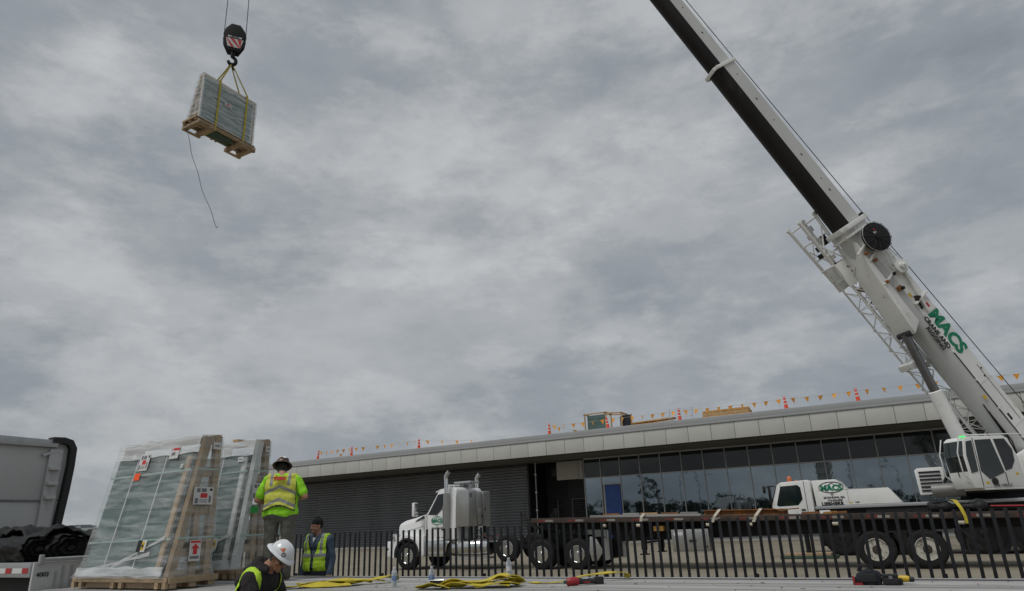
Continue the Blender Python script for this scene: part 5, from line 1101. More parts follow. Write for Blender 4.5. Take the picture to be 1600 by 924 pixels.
    # stretch film shell: wrinkled wedge
    def shell(e, nm, mt, z0, z1, amp, flare=.0, seed=0.):
        per = []; nx, nyy = 22, 12
        for i in range(nx): per.append(('f', i/nx))
        for i in range(nyy): per.append(('r', i/nyy))
        for i in range(nx): per.append(('b', i/nx))
        for i in range(nyy): per.append(('l', i/nyy))
        nz = 26; vs = []; fs = []; npz = len(per)
        for j in range(nz+1):
            z = z0+(z1-z0)*j/nz; fl = flare*max(0, 1-(z-z0)/.22)**2; f0 = fy(z)-.06-e-fl; bk = D/2+e+.045*(1 if flip else 0)+fl*.3; xl, xr = -L/2-e-fl*.6, L/2+e+fl*.4
            for sd_, u in per:
                q = {'f': (xl+(xr-xl)*u, f0), 'r': (xr, f0+(bk-f0)*u), 'b': (xr+(xl-xr)*u, bk), 'l': (xl, bk+(f0-bk)*u)}[sd_]
                w = amp*noise.noise(Vector((q[0]*2.2+seed, q[1]*2.2, z*4)))+amp*.5*noise.noise(Vector((q[0]*5, q[1]*5+seed, z*9)))
                nrm = {'f': (0,-1), 'r': (1,0), 'b': (0,1), 'l': (-1,0)}[sd_]; vs.append((q[0]+nrm[0]*w, q[1]+nrm[1]*w, z+.02*noise.noise(Vector((q[0]*3,q[1]*3,seed+j)))*(1 if j in (0,) else 0)))
        for j in range(nz):
            for k in range(npz): fs.append((j*npz+k, j*npz+(k+1)%npz, (j+1)*npz+(k+1)%npz, (j+1)*npz+k))
        return MB().add(vs, fs).build(nm, mt, t, smooth=70, local=True)
    shell(.012, 'stretch_film', 'film' if not flip else 'filmhang', .13, H+.02, .012, .07 if not flip else .02, variant*3.)
    tl = MB(); tl.add([(-L/2-.012,fy(H)-.07,H+.02),(L/2+.012,fy(H)-.07,H+.02),(L/2+.012,D/2+.02,H+.055),(-L/2-.012,D/2+.02,H+.055)], [(0,1,2,3)]); tl.build('film_top', 'filmthick', t, local=True)
    # folded film bands at the top of the glass and along the foot
    def band(z0, z1, e, seed):
        vs = []; fs = []; n = 24
        for k in range(n+1):
            x = -L/2-.02+(L+.04)*k/n
            for z in (z0+.03*noise.noise(Vector((x*3,seed,0))), (z0+z1)/2, z1+.03*noise.noise(Vector((x*3,seed,5)))): vs.append((x, fy(z)-.075-e+.02*noise.noise(Vector((x*4,z*4,seed))), z))
        for k in range(n):
            for j in range(2): fs.append((k*3+j, k*3+3+j, k*3+4+j, k*3+1+j))
        MB().add(vs, fs).build('film_fold', 'filmthick', t, smooth=70, local=True)
    if not flip: band(H-.22, H+.02, .01, 1.+variant)
    band(.15, .26, .03, 4.+variant)
    for (xa, za, xb, zb_) in ((-L*.1,.26,L*.42,.62),(-L*.45,.2,L*.3,.42)):
        pts = [Vector((xa+(xb-xa)*u, 0, za+(zb_-za)*u)) for u in [k/8 for k in range(9)]]
        for p in pts: p.y = fy(p.z)-.085
        MB().ribbon(pts, [(.01,0,.035+.02*math.sin(i)) for i in range(9)], .003).build('film_tail', 'filmthick', t, smooth=60, local=True)
    # labels
    def sheet_label(x, z, w, h, face, kind):
        if face == 'f':
            o = Vector((x, fy(z)-.092, z)); ux, uz = Vector((1,0,0)), Vector((0,lean,1)).normalized()
        elif face == 'r': o = Vector((L/2+.042, x, z)); ux, uz = Vector((0,1,0)), Vector((0,0,1))
        else: o = Vector((x, D/2+.085, z)); ux, uz = Vector((-1,0,0)), Vector((0,0,1))
        nn = ux.cross(uz)
        def rect(a0, b0, a1, b1, k, nm, mt, par):
            mb = MB(); mb.add([o+ux*a*w+uz*c*h+nn*.0012*k for a, c in ((a0,b0),(a1,b0),(a1,b1),(a0,b1))], [(0,1,2,3)]); return mb.build(nm, mt, par, local=True)
        if kind == 'orange':
            rect(-.5,-.5,.5,.5,0,'sticker','orangelabel',t); return
        if kind == 'green':
            rect(-.5,-.5,.5,.5,0,'sticker','greentag',t); return
        lab = rect(-.5,-.5,.5,.5,0,'label_sheet','paper',t)
        if kind == 'doc':
            rect(-.16,-.12,.2,.14,1,'print_block','redink',lab); rect(-.36,.2,-.18,.42,1,'print_block','inkgrey',lab); rect(-.12,.2,.14,.42,1,'print_block','inkgrey',lab); rect(.3,.28,.44,.42,1,'print_block','ink',lab); rect(.28,-.38,.4,.0,1,'print_block','inkgrey',lab); rect(-.42,-.44,-.26,-.14,1,'print_block','inkgrey',lab)
            for k in range(3): rect(-.2,-.24-.07*k,.2,-.21-.07*k,1,'print_line','inkgrey',lab)
        elif kind == 'red':
            rect(-.5,.28,.5,.5,1,'print_block','redink',lab); rect(-.3,-.2,.1,.1,1,'print_block','inkgrey',lab)
        elif kind == 'arrow':
            rect(-.44,.36,.44,.47,1,'print_block','redink',lab); rect(-.4,-.40,.4,-.26,1,'print_block','inkgrey',lab)
            mb = MB(); mb.add([o+ux*a*w+uz*c*h+nn*.0026 for a, c in ((-.18,-.18),(.18,-.18),(.18,.10),(.38,.10),(0,.34),(-.38,.10),(-.18,.10))], [tuple(range(7))]); mb.build('arrow_mark', 'redink', lab, local=True)
        elif kind == 'tilt':
            rect(-.5,-.5,-.02,.5,1,'print_block','ink',lab); rect(.0,-.35,.3,.35,1,'print_block','yellow',lab); mb = MB(); ring(mb, o+ux*.14*w+nn*.003, ux, uz, .11*w, .11*w, .025, 14, 0); mb.build('indicator_ring', 'ink', lab, local=True)
        elif kind == 'small': rect(-.3,-.1,.3,.1,1,'print_line','inkgrey',lab)
    t['_'] = 0; del t['_']
    return t, sheet_label, b, fy
c1, lab, bb, fy_ = crate('nearest shrink wrapped glass crate on the trailer, with an orange sticker', (-8.50,5.79), R(0), 1.92, .62, .24, 1.94, DZ+.02)
for a in ((-.20,1.66,.24,.24,'f','doc'),(-.26,1.46,.13,.10,'f','orange'),(.47,1.74,.20,.15,'f','red'),(.06,1.14,.30,.23,'r','doc'),(.02,.44,.17,.26,'r','arrow'),(.36,.52,.19,.15,'f','tilt'),(.20,1.82,.13,.10,'r','small'),(.72,1.55,.06,.05,'f','small')): lab(*a)
bb('top_offcut', (-.45,.10,1.98), (-.45,.36,1.985), .10, .04, 'lumber')
c2, lab, bb, fy_ = crate('second shrink wrapped glass crate, with white edge boards, beside the standing worker', (-9.04,7.22), R(.8), 1.92, .52, .22, 2.04, DZ+.02, variant=1)
for a in ((.06,1.26,.26,.24,'r','doc'),(.0,.98,.14,.10,'r','green'),(.72,1.76,.12,.08,'f','small'),(.50,.50,.19,.16,'f','tilt'),(.18,1.92,.10,.09,'r','small')): lab(*a)
bb('top_offcut', (.35,.05,2.10), (.35,.34,2.105), .12, .04, 'lumber')
# hanging crate: long side along Y, upright side facing the crane
LH = 2.23
c3, lab, bb, fy_ = crate('shrink wrapped glass crate hanging from the crane hook in yellow slings', (-18.82-.62,11.92), R(-90), LH, .64, .17, 1.90, 15.08, flip=True)
c3.location = (-18.82-.32, 11.92+LH/2, 15.08); WM[c3.name] = Matrix.Translation(c3.location) @ Matrix.Rotation(R(-90), 4, 'Z')
for a in ((.1,1.15,.30,.20,'b','doc'),(-LH*.44,1.70,.12,.14,'b','small')): lab(*a)
for xx in (-.85,.85): 
    MB().box((xx-.32, -.46, -.13), (xx-.16, .48, -.005)).build('skid', 'palletwood', c3, local=True, bevel=.008); MB().box((xx+.16, -.46, -.13), (xx+.32, .48, -.005)).build('skid', 'palletwood', c3, local=True, bevel=.008)
    MB().box((xx-.34, -.44, -.16), (xx+.34, -.32, -.135)).build('skid_board', 'palletwood', c3, local=True); MB().box((xx-.34, .34, -.16), (xx+.34, .46, -.135)).build('skid_board', 'palletwood', c3, local=True)
MB().box((-.45,-.25,-.02),(.45,.2,-.004)).build('underside_label', 'padgreen', c3, local=True)
hook_pt = HK+Vector((0,0,-.42))
def lsling(y, lab_, mt):
    t = thing('lifting_sling', lab_, 'sling', hook_pt, 0, 'yellow lifting slings')
    xo, xi = -18.82+.07, -18.82-.40; zt, zb = 17.03, 15.06-.04
    MB().ribbon([(xi+.2,y,zt+.02),(xo,y,zt+.03),(xo+.01,y,(zt+zb)/2),(xo,y,zb),(-18.82-.32,y,zb-.02),(-18.82-.68,y,zb),(-18.82-.66,y,zb+.3),(xi+.0,y,zt)], [(0,.065,0)]*8, .008).build('choker', mt, t, smooth=30)
    MB().ribbon([(xo-.02,y,zt+.03), hook_pt+Vector((.02,0,.05))], [(0,.07,.02),(0,.05,0)], .01).build('sling_leg', 'slingtan', t); MB().ribbon([(xi+.1,y,zt+.02), hook_pt+Vector((-.04,0,.05))], [(0,.07,.02),(0,.05,0)], .01).build('sling_leg', 'slingtan', t)
    MB().ribbon([hook_pt+Vector((.0,(y-HYc)*.18,-.16)), hook_pt+Vector((0,0,.1))], [(.0,.09,0),(.0,.07,0)], .02).build('sling_eye', 'black', t)
lsling(12.55, 'left yellow lifting sling wrapped round the hanging glass crate', 'sling'); lsling(13.70, 'right yellow lifting sling wrapped round the hanging glass crate', 'sling')
tg = MB(); pts = []
pA, pB = Vector((-19.45,11.95,14.95)), Vector((-17.26,12.0,10.71))
for k in range(30): u = k/29; p = pA.lerp(pB, u); p.x += .12*math.sin(u*PI)*-1+.03*math.sin(u*17); pts.append(p)
pts += [pB+Vector((.03,0,-.05)), pB+Vector((.06,0,-.02))]
tgo = tg.tube(pts, .011, 5).build('tag_line', 'rope', None, smooth=60); tag(tgo, 'thin tag line dangling below the hanging glass crate', 'rope')
# ------------------------------------------------------------------ small things on the near deck
def bottle(x, y, lab, h=.205, blue=True, big=1.0):
    t = thing('water_bottle', lab, 'bottle', (x, y, DZ+.006), rnd.uniform(0,6), 'water bottles on the trailer deck')
    r = .033*big; pr = [(0,.0),(r*.9,.0),(r,.008)]
    for k in range(9): pr += [(r, .02+.013*k), (r*.94, .0265+.013*k)] if not 3 <= k <= 6 else [(r*.97, .02+.013*k)]
    pr += [(r,.142),(r*.9,.160),(r*.42,.183),(r*.40,.192)]
    pr = [(a, b*h/.205) for a, b in pr]
    MB().lathe(pr, (0,0,0), (0,0,1), 18).build('bottle_body', 'clear', t, smooth=50, local=True)
    MB().lathe([(r*.93,.002),(r*.93,.135*h/.205),(0,.136*h/.205)], (0,0,.003), (0,0,1), 14).build('water', 'water', t, smooth=50, local=True)
    z0, z1 = (.062*h/.205, .112*h/.205); MB().lathe([(r*1.01,z0),(r*1.01,z1)], (0,0,0), (0,0,1), 18).build('bottle_label', 'labelblue' if blue else 'paper', t, smooth=50, local=True)
    if not blue:
        mb = MB(); 
        for a0 in (0, PI): mb.add([(math.cos(a0+a)*r*1.03, math.sin(a0+a)*r*1.03, z) for a, z in ((-.5,z0+.02),(.5,z0+.02),(.5,z1-.006),(-.5,z1-.006))], [(0,1,2,3)])
        mb.build('label_print', 'labelblue', t, local=True)
    MB().lathe([(r*.46,.190*h/.205),(r*.46,.204*h/.205),(r*.4,.206*h/.205),(0,.2065*h/.205)], (0,0,0), (0,0,1), 12).build('cap', 'paper', t, smooth=40, local=True)
bottle(-5.47, 6.62, 'left of two small water bottles standing in front of the truck bumper'); bottle(-5.02, 6.74, 'right of two small water bottles, next to the yellow sling'); bottle(-4.70, 7.95, 'white labelled water bottle on the far deck rail before the truck wheels', .225, False, 1.12)
def webbing(lab, runs, w=.12, mt='sling', nm='webbing_sling'):
    t = thing(nm, lab, 'sling', (runs[0][0][0], runs[0][0][1], DZ), 0, 'yellow webbing slings lying on the deck')
    for r_ in runs:
        pts = [Vector(p) for p in r_]; sm = []
        for i in range(len(pts)-1):          # Catmull-Rom
            p0, p1, p2, p3 = pts[max(i-1,0)], pts[i], pts[i+1], pts[min(i+2,len(pts)-1)]
            for k in range(6):
                u = k/6; sm.append(.5*((2*p1)+(p2-p0)*u+(2*p0-5*p1+4*p2-p3)*u*u+(3*p1-p0-3*p2+p3)*u**3))
        sm.append(pts[-1]); ws = []
        for p in sm: p.z = DZ+(p.z-DZ)*.62
        for i, p in enumerate(sm):
            d = (sm[min(i+1,len(sm)-1)]-sm[max(i-1,0)]); d.normalize(); sd_ = Vector((-d.y,d.x,0)).normalized() if Vector((d.x,d.y,0)).length > .05 else Vector((0,1,0)); tw = .75*noise.noise(Vector((i*.13, r_[0][0]*3, 1))); ws.append((sd_*math.cos(tw)+Vector((0,0,1))*math.sin(tw))*w)
            p.z = max(p.z, DZ+.012+abs(math.sin(tw))*w/2)
        MB().ribbon(sm, ws, .007).build('web', mt, t, smooth=50)
    return t
z_ = DZ+.02
webbing('yellow lifting sling lying beside the man in the white hard hat', [[(-6.75,6.35,z_),(-6.45,6.55,z_+.05),(-6.2,6.75,z_+.03),(-5.98,6.95,z_+.09),(-5.9,7.1,z_+.12),(-5.95,7.2,z_+.04)], [(-6.7,6.25,z_+.02),(-6.4,6.5,z_+.09),(-6.1,6.85,z_+.07),(-5.95,7.02,z_+.03)], [(-6.8,6.15,z_),(-6.5,6.28,z_+.04),(-6.25,6.48,z_+.02),(-6.15,6.62,z_+.01)],[(-6.72,6.3,z_+.06),(-6.5,6.45,z_+.03),(-6.3,6.7,z_+.10),(-6.05,6.9,z_+.02)],[(-6.6,6.35,z_+.02),(-6.35,6.62,z_+.05),(-6.1,6.7,z_+.04)]], .12)
webbing('bunched yellow lifting sling lying in front of the truck fuel tank', [[(-4.95,6.42,z_),(-4.7,6.5,z_+.05),(-4.5,6.68,z_+.06),(-4.3,6.75,z_+.04),(-4.1,6.85,z_+.09),(-3.95,6.9,z_+.02)], [(-4.72,6.4,z_+.02),(-4.55,6.55,z_+.10),(-4.3,6.65,z_+.08),(-4.12,6.8,z_+.15),(-4.0,6.85,z_+.14),(-3.93,6.95,z_+.03)], [(-4.3,6.55,z_),(-4.15,6.62,z_+.05),(-3.98,6.72,z_+.05),(-3.9,6.82,z_+.01)], [(-4.9,6.3,z_),(-4.75,6.36,z_+.06),(-4.62,6.36,z_+.06),(-4.6,6.44,z_+.01)],[(-4.6,6.5,z_+.03),(-4.4,6.6,z_+.07),(-4.2,6.7,z_+.05),(-4.0,6.8,z_+.08)],[(-4.65,6.45,z_),(-4.4,6.5,z_+.05),(-4.2,6.6,z_+.03),(-3.95,6.7,z_+.04)],[(-4.25,6.7,z_+.04),(-4.12,6.75,z_+.16),(-4.0,6.8,z_+.10),(-4.08,6.86,z_+.03)]], .13)
webbing('yellow ratchet strap arching over the red and black power tool', [[(-3.95,7.15,z_),(-3.75,7.1,z_),(-3.55,7.2,z_+.02),(-3.42,7.35,z_+.08),(-3.25,7.5,z_+.11),(-3.1,7.6,z_+.12),(-3.0,7.66,z_+.09),(-3.02,7.7,z_+.02)]], .07)
rt = thing('ratchet_buckle', 'small dark ratchet buckle at the end of the bunched yellow sling', 'buckle', (-4.78, 6.52, DZ))
MB().obox((-4.78,6.52,DZ+.05), (.075,.02,.0), (-.008,.03,0), (0,0,.03)).build('buckle_frame', 'frame_black', rt, bevel=.008); MB().tube([(-4.86,6.5,DZ+.07),(-4.7,6.54,DZ+.08)], .012, 6).build('buckle_handle', 'steel', rt)
# red and black cordless tool lying on its side
pt = thing('power_tool', 'red and black cordless power tool lying on the deck', 'power tool', (-3.28, 6.98, DZ), R(42)); pt.scale = (.76,.76,.8)
def L_(mb, nm, mt, par=pt, bevel=0, smooth=40): return mb.build(nm, mt, par, bevel=bevel, smooth=smooth, local=True)
L_(MB().tube([(-.17,0,.05),(-.15,0,.05),(-.03,0,.052),(.0,0,.055)], [.035,.05,.05,.045], 14), 'gear_case', 'red'); L_(MB().obox((-.06,.02,.075),(.05,0,0),(0,.03,0),(0,0,.03)), 'guard', 'red', bevel=.01)
L_(MB().tube([(.0,0,.052),(.04,0,.048),(.2,0,.046),(.24,0,.05)], [.042,.034,.034,.042], 14), 'grip', 'black'); L_(MB().obox((.30,0,.05),(.06,0,0),(0,.045,0),(0,0,.045)), 'battery', 'black', bevel=.012); L_(MB().box((.06,-.05,.03),(.16,-.032,.045)), 'paddle_switch', 'red', bevel=.004)
L_(MB().tube([(-.21,0,.05),(-.17,0,.05)], .022, 10), 'spindle', 'padgreen'); L_(MB().obox((.10,0,.082),(.04,0,0),(0,.012,0),(0,0,.004)), 'tool_label', 'paper')
# tool bag, case and yellow drill
bg = thing('tool_bag', 'black tool bag with red trim standing on the deck at the right', 'bag', (-.56, 7.36, DZ), R(12)); bg.scale = (.82,.82,.95)
vs = []; fs = []; nu, nv = 20, 10
for j in range(nv+1):
    v_ = j/nv
    for i in range(nu):
        a = 2*PI*i/nu; c_, s_ = math.cos(a), math.sin(a); rx = .145*(abs(c_)**.6)*(1 if c_ > 0 else -1)*(1-.25*v_**2); ry = .09*(abs(s_)**.6)*(1 if s_ > 0 else -1)*(1-.45*v_**2); w = .016*noise.noise(Vector((c_*2,s_*2,v_*4)))
        vs.append((rx+w+.04*v_, ry+w, .004+.135*v_*(1-.25*abs(c_)*v_)))
for j in range(nv):
    for i in range(nu): fs.append((j*nu+i, j*nu+(i+1)%nu, (j+1)*nu+(i+1)%nu, (j+1)*nu+i))
fs += [tuple(range(nu))[::-1], tuple(range(nv*nu, nv*nu+nu))]
MB().add(vs, fs).build('bag_body', 'navy', bg, smooth=60, local=True)
MB().tube([(-.08,-.03,.12),(-.06,-.05,.17),(.04,-.05,.175),(.08,-.03,.12)], .009, 6).build('handle', 'black', bg, smooth=60, local=True); MB().obox((-.0,-.093,.065),(.09,0,0),(0,.012,0),(0,0,.04)).build('pocket', 'black', bg, bevel=.012, local=True)
MB().obox((-.138,-.05,.05),(.010,0,0),(0,.035,0),(0,0,.03)).build('red_trim', 'red', bg, bevel=.008, local=True); MB().obox((-.10,-.1,.012),(.04,0,0),(0,.01,0),(0,0,.01)).build('red_trim', 'red', bg, local=True); MB().tube([(.1,-.06,.1),(.16,-.08,.03),(.2,-.06,.02)], .012, 6).build('strap', 'black', bg, smooth=50, local=True)
cs = thing('tool_case', 'small black plastic case beside the tool bag', 'case', (-.365, 7.34, DZ), R(6)); cs.scale = (.72,.75,.85); MB().box((-.09,-.06,.004),(.09,.06,.075)).build('case_base', 'black', cs, bevel=.01, local=True); MB().box((-.088,-.058,.078),(.088,.058,.105)).build('case_lid', 'black', cs, bevel=.01, local=True); MB().box((-.02,-.068,.06),(.02,-.06,.09)).build('latch', 'inkgrey', cs, local=True)
dd = thing('cordless_drill', 'yellow and black cordless drill lying beside the black case', 'drill', (-.255, 7.42, DZ), R(-8)); dd.scale = (.62,.62,.8)
MB().tube([(-.10,0,.05),(-.05,0,.055),(.04,0,.055),(.06,0,.05)], [.03,.036,.034,.03], 12).build('motor_housing', 'yellow', dd, smooth=40, local=True); MB().tube([(.06,0,.05),(.075,0,.05),(.11,0,.05),(.125,0,.05)], [.026,.03,.026,.014], 12).build('chuck', 'black', dd, smooth=40, local=True)
MB().tube([(-.04,0,.05),(-.05,-.06,.035),(-.055,-.1,.03)], [.024,.02,.022], 10).build('grip', 'black', dd, smooth=50, local=True); MB().obox((-.055,-.13,.035),(.045,0,0),(0,.03,0),(0,0,.03)).build('battery', 'black', dd, bevel=.008, local=True)

# ------------------------------------------------------------------ people
def capsule_mesh(p, q, r0, r1, fl=None, n=14, m_=5):
    # closed tapered capsule; fl = (axis vector, factor) flattens across that axis
    p, q = Vector(p), Vector(q); d = q-p; L = d.length; d = d.normalized() if L > 1e-5 else Vector((0,0,1)); a = d.cross(Vector((0,1,.01))); 
    if a.length < 1e-2: a = d.cross(Vector((1,0,0)))
    a.normalize(); b = d.cross(a); rings = []
    for k in range(m_): t = PI/2*k/m_; rings.append((p-d*r0*math.cos(t), r0*math.sin(t)))
    rings += [(p, r0), (q, r1)]
    for k in range(1, m_+1): t = PI/2*k/m_; rings.append((q+d*r1*math.sin(t), r1*math.cos(t)))
    vs = []; fs = []
    for c, r in rings:
        for k in range(n): t = 2*PI*k/n; vs.append(c+(a*math.cos(t)+b*math.sin(t))*max(r,1e-4))
    for i in range(len(rings)-1):
        for k in range(n): fs.append((i*n+k, i*n+(k+1)%n, (i+1)*n+(k+1)%n, (i+1)*n+k))
    fs += [tuple(range(n))[::-1], tuple(range((len(rings)-1)*n, len(rings)*n))]
    if fl:
        ax = Vector(fl[0]).normalized(); c0 = (p+q)/2; vs = [v-ax*((v-c0).dot(ax))*(1-fl[1]) for v in vs]
    return vs, fs
def cap_dist(x, c):
    p, q, r0, r1, fl = Vector(c[0]), Vector(c[1]), c[2], c[3], c[4]
    if fl:
        ax = Vector(fl[0]).normalized(); c0 = (p+q)/2; x = c0+(x-c0)+ax*((x-c0).dot(ax))*(1/fl[1]-1)
    d = q-p; t = max(0, min(1, (x-p).dot(d)/max(d.length_squared, 1e-9))); return (x-(p+d*t)).length-(r0+(r1-r0)*t)
def blend_mesh(nm, caps, grow, voxel, smooth_it=3):
    mb = MB()
    for c in caps:
        vs, fs = capsule_mesh(c[0], c[1], c[2]+grow, c[3]+grow, c[4]); mb.add(vs, fs)
    o = mb.build(nm+'_tmp', 'skin'); rm = o.modifiers.new('r', 'REMESH'); rm.mode = 'VOXEL'; rm.voxel_size = voxel
    sm = o.modifiers.new('s', 'SMOOTH'); sm.factor = .5; sm.iterations = smooth_it
    me = bpy.data.meshes.new_from_object(o.evaluated_get(bpy.context.evaluated_depsgraph_get())); bpy.data.objects.remove(o); me.name = nm; me.materials.clear()
    return me
def cloth_noise(me, sel, amp, sc_):
    for v in me.vertices:
        if sel(v.co): q = Vector(v.co)*sc_; v.co += v.normal*(amp*noise.noise(q)+amp*.6*noise.noise(q*2.3+Vector((5,1,2))))
def body(nm, caps, groups, parent, voxel=.011, override=None, wr=.011):
    me = blend_mesh(nm, caps, 0, voxel)
    for gname in groups: me.materials.append(M[groups[gname]])
    keys = list(groups); cl = {}
    gi = [keys.index(c[5]) for c in caps]
    kd = [(c, g_) for c, g_ in zip(caps, gi)]
    npol = len(me.polygons); ctr = np.empty(npol*3, 'f'); me.polygons.foreach_get('center', ctr); ctr = ctr.reshape(-1,3).astype(float)
    best = np.full(npol, 1e9); bi = np.zeros(npol, int)
    for c, g_ in kd:
        p, q, r0, r1, fl = np.array(c[0]), np.array(c[1]), c[2], c[3], c[4]; x = ctr
        if fl:
            ax = np.array(Vector(fl[0]).normalized()); c0 = (p+q)/2; x = x+np.outer((x-c0)@ax*(1/fl[1]-1), ax)
        d = q-p; t = np.clip((x-p)@d/max(d@d,1e-9), 0, 1); ds = np.linalg.norm(x-(p+np.outer(t,d)), axis=1)-(r0+(r1-r0)*t)
        mk = ds < best; best[mk] = ds[mk]; bi[mk] = g_
    if override:
        for i in range(npol):
            r_ = override(Vector(ctr[i]), keys[bi[i]])
            if r_: bi[i] = keys.index(r_)
    me.polygons.foreach_set('material_index', bi.astype('i')); me.polygons.foreach_set('use_smooth', np.ones(npol, bool))
    soft = {i for i, k in enumerate(keys) if k in ('shirt','trousers','sleeve','hood')}
    vsel = set()
    for p in me.polygons:
        if p.material_index in soft: vsel.update(p.vertices)
    nv_ = len(me.vertices); co = np.empty(nv_*3, 'f'); no = np.empty(nv_*3, 'f'); me.vertices.foreach_get('co', co); me.vertices.foreach_get('normal', no); co = co.reshape(-1,3); no = no.reshape(-1,3)
    for i in vsel:
        q = Vector((co[i][0]*11, co[i][1]*11, co[i][2]*7)); co[i] += no[i]*(wr*noise.noise(q)+wr*.6*noise.noise(q*2.1+Vector((4,2,1))))
    me.vertices.foreach_set('co', co.ravel()); me.update()
    return link(nm, me, parent, True)
def vest(parent, caps, keep, region, mats=('vest','band','bandtrim'), grow=.024, voxel=.011, nm='hi_vis_vest'):
    me = blend_mesh(nm, caps, grow, voxel, 4)
    for m_ in mats: me.materials.append(M[m_])
    bm = bmesh.new(); bm.from_mesh(me)
    bmesh.ops.delete(bm, geom=[f for f in bm.faces if not keep(f.calc_center_median())], context='FACES')
    for f in bm.faces: f.material_index = region(f.calc_center_median()); f.smooth = True
    bm.to_mesh(me); bm.free()
    me.update(); vn = [v.normal.copy() for v in me.vertices]
    for v, nn in zip(me.vertices, vn):
        q = Vector(v.co); v.co += nn*(.009*noise.noise(Vector((q.x*9,q.y*9,q.z*6)))+.005*noise.noise(q*19))
    o = link(nm, me, parent, True); s_ = o.modifiers.new('thick', 'SOLIDIFY'); s_.thickness = .005; return o
def fingers(hand, fwd, side, palm_n, r=.0095, curl=.5, grp='skin', scale=1.):
    # palm plus four fingers and a thumb, curled towards palm_n
    hand, fwd, side, pn = Vector(hand), Vector(fwd).normalized(), Vector(side).normalized(), Vector(palm_n).normalized(); out = []
    out.append((hand, hand+fwd*.07*scale, .034*scale, .036*scale, (pn,.55), grp))
    for k, (o_, ln) in enumerate(((-.030,.078),(-.010,.086),(.010,.080),(.029,.062))):
        a = hand+fwd*.085*scale+side*o_*scale; c1 = curl*.7; b = a+(fwd*math.cos(c1)+pn*math.sin(c1))*ln*.45*scale; c2 = curl*1.7; c = b+(fwd*math.cos(c2)+pn*math.sin(c2))*ln*.32*scale; c3 = curl*2.4; d = c+(fwd*math.cos(c3)+pn*math.sin(c3))*ln*.24*scale
        out += [(a,b,r*scale,r*.95*scale,None,grp),(b,c,r*.95*scale,r*.9*scale,None,grp),(c,d,r*.9*scale,r*.8*scale,None,grp)]
    a = hand+fwd*.02*scale-side*.032*scale; b = a+(fwd*.7-side*.6+pn*.3).normalized()*.042*scale; c = b+(fwd*.9-side*.15+pn*.4).normalized()*.03*scale
    out += [(a,b,r*1.25*scale,r*1.1*scale,None,grp),(b,c,r*1.1*scale,r*.9*scale,None,grp)]
    return out
def head_caps(c, f, u, hair='hair', skin='skin', jaw=1.0):
    # c: head centre, f: facing, u: up; head about 0.23 high
    c, f, u = Vector(c), Vector(f).normalized(), Vector(u).normalized(); f = (f-u*f.dot(u)).normalized(); s_ = f.cross(u); P = lambda a, b, d: c+s_*a+f*b+u*d
    H = [(P(0,-.018,.035), P(0,.018,.035), .082, .078, (s_,.92), skin), (P(0,.035,-.045), P(0,.052,-.075), .050, .038, (s_,1.05), skin), (P(0,.0,-.03), P(0,.03,-.05), .066, .052, None, skin),
         (P(0,.085,.012), P(0,.103,-.020), .010, .014, None, skin), (P(-.012,.092,-.022), P(.012,.092,-.022), .010, .010, None, skin), (P(0,.088,-.055), P(0,.090,-.057), .013, .013, (u,.6), skin), (P(0,.078,-.092), P(0,.074,-.098), .017, .017, None, skin),
         (P(-.05,.060,.030), P(.05,.060,.030), .018, .018, (u,.7), skin)]
    for a in (-1, 1): H += [(P(a*.078,-.008,.022), P(a*.081,-.014,-.022), .014, .010, (s_,.55), skin), (P(a*.042,.052,-.02), P(a*.045,.05,-.025), .022, .02, None, skin)]
    return H, P
def eyes(P, parent, f, mt='ink'):
    for a in (-1, 1): MB().lathe([(0,-.006),(.009,-.002),(.011,0),(.009,.004),(0,.006)], P(a*.033,.0755,.008), f, 8).build('eye', 'ink', parent, smooth=60, local=True)
def hard_hat(P, parent, f, u, mt, r=.118, tilt=0., sticker=None, name='hard_hat'):
    s_ = Vector(f).cross(Vector(u)); mb = MB(); n = 36; vs = []; fs = []; prof = []
    for k in range(10): a = PI/2*k/9; prof.append((r*math.cos(a)*(1 if k else 1), .118*math.sin(a)))
    prof = [(r+.042,-.016),(r+.038,-.006),(r+.008,.006)]+prof
    for (rr, h) in prof:
        for k in range(n):
            t = 2*PI*k/n; e = 1.0+.10*abs(math.sin(t)); ex_ = rr*math.cos(t)*.90; ey_ = rr*math.sin(t)*1.06; hh = h-.012*(math.sin(t)**2)*(1 if rr > r+.01 else 0); 
            if rr < r and rr > .01: hh += .006*(1 if abs(math.cos(t)) < .16 else 0)
            vs.append(P(ex_, ey_-.005, .062+hh))
    for i in range(len(prof)-1):
        for k in range(n): fs.append((i*n+k, i*n+(k+1)%n, (i+1)*n+(k+1)%n, (i+1)*n+k))
    o = mb.add(vs, fs).build(name, mt, parent, smooth=45, local=True); sm = o.modifiers.new('t', 'SOLIDIFY'); sm.thickness = .003; return o

# ---- man A: standing on the deck, back to the camera
pa = thing('person', 'worker with brown hard hat standing on the deck, back turned, lime shirt and vest', 'person', (-8.12, 7.22, DZ+.008), R(214))
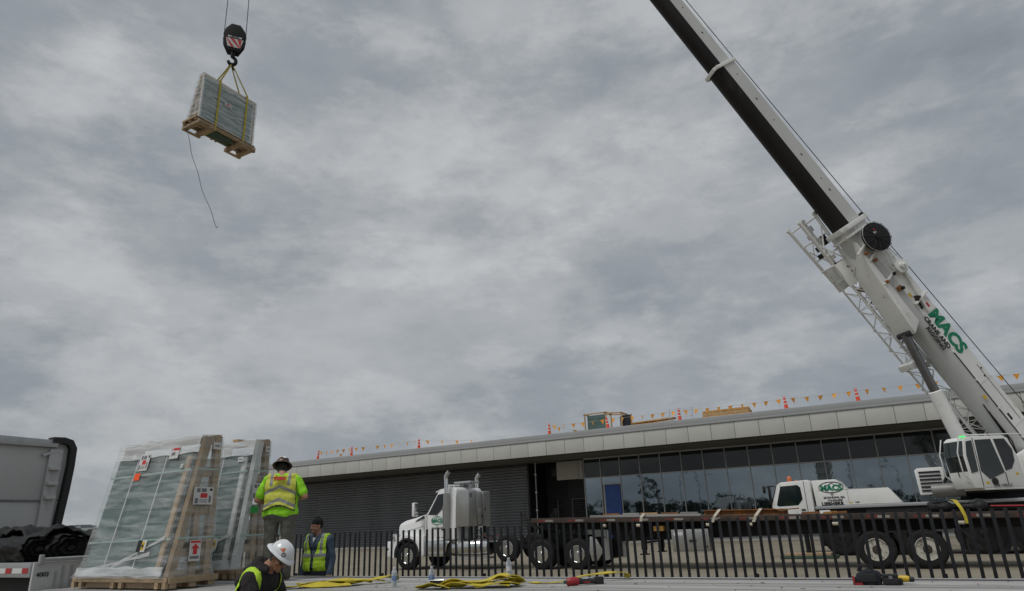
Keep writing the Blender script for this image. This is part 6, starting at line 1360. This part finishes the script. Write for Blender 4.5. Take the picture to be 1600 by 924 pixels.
# local frame: faces -Y, X to his left when seen from front is +X
HA = 1.70
def std_body(lean=0., arm=None):
    c = []
    S = lambda *a: Vector(a)
    return c
ca = []
A_ = lambda p, q, r0, r1, fl, g_: ca.append((Vector(p), Vector(q), r0, r1, fl, g_))
for s_ in (-1, 1):
    A_((s_*.11,.0,.86), (s_*.125,-.01,.48), .112, .088, None, 'trousers'); A_((s_*.125,-.01,.48), (s_*.13,.02,.10), .088, .075, None, 'trousers'); A_((s_*.12,.02,.10), (s_*.12,.02,.06), .060, .058, None, 'trousers')
    A_((s_*.12,.04,.05), (s_*.135,-.12,.04), .048, .043, None, 'boot')
A_((-.085,0,.92), (.085,0,.92), .145, .145, ((0,1,0),.86), 'trousers'); A_((-.11,.01,.92), (.11,.01,.92), .145, .145, ((0,1,0),.95), 'shirt'); A_((-.075,.01,1.0), (.075,.01,.99), .160, .158, ((0,1,0),.85), 'shirt'); A_((-.085,.01,1.10), (.085,.01,1.12), .158, .158, ((0,1,0),.82), 'shirt'); A_((-.105,.015,1.28), (.105,.015,1.28), .150, .150, ((0,1,0),.80), 'shirt'); A_((-.13,.02,1.385), (.13,.02,1.385), .085, .085, ((0,1,0),.95), 'shirt')
A_((0,.02,1.42), (.02,-.03,1.49), .066, .060, None, 'skin')
# arms: elbows out, forearms brought forward
for s_ in (-1, 1):
    sh, el = Vector((s_*.205,.02,1.375)), Vector((s_*(.335 if s_ > 0 else .35),.05,1.13 if s_ < 0 else 1.10)); wr = Vector((s_*.17,-.22,1.10 if s_ < 0 else 1.05))
    A_(sh, sh.lerp(el,.75), .074, .068, None, 'shirt'); A_(sh.lerp(el,.6), el, .048, .044, None, 'skin'); A_(el, wr, .045, .030, None, 'skin')
    ca += fingers(wr+(wr-el).normalized()*.02, (wr-el), (0,0,1), (-s_,0,0), curl=.8)
hc, hf, hu = Vector((.045,-.075,1.545)), Vector((.25,-1,-.45)), Vector((.02,-.42,1))
hcaps, PA = head_caps(hc, hf, hu); ca += hcaps
ba = body('body', ca, {'skin':'skin2','shirt':'lime','trousers':'pants','boot':'boot','hair':'hair'}, pa, override=lambda x, k: 'trousers' if (k == 'shirt' and x.z < .872+.02*math.sin(x.x*17)) else 'hair' if (k == 'skin' and x.z > 1.44 and (x-hc).length < .17 and (x-hc).dot(hf.normalized()) < .015 and (x-hc).dot(hu.normalized()) > -.07) else None)
eyes(PA, pa, hf)
hh = hard_hat(PA, pa, hf.normalized(), hu.normalized(), 'hatbrown'); 
for (a, b, d, w, mt) in ((.02,-.118,.105,.028,'whitetape'),(-.04,-.105,.115,.018,'paper'),(.07,-.085,.10,.02,'inkgrey')):
    MB().lathe([(0,.002),(w,.0),(w,-.006)], PA(a,b,d+.03), (PA(a,b,d+.03)-PA(0,0,.05)), 10).build('hat_sticker', mt, hh, local=True)
tors = [c for c in ca if c[5] == 'shirt' and abs(c[0].x) < .18]
def keepA(p): 
    if p.z < .95+.05*math.cos(p.x*9) or p.z > 1.462-.0*abs(p.x): return False
    if abs(p.x) > .228: return False
    if p.y < -.05 and abs(p.x) < .07+.1*max(0,(p.z-1.15)): return False
    if p.z > 1.40 and abs(p.x) < .075: return False
    return True
def regA(p):
    x = abs(p.x)
    if p.y > -.02:
        for z0 in (1.27, 1.09):
            zc = z0-.085*(x/.2)**1.2
            if abs(p.z-zc) < .024: return 1
        if .105 < x < .150 and p.z > 1.28: return 1
    else:
        if abs(p.z-1.10) < .024: return 1
        if .10 < x < .145: return 1
    if p.z < .966+.05*math.cos(p.x*9) : return 2
    if x > .220: return 2
    return 0
va = vest(pa, tors, keepA, regA, ('vestmesh','band','bandtrim'))
bk = MB(); bk.box((-.092,.186,1.395),(.092,.192,1.435)); 
text('TOSO', .062, 'redink', va, frame_mat((0,.184,1.385), (-1,0,0), (0,-.22,1)), bold=.004, ext=.004, local=True)
MB().obox((0,.176,1.385), (.095,0,0), (0,.004,.001), (0,-.007,.032)).build('name_patch', 'yellowpatch', va, local=True)
tool = MB(); tool.ribbon([(-.10,.13,.45),(-.12,.17,.28),(-.11,.18,.12),(-.15,.16,.03)], [(.05,.02,0)]*4, .008); tool.build('belt_strap', 'black', pa, smooth=50, local=True)

# ---- man B: beanie, standing on the ground behind the trailer, facing the camera
pb = thing('person', 'worker in black beanie and lime vest over blue shirt, standing behind the trailer', 'person', (-8.80, 8.66, .0), R(10))
cb = []
B_ = lambda p, q, r0, r1, fl, g_: cb.append((Vector(p), Vector(q), r0, r1, fl, g_))
for s_ in (-1, 1):
    B_((s_*.10,.0,.90), (s_*.115,-.01,.50), .098, .070, None, 'trousers'); B_((s_*.115,-.01,.50), (s_*.12,.02,.10), .072, .055, None, 'trousers'); B_((s_*.12,.04,.05), (s_*.14,-.13,.04), .048, .043, None, 'boot')
B_((-.08,0,.96), (.08,0,.96), .140, .140, ((0,1,0),.86), 'trousers'); B_((-.075,0,1.08), (.075,0,1.10), .152, .15, ((0,1,0),.85), 'shirt'); B_((-.085,.0,1.2), (.085,.0,1.22), .150, .15, ((0,1,0),.82), 'shirt'); B_((-.105,.01,1.40), (.105,.01,1.40), .142, .142, ((0,1,0),.80), 'shirt'); B_((-.13,.01,1.505), (.13,.01,1.505), .080, .080, ((0,1,0),.95), 'shirt')
B_((0,.01,1.49), (0,-.01,1.60), .062, .058, None, 'skin'); B_((-.03,.015,1.55),(.03,.015,1.55), .068, .068, ((0,0,1),.6), 'shirt')
for s_ in (-1, 1):
    sh, el, wr = Vector((s_*.205,.01,1.475)), Vector((s_*.262,.05,1.17)), Vector((s_*.265,-.02,.95))
    B_(sh, el, .076, .062, None, 'sleeve'); B_(el, wr, .062, .046, None, 'sleeve'); cb += fingers(wr+(wr-el).normalized()*.03, (wr-el), (0,-1,0), (-s_,0,0), .013, .55, 'glove', 1.08); B_(wr, wr+(wr-el).normalized()*.05, .044, .040, None, 'glove')
hcB, hfB, huB = Vector((-.005,-.03,1.685)), Vector((-.62,-.80,-.08)), Vector((0,-.04,1))
hcaps, PB = head_caps(hcB, hfB, huB); cb += hcaps
for c_ in ((PB(0,-.015,.07),PB(0,-.0,.075),.088,.086,None,'beanie'),(PB(0,-.01,.10),PB(0,-.005,.13),.074,.052,None,'beanie')): cb.append(c_)
bb_ = body('body', cb, {'skin':'skin2','shirt':'bluejacket','sleeve':'bluejacket','trousers':'navy','boot':'boot','glove':'glove','beanie':'beanie','stubble':'stubble'}, pb,
     override=lambda x, k: 'beanie' if (k == 'skin' and x.z > 1.60 and ((x-hcB).dot(huB.normalized()) > .045 or ((x-hcB).dot(hfB.normalized()) < -.03 and (x-hcB).dot(huB.normalized()) > -.03))) else ('trousers' if (k == 'shirt' and x.z < 1.05) else ('stubble' if (k == 'skin' and x.z > 1.55 and (x-hcB).dot(huB.normalized()) < -.035 and (x-hcB).dot(hfB.normalized()) > .02) else None)))
eyes(PB, pb, hfB)
torsB = [c for c in cb if c[5] == 'shirt' and abs(c[0].x) > .05 and c[0].z > 1.05]
def keepB(p):
    if p.z < .99 or p.z > 1.575 or abs(p.x) > .225: return False
    if p.y < 0 and abs(p.x) < .030+.34*max(0, p.z-1.27): return False
    if p.z > 1.51 and abs(p.x) < .085: return False
    return True
def regB(p):
    x = abs(p.x)
    if abs(p.z-1.245) < .026: return 1
    if .125 < x < .172 and p.z > 1.245: return 1
    if x > .217 or p.z < 1.002 or (p.y < -.08 and x < .010 and p.z < 1.27): return 2
    if p.y < 0 and p.z > 1.27 and x < .030+.34*(p.z-1.27)+.014: return 2
    return 0
vest(pb, torsB, keepB, regB, ('vest','band','bandtrim'))
MB().add([(-.03,-.105,1.52),(.03,-.105,1.52),(.0,-.128,1.44)], [(0,1,2)]).build('undershirt', 'paper', pb, local=True)

# ---- man C: white hard hat, black hoodie, bending over the near side of the trailer, profile to the right
pc = thing('person', 'man in white hard hat and black hoodie looking down in the near foreground', 'person', (-5.90, 4.98, -.035), 0)
cc_ = []
C_ = lambda p, q, r0, r1, fl, g_: cc_.append((Vector(p), Vector(q), r0, r1, fl, g_))
YF_ = R(29.5+4); fC = Vector((math.cos(R(18)), math.sin(R(18)), 0)); sC = Vector((0,0,1)).cross(fC)      # he faces right in the picture; sC is his left
def C(f_, l_, z): return fC*f_+sC*l_+Vector((0,0,z))
for s_ in (-1, 1):
    C_(C(-.06,s_*.10,.82), C(.02,s_*.115,.46), .098, .072, None, 'trousers'); C_(C(.02,s_*.115,.46), C(-.03,s_*.12,.10), .074, .058, None, 'trousers'); C_(C(-.05,s_*.12,.05), C(.12,s_*.13,.04), .048, .043, None, 'boot')
C_(C(-.06,-.07,.88), C(-.06,.07,.88), .138, .138, (fC,.88), 'trousers'); C_(C(-.04,-.075,.98), C(-.04,.075,.98), .150, .15, (fC,.85), 'shirt'); C_(C(.02,-.085,1.10), C(.02,.085,1.10), .150, .15, (fC,.84), 'shirt'); C_(C(.07,-.115,1.20), C(.07,.115,1.20), .135, .135, (fC,.84), 'shirt'); C_(C(.075,-.14,1.25), C(.075,.14,1.25), .075, .075, (fC,1.), 'shirt')
C_(C(.09,0,1.27), C(.185,0,1.36), .064, .060, None, 'skin')
C_(C(.02,-.07,1.300), C(.02,.07,1.300), .080, .080, ((0,0,1),.85), 'hood'); C_(C(.12,-.115,1.285), C(-.01,-.08,1.275), .058, .075, None, 'hood'); C_(C(.12,.115,1.285), C(-.01,.08,1.275), .058, .075, None, 'hood'); C_(C(-.06,-.09,1.20), C(-.06,.09,1.20), .085, .085, None, 'hood'); C_(C(.05,-.05,1.365), C(.05,.05,1.365), .062, .062, None, 'hood'); C_(C(.06,-.085,1.345), C(.17,-.095,1.30), .050, .042, None, 'hood'); C_(C(.06,.085,1.345), C(.17,.095,1.30), .050, .042, None, 'hood')
for s_ in (-1, 1):
    sh, el, wr = C(.08,s_*.215,1.22), C(.16,s_*.28,.98), C(.40,s_*.20,.98)
    C_(sh, el, .082, .066, None, 'sleeve'); C_(el, wr, .060, .042, None, 'sleeve'); cc_ += fingers(wr+(wr-el).normalized()*.02, (wr-el), sC*s_, (0,0,-1), curl=.5)
hcC, hfC = C(.245,0,1.405), (fC*1.0+Vector((0,0,-.80))-sC*.12); huC = (Vector((0,0,1))+fC*.80)
hcaps, PC = head_caps(hcC, hfC, huC); cc_ += hcaps
hfn, hun = hfC.normalized(), huC.normalized()
body('body', cc_, {'skin':'skin','shirt':'hoodie','sleeve':'hoodie','hood':'hoodie','trousers':'pants','boot':'boot','hair':'hair'}, pc, voxel=.0085,
     override=lambda x, k: 'hair' if (k == 'skin' and (x-hcC).length < .16 and (((x-hcC).dot(hfn) < -.012 and (x-hcC).dot(hun) > -.055-.0*1) or ((x-hcC).dot(hun) > .05))) else None)
eyes(PC, pc, hfn)
hC = hard_hat(PC, pc, hfn, hun, 'hatwhite', .12)
# stickers on the side of the hat that faces the camera
sv = hfn.cross(hun)                                   # right-hand side of his head
def onhat(a_f, a_u, e=.0): 
    d = (sv*math.sqrt(max(0,1-a_f*a_f-a_u*a_u))+hfn*a_f+hun*a_u).normalized(); return PC(0,-.005,.062)+sv*d.dot(sv)*(.108+e)+hfn*d.dot(hfn)*(.127+e)+hun*d.dot(hun)*(.118+e)
mb = MB(); mb.add([onhat(*p, .005) for p in ((.10,.40),(.50,.36),(.34,.70),(.3,.45))], [(0,1,3),(1,2,3),(2,0,3)]); mb.build('hat_sticker', 'orangesticker', hC, local=True)
c0_ = onhat(.60,.22,.005); nrm = (c0_-PC(0,0,.06)).normalized(); xa = nrm.cross(Vector((0,0,1))).normalized(); ya = nrm.cross(xa); mb = MB(); ring(mb, c0_+nrm*.001, xa, ya, .021, .021, .008, 18, 0); mb.build('hat_sticker', 'ink', hC, local=True); mb = MB(); mb.add([c0_+(xa*math.cos(2*PI*k/14)+ya*math.sin(2*PI*k/14))*.014 for k in range(14)], [tuple(range(14))]); mb.build('hat_sticker', 'paper', hC, local=True)
# sunglasses
sg = MB()
for a in (-1, 1): sg.obox(PC(a*.036,.092,.008), sv*.028, hfn*.006, hun*.019)
sg.bar(PC(-.07,.085,.014), PC(-.085,-.01,.02), .006, .012); sg.bar(PC(.07,.085,.014), PC(.085,-.01,.02), .006, .012); sg.bar(PC(-.07,.088,.016), PC(.07,.088,.016), .006, .012); so = sg.build('sunglasses', 'glass', pc, bevel=.003, local=True); so['kind'] = 'stuff'
torsC = [c for c in cc_ if c[5] == 'shirt']
def keepC(p):
    l = p.dot(sC)
    if p.z < .92 or abs(l) > .235: return False
    if p.z > 1.10 and abs(l) < .178: return False
    f_ = p.dot(fC)
    if f_ > .10 and abs(l) < .05+.25*max(0,p.z-1.0): return False
    return True
def regC(p):
    l = abs(p.dot(sC))
    if l < .12 and p.z > .95: return 1
    if l > .222: return 2
    return 0
vest(pc, torsC, keepC, regC, ('vest','band','vest'), .022)

# chips and grit on the deck boards
db_ = MB(); rg = random.Random(3)
for k in range(110):
    x, y = rg.uniform(-7.5,2.5), rg.uniform(6.0,7.9); a = rg.uniform(0,6.3); l_, w_ = rg.uniform(.004,.022), rg.uniform(.002,.006); h_ = rg.uniform(.001,.003)
    db_.obox((x,y,DZ+.006+h_), (math.cos(a)*l_,math.sin(a)*l_,0), (-math.sin(a)*w_,math.cos(a)*w_,0), (0,0,h_)); 
    db_.mi[-6:] = [k%2]*6
dbo = db_.build('wood_chips', ['rustdark','palletwood']); stuff(dbo); tag(dbo, 'scattered wood chips and grit on the trailer deck')
# ------------------------------------------------------------------ behind the camera: what the glass front mirrors
k0_ = set(bpy.data.objects)
tw = thing('sleeper_tractor', 'white aerodynamic sleeper tractor coupled to the step deck trailer, mirrored in the glass front', 'truck', (-20.5, 6.7, 0))
def sl(nm, prof, y0, y1, mt, bevel=.0, par=tw): return MB().prism(prof, 'y', y0, y1).build(nm, mt, par, bevel=bevel, smooth=45)
sl('cab', [(-21.6,.9),(-21.6,2.0),(-21.0,2.9),(-20.6,3.35),(-19.3,4.05),(-17.6,4.1),(-17.4,3.9),(-17.4,.95)], 5.5, 7.9, 'white', .12); sl('hood', [(-23.5,.7),(-23.55,1.5),(-23.2,1.85),(-21.6,2.1),(-21.6,.7)], 5.75, 7.65, 'white', .12)
sl('bumper', [(-23.75,.35),(-23.8,.8),(-23.4,.85),(-23.4,.35)], 5.55, 7.85, 'white', .05)
for y in (5.488, 7.904): sl('side_window', [(-21.25,2.1),(-20.9,2.75),(-20.2,2.8),(-20.2,2.05)], y, y+.008, 'glass'); sl('sleeper_window', [(-19.2,2.4),(-19.2,2.9),(-18.6,2.9),(-18.6,2.4)], y, y+.008, 'glass')
MB().obox((-21.32,6.7,2.48),(.02,0,.016),(0,1.05,0),(.26,0,.38)).build('windscreen', 'glass', tw)
sl('side_skirt', [(-20.6,.4),(-20.6,1.0),(-17.6,1.0),(-17.6,.4)], 5.56, 7.84, 'white', .04)
MB().box((-23.3,6.25,.7),(-14.6,7.15,1.0)).build('chassis', 'frame_black', tw)
for x in (-22.6,-16.6,-15.3):
    for y, s_ in ((5.7,-1),(7.7,1)): wheel(tw, (x,y,.5), .5, .3, 'chrome', s_, .28)
tw.location.x -= 2.6
def lamp_post(x, y, h, arm, lab):
    t = thing('lamp_post', lab, 'lamp post', (x, y, 0), 0, 'lamp posts mirrored in the glass front')
    MB().tube([(x,y,0),(x,y,h-.6),(x+arm*.35,y,h-.1),(x+arm,y,h)], [.10,.07,.055,.045], 8).build('pole', 'mullion', t, smooth=50); MB().obox((x+arm*1.25,y,h),(.35,0,0),(0,.14,0),(0,0,.05)).build('lamp_head', 'dark', t, bevel=.02)
for (x, y, h, a, l) in ((-40.5,-35,10.1,1.2,'leftmost mirrored lamp post in the glass front'),(-37.1,-35,10.5,-1.0,'second mirrored lamp post, tallest of the left three'),(-35.3,-35,9.6,1.2,'third mirrored lamp post, right of the tallest one'),(-9.2,-25,9.8,-1.2,'mirrored lamp post above the crane engine cover'),(-5.2,-35,9.8,1.2,'mirrored lamp post left of the louvred crane housing'),(-2.2,-35,8.9,-1.4,'mirrored lamp post nearest the louvred crane housing')): lamp_post(x, y, h, a, l)
tb_ = thing('distant_tower_block', 'square tan block mirrored in the glass above the crane engine cover', 'building', (-21.2,-100,0)); MB().box((-23.0,-104,0),(-19.4,-100,14.8)).build('wall', 'beige', tb_)
for k in range(6): MB().box((-22.6,-99.99,2+2*k),(-19.8,-99.95,3.1+2*k)).build('window_band', 'fascia', tb_)
def leaf_cloud(mb, c, rx, rz, n, size):
    for _ in range(n):
        while True:
            p = Vector((rnd.uniform(-1,1), rnd.uniform(-1,1), rnd.uniform(-1,1)))
            if .25 < p.length < 1: break
        q = Vector((c[0]+p.x*rx, c[1]+p.y*rx, c[2]+p.z*rz)); a = Vector((rnd.uniform(-1,1), rnd.uniform(-1,1), rnd.uniform(-1,1))).normalized()*size; b = a.cross(Vector((rnd.uniform(-1,1), rnd.uniform(-1,1), rnd.uniform(-1,1)))).normalized()*size*.7
        mb.add([q-a, q-b, q+a, q+b], [(0,1,2,3)])
wd = MB()
for k in range(80):
    x = -120+2.1*k+rnd.uniform(-1,1); h = 6.0+2.4*noise.noise(Vector((x*.12,0,2)))+rnd.uniform(-.5,.8); y = -70+rnd.uniform(-5,5)
    wd.tube([(x,y,0),(x,y,h*.6)], [.16,.08], 5)
    for _ in range(6): leaf_cloud(wd, (x+rnd.uniform(-1.2,1.2), y+rnd.uniform(-1,1), h*.15+h*.68*rnd.random()), 1.7, h*.22, 55, .40)
wo_ = wd.build('distant_wood', 'leaf'); stuff(wo_); tag(wo_, 'dark tree line mirrored along the bottom of the glass front')
for (x, y, h, l) in ((-56.8,-60,12.2,'taller of two mirrored trees beside the blue door'),(-54.0,-61,11.0,'shorter of two mirrored trees beside the blue door')):
    t = thing('tall_tree', l, 'tree', (x,y,0), 0, 'two tall trees mirrored in the glass front'); MB().tube([(x,y,0),(x+.2,y,h*.5),(x,y,h*.95)], [.3,.2,.06], 8).build('trunk', 'bark', t, smooth=50)
    mb = MB()
    for k in range(9): leaf_cloud(mb, (x+rnd.uniform(-1.1,1.1), y+rnd.uniform(-1.1,1.1), h*(.55+.42*k/8)), .75, .45, 42, .20)
    mb.build('crown', 'leaf', t)
